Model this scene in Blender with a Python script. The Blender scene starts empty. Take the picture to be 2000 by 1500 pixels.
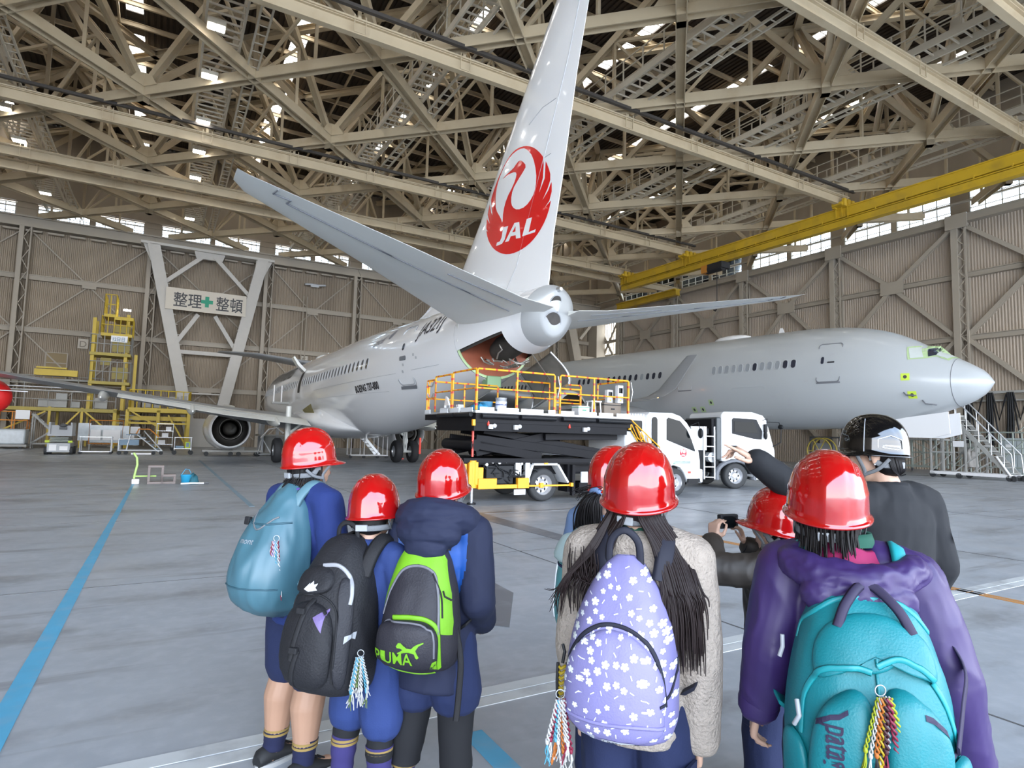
import bpy, bmesh, math, random
from math import sin, cos, pi, radians, sqrt, atan2
from mathutils import Vector, Matrix, noise
V = Vector
scene = bpy.context.scene
COL = scene.collection
random.seed(7)
WY = 0.52097            # yaw of the hangar axes against the view direction
EYE = 1.523

# ---------------------------------------------------------------- materials
MATS = {}
def mat(name, col, rough=0.5, metal=0.0, var=0.0, vscale=3.0, bump=0.0, bscale=40.0, spec=0.5, coat=0.0, dirt=None, dirt_amt=0.0, dscale=1.2, sheen=0.0, emit=None, estr=0.0, alpha=None, trans=0.0, stretch=None):
    if name in MATS: return MATS[name]
    m = bpy.data.materials.new(name); m.use_nodes = True
    nt = m.node_tree; N = nt.nodes; Lk = nt.links
    b = N['Principled BSDF']
    c = tuple(col) + (1.0,)
    b.inputs['Base Color'].default_value = c
    b.inputs['Roughness'].default_value = rough
    b.inputs['Metallic'].default_value = metal
    b.inputs['Specular IOR Level'].default_value = spec
    if coat: b.inputs['Coat Weight'].default_value = coat; b.inputs['Coat Roughness'].default_value = 0.03
    if sheen: b.inputs['Sheen Weight'].default_value = sheen; b.inputs['Sheen Roughness'].default_value = 0.6
    if emit: b.inputs['Emission Color'].default_value = tuple(emit) + (1,); b.inputs['Emission Strength'].default_value = estr
    if trans: b.inputs['Transmission Weight'].default_value = trans
    if var or bump or dirt:
        tc = N.new('ShaderNodeTexCoord')
        src = tc.outputs['Object']
        if stretch:
            mp = N.new('ShaderNodeMapping'); mp.inputs['Scale'].default_value = stretch
            Lk.new(src, mp.inputs['Vector']); src = mp.outputs['Vector']
    last = None
    if var:
        nz = N.new('ShaderNodeTexNoise'); nz.inputs['Scale'].default_value = vscale; nz.inputs['Detail'].default_value = 4
        Lk.new(src, nz.inputs['Vector'])
        mx = N.new('ShaderNodeMix'); mx.data_type = 'RGBA'
        mx.inputs['A'].default_value = tuple(max(0, x * (1 - var)) for x in col) + (1,)
        mx.inputs['B'].default_value = tuple(min(1, x * (1 + var)) for x in col) + (1,)
        Lk.new(nz.outputs['Fac'], mx.inputs['Factor']); last = mx.outputs['Result']
    if dirt:
        nz = N.new('ShaderNodeTexNoise'); nz.inputs['Scale'].default_value = dscale; nz.inputs['Detail'].default_value = 6
        Lk.new(src, nz.inputs['Vector'])
        rp = N.new('ShaderNodeValToRGB'); rp.color_ramp.elements[0].position = 0.5; rp.color_ramp.elements[1].position = 0.72
        Lk.new(nz.outputs['Fac'], rp.inputs['Fac'])
        ml = N.new('ShaderNodeMath'); ml.operation = 'MULTIPLY'; ml.inputs[1].default_value = dirt_amt
        Lk.new(rp.outputs['Color'], ml.inputs[0])
        mx = N.new('ShaderNodeMix'); mx.data_type = 'RGBA'
        if last: Lk.new(last, mx.inputs['A'])
        else: mx.inputs['A'].default_value = c
        mx.inputs['B'].default_value = tuple(dirt) + (1,)
        Lk.new(ml.outputs[0], mx.inputs['Factor']); last = mx.outputs['Result']
    if last: Lk.new(last, b.inputs['Base Color'])
    if bump:
        nz = N.new('ShaderNodeTexNoise'); nz.inputs['Scale'].default_value = bscale; nz.inputs['Detail'].default_value = 3
        Lk.new(src, nz.inputs['Vector'])
        bp = N.new('ShaderNodeBump'); bp.inputs['Strength'].default_value = bump; bp.inputs['Distance'].default_value = 0.01
        Lk.new(nz.outputs['Fac'], bp.inputs['Height']); Lk.new(bp.outputs['Normal'], b.inputs['Normal'])
    MATS[name] = m
    return m

def glass_mat(name, tint=(0.8, 0.85, 0.87), op=0.35):
    if name in MATS: return MATS[name]
    m = bpy.data.materials.new(name); m.use_nodes = True
    nt = m.node_tree; N = nt.nodes; Lk = nt.links
    N.remove(N['Principled BSDF'])
    tr = N.new('ShaderNodeBsdfTransparent'); tr.inputs['Color'].default_value = tuple(tint) + (1,)
    gl = N.new('ShaderNodeBsdfGlossy'); gl.inputs['Roughness'].default_value = 0.03
    fr = N.new('ShaderNodeFresnel'); fr.inputs['IOR'].default_value = 1.5
    mx = N.new('ShaderNodeMixShader')
    Lk.new(fr.outputs[0], mx.inputs[0]); Lk.new(tr.outputs[0], mx.inputs[1]); Lk.new(gl.outputs[0], mx.inputs[2])
    Lk.new(mx.outputs[0], N['Material Output'].inputs['Surface'])
    MATS[name] = m
    return m

# ---------------------------------------------------------------- mesh builder
class MB:
    def __init__(s): s.v = []; s.f = []; s.mi = []; s.sm = []; s.cm = 0; s.cs = False
    def mat(s, i): s.cm = i; return s
    def smooth(s, b=True): s.cs = b; return s
    def add(s, vs, fs, mi=None, sm=None):
        o = len(s.v); s.v += [tuple(p) for p in vs]
        s.f += [tuple(i + o for i in q) for q in fs]
        s.mi += [s.cm if mi is None else mi] * len(fs); s.sm += [s.cs if sm is None else sm] * len(fs)
        return s
    def box(s, c, d, rz=0.0, ry=0.0, rx=0.0, mi=None):
        x, y, z = d[0] / 2, d[1] / 2, d[2] / 2
        vs = [V((a, b, e)) for a in (-x, x) for b in (-y, y) for e in (-z, z)]
        if rx or ry or rz:
            M = Matrix.Rotation(rz, 3, 'Z') @ Matrix.Rotation(ry, 3, 'Y') @ Matrix.Rotation(rx, 3, 'X')
            vs = [M @ p for p in vs]
        c = V(c)
        return s.add([p + c for p in vs], [(0, 1, 3, 2), (4, 6, 7, 5), (0, 4, 5, 1), (2, 3, 7, 6), (0, 2, 6, 4), (1, 5, 7, 3)], mi, False)
    def b2(s, a, b, mi=None):
        return s.box([(a[i] + b[i]) / 2 for i in range(3)], [abs(b[i] - a[i]) for i in range(3)], mi=mi)
    def frame(s, p, q, up=(0, 0, 1)):
        d = (V(q) - V(p)); L = d.length; d = d / (L or 1)
        u = V(up)
        if abs(d.dot(u)) > 0.97: u = V((0, 1, 0)) if abs(d.y) < .9 else V((1, 0, 0))
        sx = d.cross(u).normalized(); uz = sx.cross(d).normalized()
        return d, sx, uz, L
    def bar(s, p, q, w, h=None, up=(0, 0, 1), mi=None):
        h = w if h is None else h
        d, sx, uz, L = s.frame(p, q, up); p = V(p); q = V(q)
        vs = [a + sx * i * w / 2 + uz * j * h / 2 for a in (p, q) for i, j in ((-1, -1), (1, -1), (1, 1), (-1, 1))]
        return s.add(vs, [(0, 3, 2, 1), (4, 5, 6, 7), (0, 1, 5, 4), (1, 2, 6, 5), (2, 3, 7, 6), (3, 0, 4, 7)], mi, False)
    def hbeam(s, p, q, w, h, t=0.03, up=(0, 0, 1), flat=False, mi=None):
        # two flanges and a web; flat: flanges stand upright and the web lies level
        d, sx, uz, L = s.frame(p, q, up); p = V(p); q = V(q)
        if flat: sx, uz, w, h = uz, sx, h, w
        for k in (-1, 1):
            o = uz * k * (h - t) / 2
            s.bar(p + o, q + o, w, t, uz, mi)
        s.bar(p, q, t, h - 2 * t, uz, mi)
        return s
    def tube(s, path, r, n=8, cap=True, mi=None, closed=False, sm=True):
        P = [V(p) for p in path]; m = len(P)
        R = r if isinstance(r, (list, tuple)) else [r] * m
        vs = []; ref = None
        for i, p in enumerate(P):
            if closed: d = P[(i + 1) % m] - P[i - 1]
            else: d = P[min(i + 1, m - 1)] - P[max(i - 1, 0)]
            d.normalize()
            if ref is None:
                ref = V((0, 0, 1)) if abs(d.z) < .9 else V((1, 0, 0))
            sx = d.cross(ref)
            if sx.length < 1e-6: sx = d.cross(V((.3, .5, .8)))
            sx.normalize(); ref = sx.cross(d).normalized()
            for k in range(n):
                a = 2 * pi * k / n
                vs.append(p + (sx * cos(a) + ref * sin(a)) * R[i])
        fs = []
        for i in range(m if closed else m - 1):
            j = (i + 1) % m
            for k in range(n): fs.append((i * n + k, i * n + (k + 1) % n, j * n + (k + 1) % n, j * n + k))
        s.add(vs, fs, mi, sm)
        if cap and not closed:
            s.add(vs[:n], [tuple(range(n))[::-1]], mi, False); s.add(vs[-n:], [tuple(range(n))], mi, False)
        return s
    def cyl(s, p, q, r, n=16, r2=None, mi=None, sm=True):
        return s.tube([p, q], [r, r if r2 is None else r2], n, True, mi, sm=sm)
    def loft(s, rings, cap=True, closed=True, mi=None, sm=True):
        n = len(rings[0]); vs = [p for r in rings for p in r]; fs = []
        for i in range(len(rings) - 1):
            for k in range(n if closed else n - 1):
                fs.append((i * n + k, i * n + (k + 1) % n, (i + 1) * n + (k + 1) % n, (i + 1) * n + k))
        s.add(vs, fs, mi, sm)
        if cap and closed:
            s.add(rings[0], [tuple(range(n))[::-1]], mi, False); s.add(rings[-1], [tuple(range(n))], mi, False)
        return s
    def lathe(s, prof, c=(0, 0, 0), axis='Z', n=24, mi=None, sm=True):
        c = V(c); rings = []
        for r, h in prof:
            ring = []
            for k in range(n):
                a = 2 * pi * k / n
                if axis == 'Z': ring.append(c + V((r * cos(a), r * sin(a), h)))
                elif axis == 'X': ring.append(c + V((h, r * cos(a), r * sin(a))))
                else: ring.append(c + V((r * sin(a), h, r * cos(a))))
            rings.append(ring)
        return s.loft(rings, cap=False, mi=mi, sm=sm)
    def ell(s, c, r, n=16, m=10, M=None, mi=None, sm=True):
        c = V(c); r = (r, r, r) if not hasattr(r, '__len__') else r
        rings = []
        for i in range(m + 1):
            t = pi * i / m
            ring = []
            for k in range(n):
                a = 2 * pi * k / n
                p = V((r[0] * sin(t) * cos(a), r[1] * sin(t) * sin(a), -r[2] * cos(t)))
                ring.append(c + (M @ p if M else p))
            rings.append(ring)
        return s.loft(rings, cap=False, mi=mi, sm=sm)
    def prism(s, poly, o, ux, uy, th, mi=None):
        # polygon in the plane (ux, uy) at o, thickened along ux x uy
        o = V(o); ux = V(ux); uy = V(uy); nn = ux.cross(uy).normalized()
        a = [o + ux * x + uy * y for x, y in poly]; b = [p + nn * th for p in a]; n = len(a)
        return s.add(a + b, [tuple(range(n))[::-1], tuple(range(n, 2 * n))] + [(i, (i + 1) % n, n + (i + 1) % n, n + i) for i in range(n)], mi, False)
    def quad(s, a, b, c, d, mi=None): return s.add([a, b, c, d], [(0, 1, 2, 3)], mi, False)
    def xf(s, M):
        s.v = [tuple(M @ V(p)) for p in s.v]; return s
    def build(s, name, mats, parent=None, loc=None, rz=None, bevel=0, sub=0, weld=False, fix=True):
        me = bpy.data.meshes.new(name)
        me.from_pydata(s.v, [], s.f)
        for m in (mats if isinstance(mats, (list, tuple)) else [mats]): me.materials.append(m)
        me.polygons.foreach_set('material_index', s.mi)
        me.polygons.foreach_set('use_smooth', s.sm)
        if fix or weld:
            bm = bmesh.new(); bm.from_mesh(me)
            if weld: bmesh.ops.remove_doubles(bm, verts=bm.verts, dist=weld if weld is not True else 1e-4)
            bmesh.ops.recalc_face_normals(bm, faces=bm.faces)
            bm.to_mesh(me); bm.free()
        me.update()
        o = bpy.data.objects.new(name, me); COL.objects.link(o)
        if parent is not None: o.parent = parent
        if loc is not None: o.location = loc
        if rz is not None: o.rotation_euler = (0, 0, rz)
        if bevel:
            md = o.modifiers.new('bevel', 'BEVEL'); md.width = bevel; md.segments = 2; md.limit_method = 'ANGLE'; md.angle_limit = radians(40)
        if sub:
            md = o.modifiers.new('sub', 'SUBSURF'); md.levels = sub; md.render_levels = sub
        return o

def tag(o, label=None, cat=None, group=None, kind=None):
    if label: o['label'] = label
    if cat: o['category'] = cat
    if group: o['group'] = group
    if kind: o['kind'] = kind
    return o
def thing(name, label, cat, loc=(0, 0, 0), rz=0.0, group=None):
    o = bpy.data.objects.new(name, None); COL.objects.link(o)
    o.empty_display_size = 0.2
    o.location = loc; o.rotation_euler = (0, 0, rz)
    return tag(o, label, cat, group)
def struct(mb, name, mats, **k):
    return tag(mb.build(name, mats, rz=WY, **k), kind='structure')
def copy_tree(o, parent=None):
    kids = [c for c in bpy.data.objects if c.parent == o]
    c = o.copy(); COL.objects.link(c); c.parent = parent
    for ch in kids: copy_tree(ch, c)
    return c
def hang(d1, d2, z=0.0):       # hangar axes -> world
    return V((d1 * cos(WY) - d2 * sin(WY), d1 * sin(WY) + d2 * cos(WY), z))
def interp(tab, x):
    if x <= tab[0][0]: return tab[0][1:]
    for a, b in zip(tab, tab[1:]):
        if x <= b[0]:
            t = (x - a[0]) / (b[0] - a[0])
            return tuple(p + (q - p) * t for p, q in zip(a[1:], b[1:]))
    return tab[-1][1:]
def smooth_tab(tab, x):        # Catmull-Rom through the table
    n = len(tab)
    if x <= tab[0][0]: return tab[0][1:]
    if x >= tab[-1][0]: return tab[-1][1:]
    for i in range(n - 1):
        if x <= tab[i + 1][0]:
            p1, p2 = tab[i], tab[i + 1]; p0 = tab[max(i - 1, 0)]; p3 = tab[min(i + 2, n - 1)]
            h = p2[0] - p1[0]; t = (x - p1[0]) / h; out = []
            for k in range(1, len(p1)):
                m1 = (p2[k] - p0[k]) / ((p2[0] - p0[0]) or 1) * h; m2 = (p3[k] - p1[k]) / ((p3[0] - p1[0]) or 1) * h
                out.append((2 * t**3 - 3 * t**2 + 1) * p1[k] + (t**3 - 2 * t**2 + t) * m1 + (-2 * t**3 + 3 * t**2) * p2[k] + (t**3 - t**2) * m2)
            return tuple(out)
def text_polys(txt, size=1.0, bold=0.0, shear=0.0, sx=1.0, align='LEFT'):
    # triangles of the lettering in its own plane (built-in font)
    cu = bpy.data.curves.new('lettering', 'FONT'); cu.body = txt; cu.size = size; cu.offset = bold; cu.shear = shear
    cu.align_x = align; cu.resolution_u = 3; cu.fill_mode = 'FRONT'
    o = bpy.data.objects.new('lettering', cu); COL.objects.link(o)
    dg = bpy.context.evaluated_depsgraph_get(); dg.update()
    me = bpy.data.meshes.new_from_object(o.evaluated_get(dg))
    vs = [(v.co.x * sx, v.co.y) for v in me.vertices]; fs = [tuple(p.vertices) for p in me.polygons]
    bpy.data.objects.remove(o); bpy.data.curves.remove(cu); bpy.data.meshes.remove(me)
    return vs, fs
def poly_tris(loops):          # list of (outer, holes...) loops in 2D -> verts, tris
    from mathutils.geometry import tessellate_polygon
    pts = [V((x, y, 0)) for lp in loops for x, y in lp]
    return [(p.x, p.y) for p in pts], [tuple(t) for t in tessellate_polygon([[V((x, y, 0)) for x, y in lp] for lp in loops])]
def decal(name, vs, fs, fn, m, parent, maxlen=None):
    # flat lettering or marks wrapped onto a surface: fn(x, y) -> point
    bm = bmesh.new(); bv = [bm.verts.new((x, y, 0)) for x, y in vs]
    for f in fs:
        try: bm.faces.new([bv[i] for i in f])
        except ValueError: pass
    if maxlen:
        for _ in range(5):
            e = [e for e in bm.edges if e.calc_length() > maxlen]
            if not e: break
            bmesh.ops.subdivide_edges(bm, edges=e, cuts=1); bmesh.ops.triangulate(bm, faces=bm.faces)
    for v in bm.verts: v.co = fn(v.co.x, v.co.y)
    me = bpy.data.meshes.new(name); bm.to_mesh(me); bm.free()
    me.materials.append(m)
    o = bpy.data.objects.new(name, me); COL.objects.link(o); o.parent = parent
    return o
def ease(a, b, t): return a + (b - a) * t
def mesh_from_mods(o):         # bake modifiers of o into a plain mesh
    dg = bpy.context.evaluated_depsgraph_get(); dg.update()
    me = bpy.data.meshes.new_from_object(o.evaluated_get(dg))
    old = o.data; o.modifiers.clear(); o.data = me; bpy.data.meshes.remove(old)
    return o
# ================================================================ materials of the hall
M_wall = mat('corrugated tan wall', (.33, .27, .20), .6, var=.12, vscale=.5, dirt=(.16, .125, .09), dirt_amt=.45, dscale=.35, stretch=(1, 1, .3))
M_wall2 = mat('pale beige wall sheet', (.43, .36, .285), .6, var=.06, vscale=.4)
M_steel = mat('painted beige steel', (.50, .405, .265), .55, var=.1, vscale=.9, dirt=(.34, .23, .12), dirt_amt=.35, dscale=1.1)
M_steelw = mat('painted grey beige wall steel', (.38, .335, .27), .55, var=.07, vscale=1.0)
M_steelg = mat('pale grey column steel', (.52, .50, .46), .5, var=.05)
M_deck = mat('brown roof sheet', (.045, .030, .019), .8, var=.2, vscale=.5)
M_yel = mat('crane yellow paint', (.60, .38, .022), .45, var=.1, vscale=1.5, dirt=(.3, .2, .04), dirt_amt=.4)
M_dark = mat('black rubber and iron', (.018, .018, .02), .6, var=.2)
M_darkb = mat('dark cable tray', (.05, .042, .035), .7)
M_glass = glass_mat('window glass')
M_blue = mat('blue floor paint', (.075, .36, .56), .45, var=.12, vscale=6, dirt=(.32, .36, .4), dirt_amt=.35, dscale=5)
M_blue2 = mat('worn blue floor paint', (.17, .27, .34), .45, var=.12, vscale=6, dirt=(.3, .31, .33), dirt_amt=.8, dscale=2.5)
M_white = mat('worn white floor paint', (.55, .57, .57), .5, var=.1, vscale=6, dirt=(.27, .28, .29), dirt_amt=.75, dscale=3.5)
M_orange = mat('worn orange floor paint', (.50, .23, .06), .5, var=.2, vscale=8, dirt=(.22, .15, .11), dirt_amt=.7, dscale=4)
M_patch = mat('dark floor patch', (.13, .14, .155), .35, var=.15, vscale=3, dirt=(.27, .28, .3), dirt_amt=.6, dscale=4)
M_rooflight = mat('self-glowing roof light sheet', (.9, .9, .88), .5, emit=(1, .985, .95), estr=5)  # opaque panes emit by themselves, standing in for daylight to brighten the hall
M_lampw = mat('lit floodlight panel', (1, 1, 1), .4, emit=(1, .98, .95), estr=14)
M_tar = mat('tar joint', (.10, .10, .10), .6)

def floor_mat():
    m = bpy.data.materials.new('polished concrete'); m.use_nodes = True
    nt = m.node_tree; N = nt.nodes; Lk = nt.links; b = N['Principled BSDF']
    tc = N.new('ShaderNodeTexCoord')
    def noise_(scale, detail, sc=(1, 1, 1), rough=.55):
        mp = N.new('ShaderNodeMapping'); mp.inputs['Scale'].default_value = sc
        Lk.new(tc.outputs['Object'], mp.inputs['Vector'])
        n = N.new('ShaderNodeTexNoise'); n.inputs['Scale'].default_value = scale; n.inputs['Detail'].default_value = detail; n.inputs['Roughness'].default_value = rough
        Lk.new(mp.outputs[0], n.inputs['Vector']); return n.outputs['Fac']
    def ramp(src, stops):
        r = N.new('ShaderNodeValToRGB'); e = r.color_ramp.elements
        e[0].position, e[0].color = stops[0][0], (stops[0][1],) * 3 + (1,) if not isinstance(stops[0][1], tuple) else stops[0][1] + (1,)
        e[1].position, e[1].color = stops[1][0], (stops[1][1],) * 3 + (1,) if not isinstance(stops[1][1], tuple) else stops[1][1] + (1,)
        Lk.new(src, r.inputs['Fac']); return r.outputs['Color']
    def mixc(fac, a, bb):
        x = N.new('ShaderNodeMix'); x.data_type = 'RGBA'
        Lk.new(fac, x.inputs['Factor'])
        for s, k in ((a, 'A'), (bb, 'B')):
            if isinstance(s, tuple): x.inputs[k].default_value = s + (1,)
            else: Lk.new(s, x.inputs[k])
        return x.outputs['Result']
    base = mixc(noise_(.9, 6, (1, 1, 1), .62), (.24, .262, .285), (.41, .435, .465))
    st = ramp(noise_(.55, 5, (1, 2.2, 1), .6), [(.53, 0.0), (.66, .62)])
    c1 = mixc(st, base, (.155, .155, .152))
    fine = ramp(noise_(9, 4), [(.45, 0.0), (.75, .3)])
    c2 = mixc(fine, c1, (.48, .50, .53))
    stk = ramp(noise_(1.3, 4, (.28, 2.6, 1)), [(.6, 0.0), (.68, .6)])
    c3 = mixc(stk, c2, (.17, .17, .17))
    Lk.new(c3, b.inputs['Base Color'])
    rg = ramp(noise_(1.1, 4), [(.35, .30), (.7, .52)])
    Lk.new(rg, b.inputs['Roughness'])
    bp = N.new('ShaderNodeBump'); bp.inputs['Strength'].default_value = .12; bp.inputs['Distance'].default_value = .004
    Lk.new(noise_(14, 4), bp.inputs['Height']); Lk.new(bp.outputs[0], b.inputs['Normal'])
    return m
M_floor = floor_mat()
M_apron = mat('sunlit concrete apron', (.5, .49, .47), .8, var=.08, vscale=.2)

LW, RW, LS, FR = 55.0, 42.6, -34.0, -13.0      # far wall, right wall, left side wall, open front
TOPZ = 23.6
# ---------------------------------------------------------------- floor and its painted lines
f = MB(); f.b2((LS - .5, FR, -.3), (RW + .5, LW + .5, 0)); floor = struct(f, 'floor', M_floor)
ap = MB(); ap.b2((-160, -170, -.34), (160, FR - .01, -.03)); struct(ap, 'floor_apron', M_apron)
def mark(poly, m, z=.004):
    b = MB(); n = len(poly)
    b.prism(poly, (0, 0, z - .006), (1, 0, 0), (0, 1, 0), .006)
    o = b.build('floor_marking', m, parent=floor); return tag(o, kind='structure')
mark([(-.73, -6), (-.58, -6), (-.50, 19.0), (-.56, 19.0)], M_blue)
mark([(1.42, 1.9), (1.53, 1.9), (1.535, 2.9), (1.425, 2.9)], M_blue)
mark([(1.60, 13.0), (1.70, 13.0), (1.70, 32), (1.60, 32)], M_blue2)
mark([(-9, 3.14), (42, 3.14), (42, 3.24), (-9, 3.24)], M_white)
mark([(-9, 3.255), (42, 3.255), (42, 3.36), (-9, 3.36)], M_white)
mark([(7.36, -8), (7.43, -8), (7.5, 9.5), (7.43, 9.5)], M_orange)
mark([(7.46, -8), (7.50, -8), (7.57, 9.5), (7.53, 9.5)], M_orange)
mark([(2.5, 4.3), (3.06, 5.2), (3.12, 6.5), (2.75, 6.3), (2.72, 5.4), (2.2, 4.6)], M_patch)
mark([(5.0, 12.6), (5.5, 12.6), (5.5, 7.0), (5.2, 7.0)], M_patch)
mark([(5.5, 10.55), (20, 10.55), (20, 10.7), (5.5, 10.7)], M_patch)
for y in (-5.2, 0.2, 7.0, 11.6, 16.4, 21.2, 26, 31, 36, 41): mark([(LS, y), (RW, y), (RW, y + .015), (LS, y + .015)], M_tar, .003)
for x in (-18, -12.2, -6.4, 4.2, 10.2, 16, 22, 28, 34): mark([(x, FR), (x + .015, FR), (x + .015, LW), (x, LW)], M_tar, .003)

# ---------------------------------------------------------------- far (left-hand) corrugated wall
def corrugated(y, x0, x1, z0, z1, pitch, depth, sgn, axis=0):
    b = MB(); n = int((x1 - x0) / pitch); pr = []
    for i in range(n):
        a = x0 + i * pitch
        pr += [(a, 0), (a + .32 * pitch, 0), (a + .5 * pitch, depth), (a + .82 * pitch, depth)]
    pr.append((x1, 0)); pr += [(x1, .35), (x0, .35)]
    poly = [(p[0], p[1] * sgn) for p in pr]
    vs = []
    for z in (z0, z1):
        for px, d in poly: vs.append((px, y + d, z) if axis == 0 else (y + d, px, z))
    n = len(poly)
    fs = [(i, (i + 1) % n, n + (i + 1) % n, n + i) for i in range(n)]
    b.add(vs, fs); return b
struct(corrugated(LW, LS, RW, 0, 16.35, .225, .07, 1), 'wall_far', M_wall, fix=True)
wu = MB(); wu.b2((LS, LW, 17.45), (RW, LW + .35, TOPZ)); struct(wu, 'wall_far_upper', M_wall)
g = MB()
g.b2((LS, LW - .55, 15.62), (RW, LW, 16.25)); g.b2((LS, LW - .75, 16.25), (RW, LW, 16.36)); g.b2((LS, LW - .75, 15.55), (RW, LW, 15.63))
for i in range(60): g.b2((LS + i * 1.3, LW - .5, 15.28), (LS + i * 1.3 + .95, LW - .1, 15.4))
struct(g, 'trim_1', M_steelw)
g = MB()
for z in (12.0, 8.2, 4.5):
    g.b2((LS, LW - .32, z - .17), (RW, LW - .02, z + .17)); g.b2((LS, LW - .40, z + .15), (RW, LW - .02, z + .2))
struct(g, 'trim_2', M_steelw)
posts = [-33.4, -25.4, -17.4, -9.4, -1.5, 7.0, 14.6, 22.6, 30.6, 36.4]
for x in posts:
    b = MB(); b.b2((x - .22, LW - .75, 0), (x + .06, LW, 15.6))
    b.b2((x + .42, LW - .6, 0), (x + .50, LW - .06, 15.6)); b.b2((x + .42, LW - .7, 0), (x + .50, LW - .62, 15.6))
    z = .4; s = 1
    while z < 15:
        b.bar((x + .05, LW - .6, z), (x + .45, LW - .6, z + .8), .07, .05); b.bar((x + .45, LW - .6, z + .8), (x + .05, LW - .6, z + 1.6), .07, .05); z += 1.6
    struct(b, 'trim_post', M_steelw)
b = MB()
for x0, x1 in zip(posts, posts[1:]):
    c = (x0 + x1) / 2 + .15; a0 = x0 + .5; a1 = x1 - .25
    for za, zb, zm in ((15.3, 8.35, 12), (8.0, .6, 4.5)):
        for p, q in (((a0, za), (a1, zb)), ((a1, za), (a0, zb))): b.bar((p[0], LW - .12, p[1]), (q[0], LW - .12, q[1]), .09, .09)
        b.b2((c - .45, LW - .36, zm - .38), (c + .45, LW - .30, zm - .18))
struct(b, 'trim_3', M_steelw)
# clerestory windows of the far wall
wn = [0]
def window(x0, x1, z0, z1, y, axis, nx, zbars, ins=.1):
    wn[0] += 1
    fr = MB(); t = .05
    P = (lambda x, d, z: (x, y + d, z)) if axis == 0 else (lambda x, d, z: (y + d, x, z))
    def bx(xa, xb, za, zb, d0, d1): fr.b2(P(xa, d0, za), P(xb, d1, zb))
    bx(x0, x1, z0, z0 + t, 0, .12); bx(x0, x1, z1 - t, z1, 0, .12); bx(x0, x0 + t, z0, z1, 0, .12); bx(x1 - t, x1, z0, z1, 0, .12)
    for i in range(1, nx): xx = x0 + (x1 - x0) * i / nx; bx(xx - .025, xx + .025, z0, z1, .02, .1)
    for z in zbars: bx(x0, x1, z - .02, z + .02, .02, .1)
    o = fr.build('window_%d' % wn[0], M_steelw, rz=WY); tag(o, kind='structure')
    gl = MB(); gl.b2(P(x0 + t, .055, z0 + t), P(x1 - t, .065, z1 - t)); gl.build('window_pane', M_glass, parent=o)
    return o
b = MB()
for x0, x1 in zip(posts, posts[1:]):
    w = (x1 - x0 - 1.5) / 2
    xa = [x0 + .6, x0 + .6 + w, x1 - .6 - w, x1 - .6]
    window(xa[0], xa[1], 16.4, 17.4, LW + .05, 0, 5, (16.75, 17.1)); window(xa[2], xa[3], 16.4, 17.4, LW + .05, 0, 5, (16.75, 17.1))
    b.b2((x0, LW, 16.3), (xa[0], LW + .35, 17.5)); b.b2((xa[1], LW, 16.3), (xa[2], LW + .35, 17.5)); b.b2((xa[3], LW, 16.3), (x1, LW + .35, 17.5))
b.b2((posts[-1], LW, 16.3), (RW, LW + .35, 17.5)); b.b2((LS, LW, 16.3), (posts[0], LW + .35, 17.5))
b.b2((LS, LW - .5, 16.95), (RW, LW - .42, 17.02)); b.b2((LS, LW - .5, 17.4), (RW, LW - .42, 17.47))
for i in range(40): b.b2((LS + i * 2, LW - .5, 16.3), (LS + i * 2 + .05, LW - .45, 17.5))
struct(b, 'wall_far_piers', M_wall)

# ---------------------------------------------------------------- right wall
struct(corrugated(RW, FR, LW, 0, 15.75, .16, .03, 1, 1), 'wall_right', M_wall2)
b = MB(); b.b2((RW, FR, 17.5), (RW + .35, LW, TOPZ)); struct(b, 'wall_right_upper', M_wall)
rp = [2.1, 10.2, 18.3, 26.3, 34.4, 42.4, 50.6]
g = MB(); g.b2((RW - .45, FR, 15.4), (RW - .35, LW, 15.8)); g.b2((RW - .5, FR, 15.75), (RW + .3, LW, 15.86)); g.b2((RW - .5, FR, 15.36), (RW, LW, 15.44))
for z in (12.05, 8.15, 4.45): g.hbeam((RW - .2, FR, z), (RW - .2, LW, z), .3, .34, .04)
g.b2((RW - .4, FR, 16.6), (RW - .25, LW, 16.72))
struct(g, 'trim_4', M_steelw)
for y in rp:
    b = MB(); b.b2((RW - .55, y - .02, 0), (RW, y + .34, 15.5))
    b.b2((RW - .5, y - .46, 0), (RW - .42, y - .36, 15.5)); b.b2((RW - .2, y - .46, 0), (RW - .05, y - .36, 15.5))
    z = .3
    while z < 15:
        b.bar((RW - .45, y, z), (RW - .45, y - .42, z + .5), .06, .05); b.bar((RW - .45, y - .42, z + .5), (RW - .45, y, z + 1.0), .06, .05); z += 1.0
    b.b2((RW - .62, y - .6, 15.0), (RW - .5, y + .6, 15.9))
    struct(b, 'trim_post', M_steelw)
b = MB()
allp = [-6.0] + rp
for y0, y1 in zip(allp, allp[1:]):
    c = (y0 + y1) / 2
    for (p, q) in (((y0 + .25, 15.2), (c, 12.05)), ((y1 - .3, 15.2), (c, 12.05)), ((y0 + .25, 8.2), (c, 12.05)), ((y1 - .3, 8.2), (c, 12.05)), ((y0 + .25, 8.1), (c, 4.45)), ((y1 - .3, 8.1), (c, 4.45)), ((y0 + .25, .6), (c, 4.45)), ((y1 - .3, .6), (c, 4.45))):
        b.hbeam((RW - .3, p[0], p[1]), (RW - .3, q[0], q[1]), .24, .24, .035, up=(1, 0, 0))
    for z in (12.05, 4.45): b.b2((RW - .46, c - .75, z - .42), (RW - .42, c + .75, z + .42))
struct(b, 'trim_5', M_steelw)
b = MB(); full = [FR, -6.0] + rp
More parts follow.
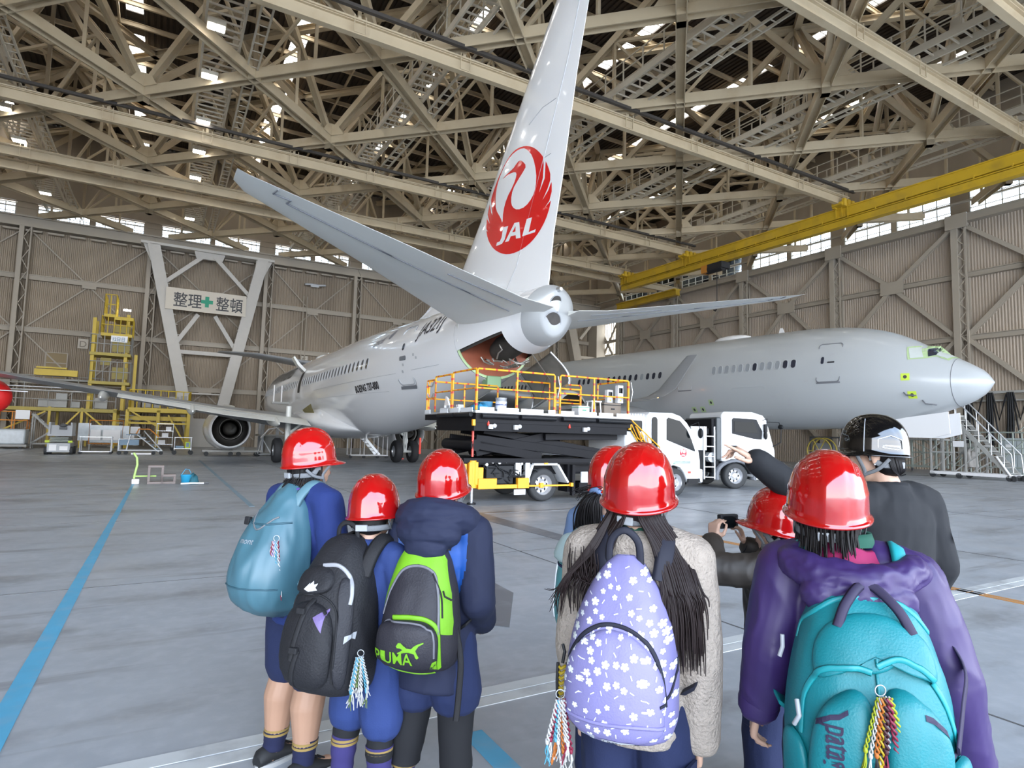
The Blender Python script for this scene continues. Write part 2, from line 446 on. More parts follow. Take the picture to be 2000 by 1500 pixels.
for y0, y1 in zip(full, full[1:]):
    w = (y1 - y0 - 1.3) / 2
    ya = [y0 + .5, y0 + .5 + w, y1 - .5 - w, y1 - .5]
    for k in (0, 2): window(ya[k], ya[k + 1], 15.86, 17.45, RW + .05, 1, 4, (16.3, 16.95))
    for u, v in ((y0, ya[0]), (ya[1], ya[2]), (ya[3], y1)): b.b2((RW, u, 15.7), (RW + .35, v, 17.55))
b.b2((RW, 50.6, 15.7), (RW + .35, LW, 17.55))
struct(b, 'wall_right_piers', M_wall)
# barred bright opening next to the corner
b = MB(); y0, y1 = 51.15, 54.2
ops = MB()
for z in (3, 7, 10.6, 14.2): ops.b2((RW - .12, y0, z - .1), (RW - .02, y1, z + .1))
for i in range(9): yy = y0 + (y1 - y0) * i / 8; ops.b2((RW - .1, yy - .06, 3), (RW - .02, yy + .06, 14.2))
for p, q in (((y0, 4), (y1, 9)), ((y1, 4), (y0, 9)), ((y0, 9.5), (y1, 14)), ((y1, 9.5), (y0, 14))): ops.bar((RW - .2, p[0], p[1]), (RW - .2, q[0], q[1]), .3, .12, up=(1, 0, 0))
wn[0] += 1
o = struct(ops, 'window_%d' % wn[0], M_steelw)
M_glowpane = mat('self-glowing frosted glazing', (.9, .92, .95), .5, emit=(.93, .97, 1.0), estr=4.0)  # emission put in as daylight; the wall behind the pane is closed
gl = MB(); gl.b2((RW - .015, y0, 3), (RW - .005, y1, 14.2)); gl.build('window_pane', M_glowpane, parent=o)

# side wall on the left and the lintel over the open front
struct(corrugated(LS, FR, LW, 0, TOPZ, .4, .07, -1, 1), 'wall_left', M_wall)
b = MB(); b.b2((LS, FR - .4, 15.0), (RW, FR, TOPZ)); struct(b, 'wall_front', M_wall)

# ---------------------------------------------------------------- roof: two-way diagonal space trusses
K = 16.5; TOPC = K + 6.4; SP = 5.85
R2 = sqrt(.5)
def nd(i, j, z):
    a = .155 + SP * i; bb = 20.95 + SP * j
    return V(((a + bb) * R2, (bb - a) * R2, z))
def inside(p, m=0.3): return LS - m < p.x < RW + m and -4 - m < p.y < LW + m
def run(kind, idx):
    b = MB(); n = 0
    P = (lambda k, z: nd(k, idx, z)) if kind == 0 else (lambda k, z: nd(idx, k, z))
    ax = (P(1, 0) - P(0, 0)).normalized(); nrm = V((-ax.y, ax.x, 0))
    ks = [k for k in range(-14, 18) if inside(P(k, K))]
    if not ks: return
    lo, hi = min(ks), max(ks)
    def clip(k, z, d):     # run the chord on to the wall
        p = P(k, z); t = 0
        while t < SP and inside(p + ax * d * (t + .2), -.1): t += .2
        return p + ax * d * t
    b.hbeam(clip(lo, K, -1), clip(hi, K, 1), .40, .44, .035, flat=True)
    b.hbeam(clip(lo, TOPC, -1), clip(hi, TOPC, 1), .34, .34, .03)
    M = (K + TOPC) / 2
    for k in range(lo - 1, hi + 2):
        p = P(k, K)
        even = (k + idx) % 2 == 0
        if even:
            for s in (-1, 1):
                q = P(k + s, TOPC)
                if inside(p, .5) and inside(q, .5):
                    b.hbeam(p + V((0, 0, .2)), q, .28, .30, .03, up=nrm, flat=False)
                m = (p + q) / 2
                if inside(m, -.2):
                    b.bar((m.x, m.y, K), m, .13, .13)
                    m2 = P(k + 2 * s, K) * .5 + q * .5
                    if s > 0 and inside(m2, -.2): b.bar(m, m2, .14, .14)
                    pa = P(k + s, K)
                    if inside(pa, 0): b.bar(m, pa, .11, .11)
            if inside(p, .2):
                pl = [(-.95, .16), (.95, .16), (.62, .62), (.28, .78), (-.28, .78), (-.62, .62)]
                for off in (-.2, .2): b.prism(pl, p + nrm * off - nrm * .015, ax, V((0, 0, 1)), .03)
                b.box(p + V((0, 0, -.34)), (.34, .34, .3), rz=pi / 4)
        else:
            if inside(p, 0): b.bar(p, P(k, TOPC), .16, .16)
    struct(b, 'trim_truss', M_steel, fix=False)
for j in range(-9, 13): run(0, j)
for i in range(-14, 8): run(1, i)

# purlins, roof sheet with its long roof lights
SKY = [-2.6 + 8.05 * k for k in range(-4, 6)]
b = MB()
y = FR
while y < LW:
    b.hbeam((LS, y, TOPZ - .32), (RW, y, TOPZ - .32), .12, .26, .025); y += 1.95
struct(b, 'trim_purlin', M_steel, fix=False)
b = MB()
for x in range(-32, 43, 4): b.bar((x + .7, FR, TOPC + .28), (x + .7, LW, TOPC + .28), .1, .18)
struct(b, 'trim_rafter', M_steel, fix=False)
b = MB(); xs = [LS - .4]
for s in SKY:
    if LS < s < RW: xs += [s - .42, s + .42]
xs.append(RW + .4)
def deckstrip(x0, x1):
    n = max(2, int((x1 - x0) / .3)); pr = []
    for i in range(n):
        a = x0 + (x1 - x0) * i / n; w = (x1 - x0) / n
        pr += [(a, 0), (a + .5 * w, 0), (a + .55 * w, .08), (a + .95 * w, .08)]
    pr += [(x1, 0), (x1, .2), (x0, .2)]
    n = len(pr); vs = [(px, yy, TOPZ + d) for yy in (FR - .4, LW + .4) for px, d in pr]
    b.add(vs, [(i, (i + 1) % n, n + (i + 1) % n, n + i) for i in range(n)])
for a, c in zip(xs[::2], xs[1::2]): deckstrip(a, c)
for s in SKY:                # closed stretches of each roof light
    if not LS < s < RW: continue
    b.b2((s - .45, FR, TOPZ + .05), (s + .45, 14.0, TOPZ + .15))
    rr = random.Random(int(s * 10)); yy = 14.0
    while yy < LW:
        ln = rr.uniform(.6, 2.2)
        if abs(s - SKY[5]) > .1 and rr.random() < .80: b.b2((s - .45, yy, TOPZ + .05), (s + .45, min(yy + ln, LW), TOPZ + .15))
        yy += ln + rr.uniform(.8, 3.0)
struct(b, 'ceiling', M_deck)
for s in SKY:
    if LS < s < RW:
        wn[0] += 1; fr = MB()
        fr.b2((s - .45, 14, TOPZ - .02), (s - .40, LW, TOPZ + .14)); fr.b2((s + .40, 14, TOPZ - .02), (s + .45, LW, TOPZ + .14))
        for i in range(58): fr.b2((s - .42, 14 + i * .7, TOPZ + .02), (s + .42, 14.03 + i * .7, TOPZ + .06))
        o = struct(fr, 'window_%d' % wn[0], M_darkb)
        gl = MB(); gl.b2((s - .4, 14, TOPZ + .08), (s + .4, LW, TOPZ + .09)); gl.build('window_pane', M_rooflight, parent=o)

# crane runway beams hung under the trusses
for n, d2 in enumerate((8.4, 11.7, 20.75, 33.1, 40.2, 42.4)):
    b = MB(); z = 15.82
    x0 = LS if n > 1 else 10
    x1 = 34.6 if n in (2, 3, 4) else RW
    b.hbeam((x0, d2, z), (x1, d2, z), .26, .52, .05); b.b2((x0, d2 - .2, z + .24), (x1, d2 + .2, z + .3))
    x = x0 + 2
    while x < x1:
        for s in (-1, 1): b.b2((x - .22, d2 + s * .17 - .02, z - .2), (x - .19, d2 + s * .17 + .02, z + .42)); b.b2((x + .19, d2 + s * .17 - .02, z - .2), (x + .22, d2 + s * .17 + .02, z + .42))
        b.b2((x - .22, d2 - .17, z - .22), (x + .22, d2 - .15, z - .18))
        b.b2((x - .06, d2 - .06, z + .28), (x + .06, d2 + .06, K))
        x += 4.137
    if n in (2, 3):
        b.mat(1)
        b.b2((x0, d2 - .55, z + .42), (x1, d2 - .40, z + .55)); b.mat(0)
    struct(b, 'trim_rail', [M_steel, M_darkb])

# V column of the far wall, with its cross bracing
def flat_leg(b, p, q, w, y, d):
    p = V(p); q = V(q)
    b.add([(p.x - w / 2, y, p.y), (p.x + w / 2, y, p.y), (q.x + w / 2, y, q.y), (q.x - w / 2, y, q.y), (p.x - w / 2, y + d, p.y), (p.x + w / 2, y + d, p.y), (q.x + w / 2, y + d, q.y), (q.x - w / 2, y + d, q.y)],
          [(0, 1, 2, 3), (4, 7, 6, 5), (0, 4, 5, 1), (1, 5, 6, 2), (2, 6, 7, 3), (3, 7, 4, 0)])
b = MB(); y = LW - 1.6; d = .8
flat_leg(b, (2.2, 0.2), (-1.35, 15.5), .85, y, d); flat_leg(b, (3.6, 0.2), (6.5, 15.5), .85, y, d)
b.b2((1.8, y + .05, 0), (4.0, y + d - .05, 2.2))
for pl in ([(-2.1, 15.6), (-.9, 15.6), (-.75, 14.2), (-1.5, 14.2)], [(5.9, 14.2), (6.7, 14.2), (7.3, 15.6), (6.0, 15.6)], [(1.6, 14.9), (3.5, 14.9), (3.7, 15.6), (1.4, 15.6)]):
    b.prism([(px, pz) for px, pz in pl], (0, y + .5, 0), (1, 0, 0), (0, 0, 1), .3)
b.b2((-2.2, y, 15.45), (7.4, LW - .5, 15.65))
for p, q in (((2.2, 15.2), (-.5, 12.6)), ((2.9, 15.2), (5.6, 12.4)), ((2.0, 10.4), (.6, 8.0)), ((3.2, 10.4), (4.9, 7.7)), ((.4, 7.35), (5.1, 7.35))):
    b.bar((p[0], y + .3, p[1]), (q[0], y + .3, q[1]), .3, .3)
b.b2((1.2, y + .25, 4.1), (4.4, y + .32, 4.2))
for i in range(17):
    z = 1.6 + i * .78; t = (z - .2) / 15.3
    b.b2((2.62 - 3.55 * t, y - .02, z), (2.66 - 3.55 * t + .1, y + .05, z + .04)); b.b2((3.1 + 2.9 * t, y - .02, z), (3.2 + 2.9 * t, y + .05, z + .04))
struct(b, 'trim_column', M_steelg)
b = MB(); flat_leg(b, (41.2, .2), (37.5, 15.5), 1.0, y, d); b.b2((41.2, LW - 1.8, 0), (42.4, LW - .2, 15.5))
for p, q in (((39.2, 12.2), (41.6, 15)), ((39.2, 10.2), (41.6, 10.2)), ((40.6, 6), (41.8, 9))): b.bar((p[0], y + .3, p[1]), (q[0], y + .3, q[1]), .4, .3)
struct(b, 'trim_column', M_steelw)
b = MB()
for x in (10.15, 10.45): b.cyl((x, LW - .3, 0), (x, LW - .3, 13.2), .05, 8)
struct(b, 'trim_pipe', M_steelw)

# ---------------------------------------------------------------- catwalks along the roof
M_cat = mat('catwalk steel', (.50, .445, .345), .55, var=.1)
def catwalk(d1, y0, y1, label, w=.95):
    t = thing('catwalk', label, 'catwalk', hang(d1, y0, 16.92), WY, 'catwalks under the hangar roof')
    L = y1 - y0
    a = MB(); n = int(L / .45)
    for i in range(n): a.b2((-w / 2, i * .45, .0), (w / 2, i * .45 + .05, .07))
    a.build('walkway_rungs', M_cat, t, fix=False)
    for s in (-1, 1):
        a = MB(); a.b2((s * w / 2 - .04, 0, -.12), (s * w / 2 + .04, L, .16)); a.build('stringer', M_cat, t)
    a = MB()
    for s in (-1, 1):
        for z in (.65, 1.1): a.b2((s * w / 2 - .02, 0, z), (s * w / 2 + .02, L, z + .04))
        y = .3
        while y < L: a.b2((s * w / 2 - .025, y, .1), (s * w / 2 + .025, y + .05, 1.12)); y += 1.25
    y = 2.0
    a.build('railing', M_cat, t, fix=False)
    y = 2.4
    while y < L: a = MB(); a.b2((w / 2 - .2, y, .45), (w / 2 + .12, y + .35, 1.0)); a.build('junction_box', M_cat, t, fix=False); y += 4.14
    a = MB(); a.b2((w / 2 + .35, 0, -.35), (w / 2 + .42, L, -.25)); a.b2((w / 2 + .75, 0, -.35), (w / 2 + .82, L, -.25))
    for i in range(int(L / .6)): a.b2((w / 2 + .35, i * .6, -.33), (w / 2 + .82, i * .6 + .04, -.3))
    a.build('cable_ladder', M_cat, t, fix=False)
    return t
catwalk(-7.45, 14, 54.2, 'steel catwalk high at the left with three lit floodlights under it', 1.3)
catwalk(1.15, 8, 54.2, 'ladder-like steel catwalk above the white tailplane tip, lit floodlights under it', 1.3)
catwalk(9.1, 8, 54.2, 'steel catwalk passing left of the tall white tail fin')
catwalk(17.1, 2, 54.2, 'steel catwalk just right of the tall white tail fin')
catwalk(25.2, 0, 54.2, 'steel catwalk over the truck cabs, midway between fin and right wall')
catwalk(33.55, 0, 54.2, 'steel catwalk directly above the yellow overhead crane, nearest the right wall')
def flood(d1, d2, z, label):
    t = thing('floodlight', label, 'light', hang(d1, d2, z), WY, 'floodlights under the roof')
    a = MB(); a.b2((-.32, -.24, .0), (.32, .24, .16)); a.b2((-.04, -.04, .16), (.04, .04, .35)); a.build('housing', M_cat, t, bevel=.01)
    a = MB()
    for sx in (-1, 1): a.b2((sx * .15 - .13, -.2, -.03), (sx * .15 + .13, .2, .0))
    a.build('lamp_panel', M_lampw, t); return t
for n, (d2, w) in enumerate(((24.3, 'topmost'), (28.0, 'second from the top'), (32.5, 'third from the top'), (36.2, 'fourth from the top'), (40.2, 'fifth from the top'), (48.5, 'lowest and farthest'))):
    flood(.85, d2, 16.4, 'lit floodlight under the ladder-like catwalk, %s of its line of six' % w)
for d2, w in ((36.3, 'nearest'), (40.1, 'middle one'), (48.5, 'farthest, just over the windows')):
    flood(-7.45, d2, 16.4, 'lit floodlight under the leftmost catwalk, %s of three' % w)

# ---------------------------------------------------------------- yellow overhead crane
t = thing('overhead_crane', 'long yellow overhead travelling crane beam along the right wall', 'crane', hang(34.5, 0, 15.0), WY)
y0, y1 = 6.0, 40.9
a = MB(); a.b2((-.3, y0, -.12), (.3, y1, .42)); a.b2((-.38, y0, .40), (.38, y1, .46)); a.build('bridge_girder', M_yel, t)
a = MB(); a.b2((-.22, y0, -.62), (.2, y1, -.56)); a.b2((-.03, y0, -.58), (.03, y1, -.2)); a.b2((-.22, y0, -.22), (.22, y1, -.16)); a.b2((-.2, y0, -.56), (-.15, y1, -.25))
i = y0
while i < y1: a.b2((-.34, i, -.2), (-.3, i + .06, -.04)); i += 1.6
a.build('lower_rail', M_yel, t)
for yy in (20.75, 33.1, 40.2):
    a = MB(); a.b2((-.9, yy - .3, .46), (.9, yy + .3, .62))
    for sx in (-.6, -.2, .2, .6):
        a.b2((sx - .12, yy - .38, .4), (sx + .12, yy - .22, .85)); a.b2((sx - .12, yy + .22, .4), (sx + .12, yy + .38, .85))
    for sy in (-.35, 0, .35): a.b2((-.42, yy + sy - .03, -.1), (-.38, yy + sy + .03, .5))
    a.build('end_carriage', M_yel, t)
a = MB(); yy = 30.6; a.b2((-.5, yy - 1.0, -1.1), (.4, yy + .3, -.65)); a.cyl((-.2, yy - .9, -1.0), (-.2, yy + .5, -1.0), .3, 12); a.cyl((-.05, yy - .2, -1.1), (-.05, yy - .2, -3.4), .03, 6); a.b2((-.15, yy - .3, -3.9), (.05, yy - .1, -3.4)); a.tube([(-.05, yy - .2, -3.9), (-.05, yy - .05, -4.1), (-.05, yy + .1, -4.0)], .05, 6)
a.build('hoist', M_dark, t)
a = MB(); a.b2((-.5, yy + .35, -1.2), (.2, yy + .9, -.65)); a.build('hoist_motor', mat('orange hoist', (.55, .22, .03), .5), t)
t = thing('overhead_crane', 'short olive yellow crane beam low beside the far right corner', 'crane', hang(41.2, 41.0, 15.3), WY)
a = MB(); a.b2((-.25, 0, -.3), (.25, 8.5, .2)); a.b2((-.4, 0, .2), (.4, 8.5, .3)); a.build('bridge_girder', M_yel, t)
a = MB(); a.b2((.15, 1, -.1), (1.2, 1.3, .15)); a.b2((.15, 7, -.1), (1.2, 7.3, .15)); a.build('bracket', M_yel, t)
# ================================================================ airliners
M_aw = mat('white aircraft paint', (.88, .89, .90), .16, coat=.5, var=.015, vscale=.7)
M_ag = mat('grey aircraft paint', (.74, .75, .71), .32, var=.05, vscale=.8, coat=.15)
M_agd = mat('grey wing skin', (.30, .315, .33), .35, var=.08, vscale=1.2)
M_alu = mat('bare aluminium', (.62, .64, .66), .3, metal=.85, var=.08, vscale=3)
M_primer = mat('pale grey stripped paint', (.47, .50, .515), .3, var=.03, vscale=.6, coat=.2)
M_line = mat('dark seam', (.20, .21, .23), .6)
M_linel = mat('pale seam', (.46, .48, .50), .5)
M_ink = mat('dark grey lettering', (.03, .03, .035), .45)
M_win = mat('dark cabin window', (.03, .035, .055), .12, spec=.6)
M_win2 = mat('pale cabin window shade', (.30, .33, .36), .3)
M_red = mat('red livery paint', (.72, .012, .012), .22, coat=.4)
M_tyre = mat('aircraft tyre', (.022, .022, .024), .75)
M_green = mat('pale green masking', (.42, .56, .30), .6)
M_lime = mat('lime masking tape', (.55, .72, .06), .6)
M_brown = mat('red brown bulkhead', (.28, .07, .03), .6, var=.2, vscale=5)
M_bay = mat('dark equipment bay', (.05, .045, .04), .7, var=.4, vscale=6)
M_pipe = mat('steel pipework', (.42, .40, .36), .35, metal=.6)
M_fgl = mat('stained door lining', (.21, .205, .185), .6, var=.35, vscale=2.5)

CRANE = dict(
 W=[(.206,.923),(-.07,.956),(-.32,.896),(-.511,.771),(-.636,.633),(-.695,.482),(-.702,.285),(-.656,.081),(-.459,-.137),(-.393,-.268),(-.386,-.038),(-.281,.173),(-.07,.344),(.035,.488),(-.005,.574),(-.241,.607),(-.518,.594),(-.307,.633),(-.084,.66),(.009,.706),(.094,.732),(.186,.699),(.331,.554),(.226,.475),(.081,.39),(-.084,.271),(-.136,.094),(-.084,-.051),(.081,-.15),(.318,-.163),(.515,-.058),(.607,.094),(.614,.35),(.509,.653),(.357,.824)],
 S=[[(.785,.594),(.864,.469),(.838,.159),(.693,-.038),(.792,.179),(.811,.396)],[(.982,.225),(1.022,.061),(.923,-.077),(.785,-.189),(.91,-.044),(.982,.081)],[(1.015,-.123),(1.002,-.255),(.838,-.334),(.956,-.255)],[(-.88,.495),(-.899,.344),(-.781,.015),(-.847,.087),(-.939,.291)],[(-1.037,.166),(-.873,-.117),(-.985,-.005)],[(-1.064,-.123),(-.932,-.255),(-1.024,-.202)],
    [(-.366,-.334),(-.202,-.354),(-.307,-.571),(-.399,-.63),(-.597,-.623),(-.57,-.564),(-.465,-.564),(-.412,-.505)],[(.357,-.387),(.502,-.4),(.41,-.63),(.607,-.63),(.581,-.676),(.226,-.656)]],
 A=[[(-.301,-.623),(-.005,-.354),(.14,-.38),(.18,-.669),(.048,-.65),(.035,-.584),(-.116,-.564),(-.176,-.637)],[(-.07,-.505),(.028,-.518),(.028,-.419)]])
CRANE['D'] = [(-1.051, -0.176), (-0.807, -0.584), (-0.327, -0.86), (0.16, -0.9), (0.601, -0.781), (0.936, -0.466), (1.035, -0.044), (0.93, 0.35), (0.66, 0.706), (0.357, 0.91), (-0.005, 1.002), (-0.287, 0.956), (-0.564, 0.791), (-0.807, 0.574), (-0.985, 0.252)]
def smooth_loop(P, it=2):
    for _ in range(it):
        Q = []
        for a, b in zip(P, P[1:] + P[:1]): Q += [(a[0] * .75 + b[0] * .25, a[1] * .75 + b[1] * .25), (a[0] * .25 + b[0] * .75, a[1] * .25 + b[1] * .75)]
        P = Q
    return P
def crane_emblem(parent, fn, maxlen, red=None, nm='crane_emblem'):
    # fn(u, v, lift) -> point; red disc with the white bird cut lying on it
    disc = smooth_loop(CRANE['D'], 2)
    vs, fs = poly_tris([disc]); o = decal(nm, vs, fs, lambda u, v: fn(u, v, 1), red or M_red, parent, maxlen)
    pv, pf = [], []
    for lp in [[smooth_loop(CRANE['W'], 1)]] + [[s] for s in CRANE['S']] + [CRANE['A']]:
        vs, fs = poly_tris(lp); k = len(pv); pv += vs; pf += [tuple(i + k for i in f) for f in fs]
    decal('crane_emblem_white', pv, pf, lambda u, v: fn(u, v, 2), M_aw, o, maxlen)
    return o

class Plane:
    # local frame: forward = +X; x is measured aft from the nose
    def __init__(s, root, tab, x0, side): s.root, s.tab, s.x0, s.side = root, tab, x0, side
    def sec(s, x): return smooth_tab(s.tab, x)
    def P(s, x, y, z): return V((s.x0 - x, y, z))
    def surf(s, x, z, off=.0):
        zt, zb, hw = s.sec(x); zc = (zt + zb) / 2; hh = (zt - zb) / 2
        q = max(-.999, min(.999, (z - zc) / hh)); y = hw * sqrt(1 - q * q)
        n = V((0, y / hw ** 2, q / hh)); n.normalize()
        return s.P(x, s.side * (y + n.y * off), z + n.z * off)
    def girth(s, x, a, off=0):     # point at arc length a up from mid height
        zt, zb, hw = s.sec(x); zc = (zt + zb) / 2; hh = (zt - zb) / 2
        return s.surf(x, zc + hh * sin(a / ((hw + hh) / 2)), off)
    def ring(s, x, n, k=1.0):
        zt, zb, hw = s.sec(x); zc = (zt + zb) / 2; hh = (zt - zb) / 2
        return [s.P(x, hw * k * cos(2 * pi * i / n), zc + hh * k * sin(2 * pi * i / n)) for i in range(n)]
    def outline(s, name, pts, w, m, parent=None, off=.004):
        b = MB(); b.smooth()
        P = [s.surf(x, z, off) for x, z in pts]; b.tube(P, w, 5, closed=True)
        return b.build(name, m, parent or s.root, fix=False)
    def patch(s, name, pts, m, parent=None, off=.012, maxlen=.25):
        vs, fs = poly_tris([pts]); return decal(name, vs, fs, lambda a, c: s.surf(a, c, off), m, parent or s.root, maxlen)
    def letters(s, name, txt, x, z, size, m, slope=0.0, bold=.0, shear=0.0, sx=1.0, off=.012):
        vs, fs = text_polys(txt, size, bold, shear, sx)
        d = 1 if s.side > 0 else -1
        return decal(name, vs, fs, lambda a, c: s.surf(x + d * a, z + c + slope * a, off), m, s.root, .12)
def rrect(x0, x1, z0, z1, r, n=4):
    out = []
    for cx, cz, a0 in ((x1 - r, z1 - r, 0), (x0 + r, z1 - r, pi / 2), (x0 + r, z0 + r, pi), (x1 - r, z0 + r, 1.5 * pi)):
        for i in range(n + 1): a = a0 + pi / 2 * i / n; out.append((cx + r * cos(a), cz + r * sin(a)))
    return out
def airfoil(le, te, tk, up, n=14):
    le, te, up = V(le), V(te), V(up).normalized(); c = te - le; L = c.length; out = []
    def yt(t): return 5 * tk * (.2969 * sqrt(t) - .126 * t - .3516 * t * t + .2843 * t ** 3 - .1036 * t ** 4)
    for i in range(n + 1): t = (1 - cos(pi * i / n)) / 2; out.append(le + c * t + up * yt(t) * L)
    for i in range(n - 1, 0, -1): t = (1 - cos(pi * i / n)) / 2; out.append(le + c * t - up * yt(t) * L * .9)
    return out
def wing_loft(b, secs, up): return b.loft([airfoil(le, te, tk, u if (u := q[0] if (q := rest) else up) else up) for le, te, tk, *rest in secs])

# ---------------------------------------------------------------- the white twin jet seen from behind
a1 = thing('airliner', 'white twin-engine airliner seen from behind, red crane emblem on its tall tail fin', 'airplane', (.7576, 14.7192, -.1433), 2.09241)
PL = Plane(a1, [(0,3.15,3.05,.02),(.4,3.65,2.6,.55),(1,4.1,2.25,.98),(2,4.75,1.92,1.4),(3,5.36,1.68,1.68),(4.5,5.68,1.55,1.88),(6,5.75,1.52,1.95),(15,5.75,1.52,1.95),(24,5.75,1.52,1.95),(26,5.72,1.58,1.94),(28,5.66,1.80,1.88),(30,5.6,2.15,1.77),(32,5.55,2.6,1.58),(34,5.5,3.1,1.3),(36,5.38,3.66,.94),(37.55,5.2,4.02,.6)], 37.0, 1)
NS = 64
b = MB().smooth(); xs_ = [0, .15, .4, .7, 1, 1.5] + [2 + .5 * i for i in range(65)] + [34.4, 34.8, 35.2, 35.6, 36.0, 36.3, 36.5, 36.7]
xs_ = sorted(x for x in set(xs_) if x <= 36.7); rings = [PL.ring(x, NS) for x in xs_]
vs = [p for r in rings for p in r]; fs = []
for i in range(len(xs_) - 1):
    xm = (xs_[i] + xs_[i + 1]) / 2
    for k in range(NS):
        an = 2 * pi * (k + .5) / NS
        if 34.4 < xm < 36.3 and sin(an) < -.42: continue
        fs.append((i * NS + k, i * NS + (k + 1) % NS, (i + 1) * NS + (k + 1) % NS, (i + 1) * NS + k))
b.add(vs, fs); fus = b.build('fuselage', M_aw, a1)
# tail end with the exhaust: a slanted grey cap
def slant(x0, x1, ky, kz, cz, n=64):
    zt, zb, hw = PL.sec(36.7); zc = (zt + zb) / 2; hh = (zt - zb) / 2
    return [PL.P(x0 + (x1 - x0) * (1 + sin(2 * pi * i / n)) / 2, hw * ky * cos(2 * pi * i / n), zc + cz + hh * kz * sin(2 * pi * i / n)) for i in range(n)]
b = MB().smooth(); b.loft([PL.ring(36.7, 64), slant(36.84, 37.40, .93, .965, .01)], cap=False); b.build('tail_skin', M_aw, a1)
b = MB().smooth(); b.loft([slant(36.84, 37.40, .93, .965, .01), slant(36.88, 37.44, .90, .94, .01), slant(37.34, 37.56, .56, .80, .03), slant(37.39, 37.6, .45, .70, .03), slant(37.4, 37.58, .02, .02, 0.03)], cap=False); b.build('exhaust_cone', mat('grey tail cap', (.36, .37, .37), .35, metal=.2), a1)
def portring(x, y, z, ry, rz, k=0): return [PL.P(x + .10 * sin(q) + k, y + ry * cos(q), z + rz * sin(q)) for q in [2 * pi * i / 32 for i in range(32)]]
for nm, z, ry, rz, x in (('exhaust_port', 4.36, .24, .24, 37.38), ('air_inlet', 4.83, .14, .14, 37.52)):
    b = MB().smooth(); b.loft([portring(x, .06, z, ry * 1.12, rz * 1.12), portring(x + .05, .06, z, ry * 1.08, rz * 1.08), portring(x + .05, .06, z, ry, rz), portring(x - .02, .06, z, ry * .95, rz * .95)], cap=False)
    o = b.build(nm, M_agd, a1); b = MB(); rr = portring(x + .035, .06, z, ry, rz); b.add(rr, [tuple(range(32))]); b.build('port_opening', M_bay, o)
b = MB().smooth(); b.tube([PL.P(37.3, 0, 5.12), PL.P(37.62, 0, 5.14), PL.P(37.7, 0, 5.14)], [.07, .07, .04], 10); b.build('tail_light', M_alu, a1)
# open belly bay under the tail
b = MB().smooth(); bay = []
for x in (34.45, 35, 35.6, 36.25):
    zt, zb, hw = PL.sec(x); zc = (zt + zb) / 2; hh = (zt - zb) / 2
    bay.append([PL.P(x, hw * .95 * cos(t), zc + hh * .95 * sin(t)) for t in [2 * pi * i / 40 for i in range(40)]])
b.v = []; vs = [p for r in bay for p in r]; fs = [(i * 40 + k, (i + 1) * 40 + k, (i + 1) * 40 + (k + 1) % 40, i * 40 + (k + 1) % 40) for i in range(3) for k in range(40) if not sin(2 * pi * (k + .5) / 40) < -.46]
b.add(vs, fs); b.add(bay[0], [tuple(range(40))], 1); b.add(bay[-1], [tuple(range(40))], 0)
b.build('equipment_bay', [M_bay, M_brown], a1, fix=False)
b = MB().smooth()
zt, zb, hw = PL.sec(34.42); zc = (zt + zb) / 2; hh = (zt - zb) / 2
arc = [-.35 - 2.44 * i / 20 for i in range(21)]
for k, (o1, o2, mi) in enumerate(((1.0, .93, 0),)):
    b.loft([[PL.P(34.43, hw * o * cos(t), zc + hh * o * sin(t)) for t in arc] for o in (1.0, .86)], cap=False, closed=False)
b.build('bay_rim', M_green, a1)
b = MB(); b.b2(PL.P(34.15, -.22, 2.98), PL.P(34.5, .22, 3.3)); b.build('drain_box', mat('green primer', (.22, .36, .20), .6), a1, bevel=.03)
rnd = random.Random(3); b = MB().smooth()
b.tube([PL.P(34.8, .1, 3.95), PL.P(35.2, .1, 3.98), PL.P(35.9, .05, 4.1)], [.25, .36, .3], 16)
b.build('auxiliary_engine', M_bay, a1); b = MB().smooth()
for i in range(22):
    x = rnd.uniform(34.6, 35.9); a = rnd.uniform(-2.6, -.5); r = rnd.uniform(.42, .52)
    pts = []
    for k in range(4):
        pts.append(PL.P(x, r * cos(a) * 1.1, 3.98 + r * sin(a))); x += rnd.uniform(-.18, .25); a += rnd.uniform(-.4, .4)
    b.tube(pts, rnd.uniform(.012, .028), 6)
b.build('pipework', M_pipe, a1)
# open bay door hanging from the far edge
b = MB().smooth(); n = 14; g0, g1 = [], []
for i in range(n + 1):
    t = i / n; x = 34.3 + t * 2.0; base = V((0, -.95 + .28 * t, 3.42 + .42 * t))
    rowa = []; rowb = []
    for k in range(11):
        s = k / 10
        y = base.y - .55 * sin(s * 1.9); z = base.z - .98 * s * (1.0 - .10 * t) + .10 * s * s * t
        rowa.append(PL.P(x - .18 * s * (1 - t) + .10 * s * t, y, z)); rowb.append(PL.P(x - .18 * s * (1 - t) + .10 * s * t, y - .05, z - .01))
    g0.append(rowa); g1.append(rowb)
vs = [p for r in g0 for p in r] + [p for r in g1 for p in r]; N1 = (n + 1) * 11
fs = []; ms = []
for i in range(n):
    for k in range(10):
        q = (i * 11 + k, i * 11 + k + 1, (i + 1) * 11 + k + 1, (i + 1) * 11 + k); fs.append(q); fs.append(tuple(N1 + j for j in q[::-1]))
for i in range(n): fs += [(i * 11, (i + 1) * 11, N1 + (i + 1) * 11, N1 + i * 11), (i * 11 + 10, N1 + i * 11 + 10, N1 + (i + 1) * 11 + 10, (i + 1) * 11 + 10)]
for k in range(10): fs += [(k, N1 + k, N1 + k + 1, k + 1), (n * 11 + k, n * 11 + k + 1, N1 + n * 11 + k + 1, N1 + n * 11 + k)]
b.add(vs, fs); dr = b.build('bay_door', M_fgl, a1)
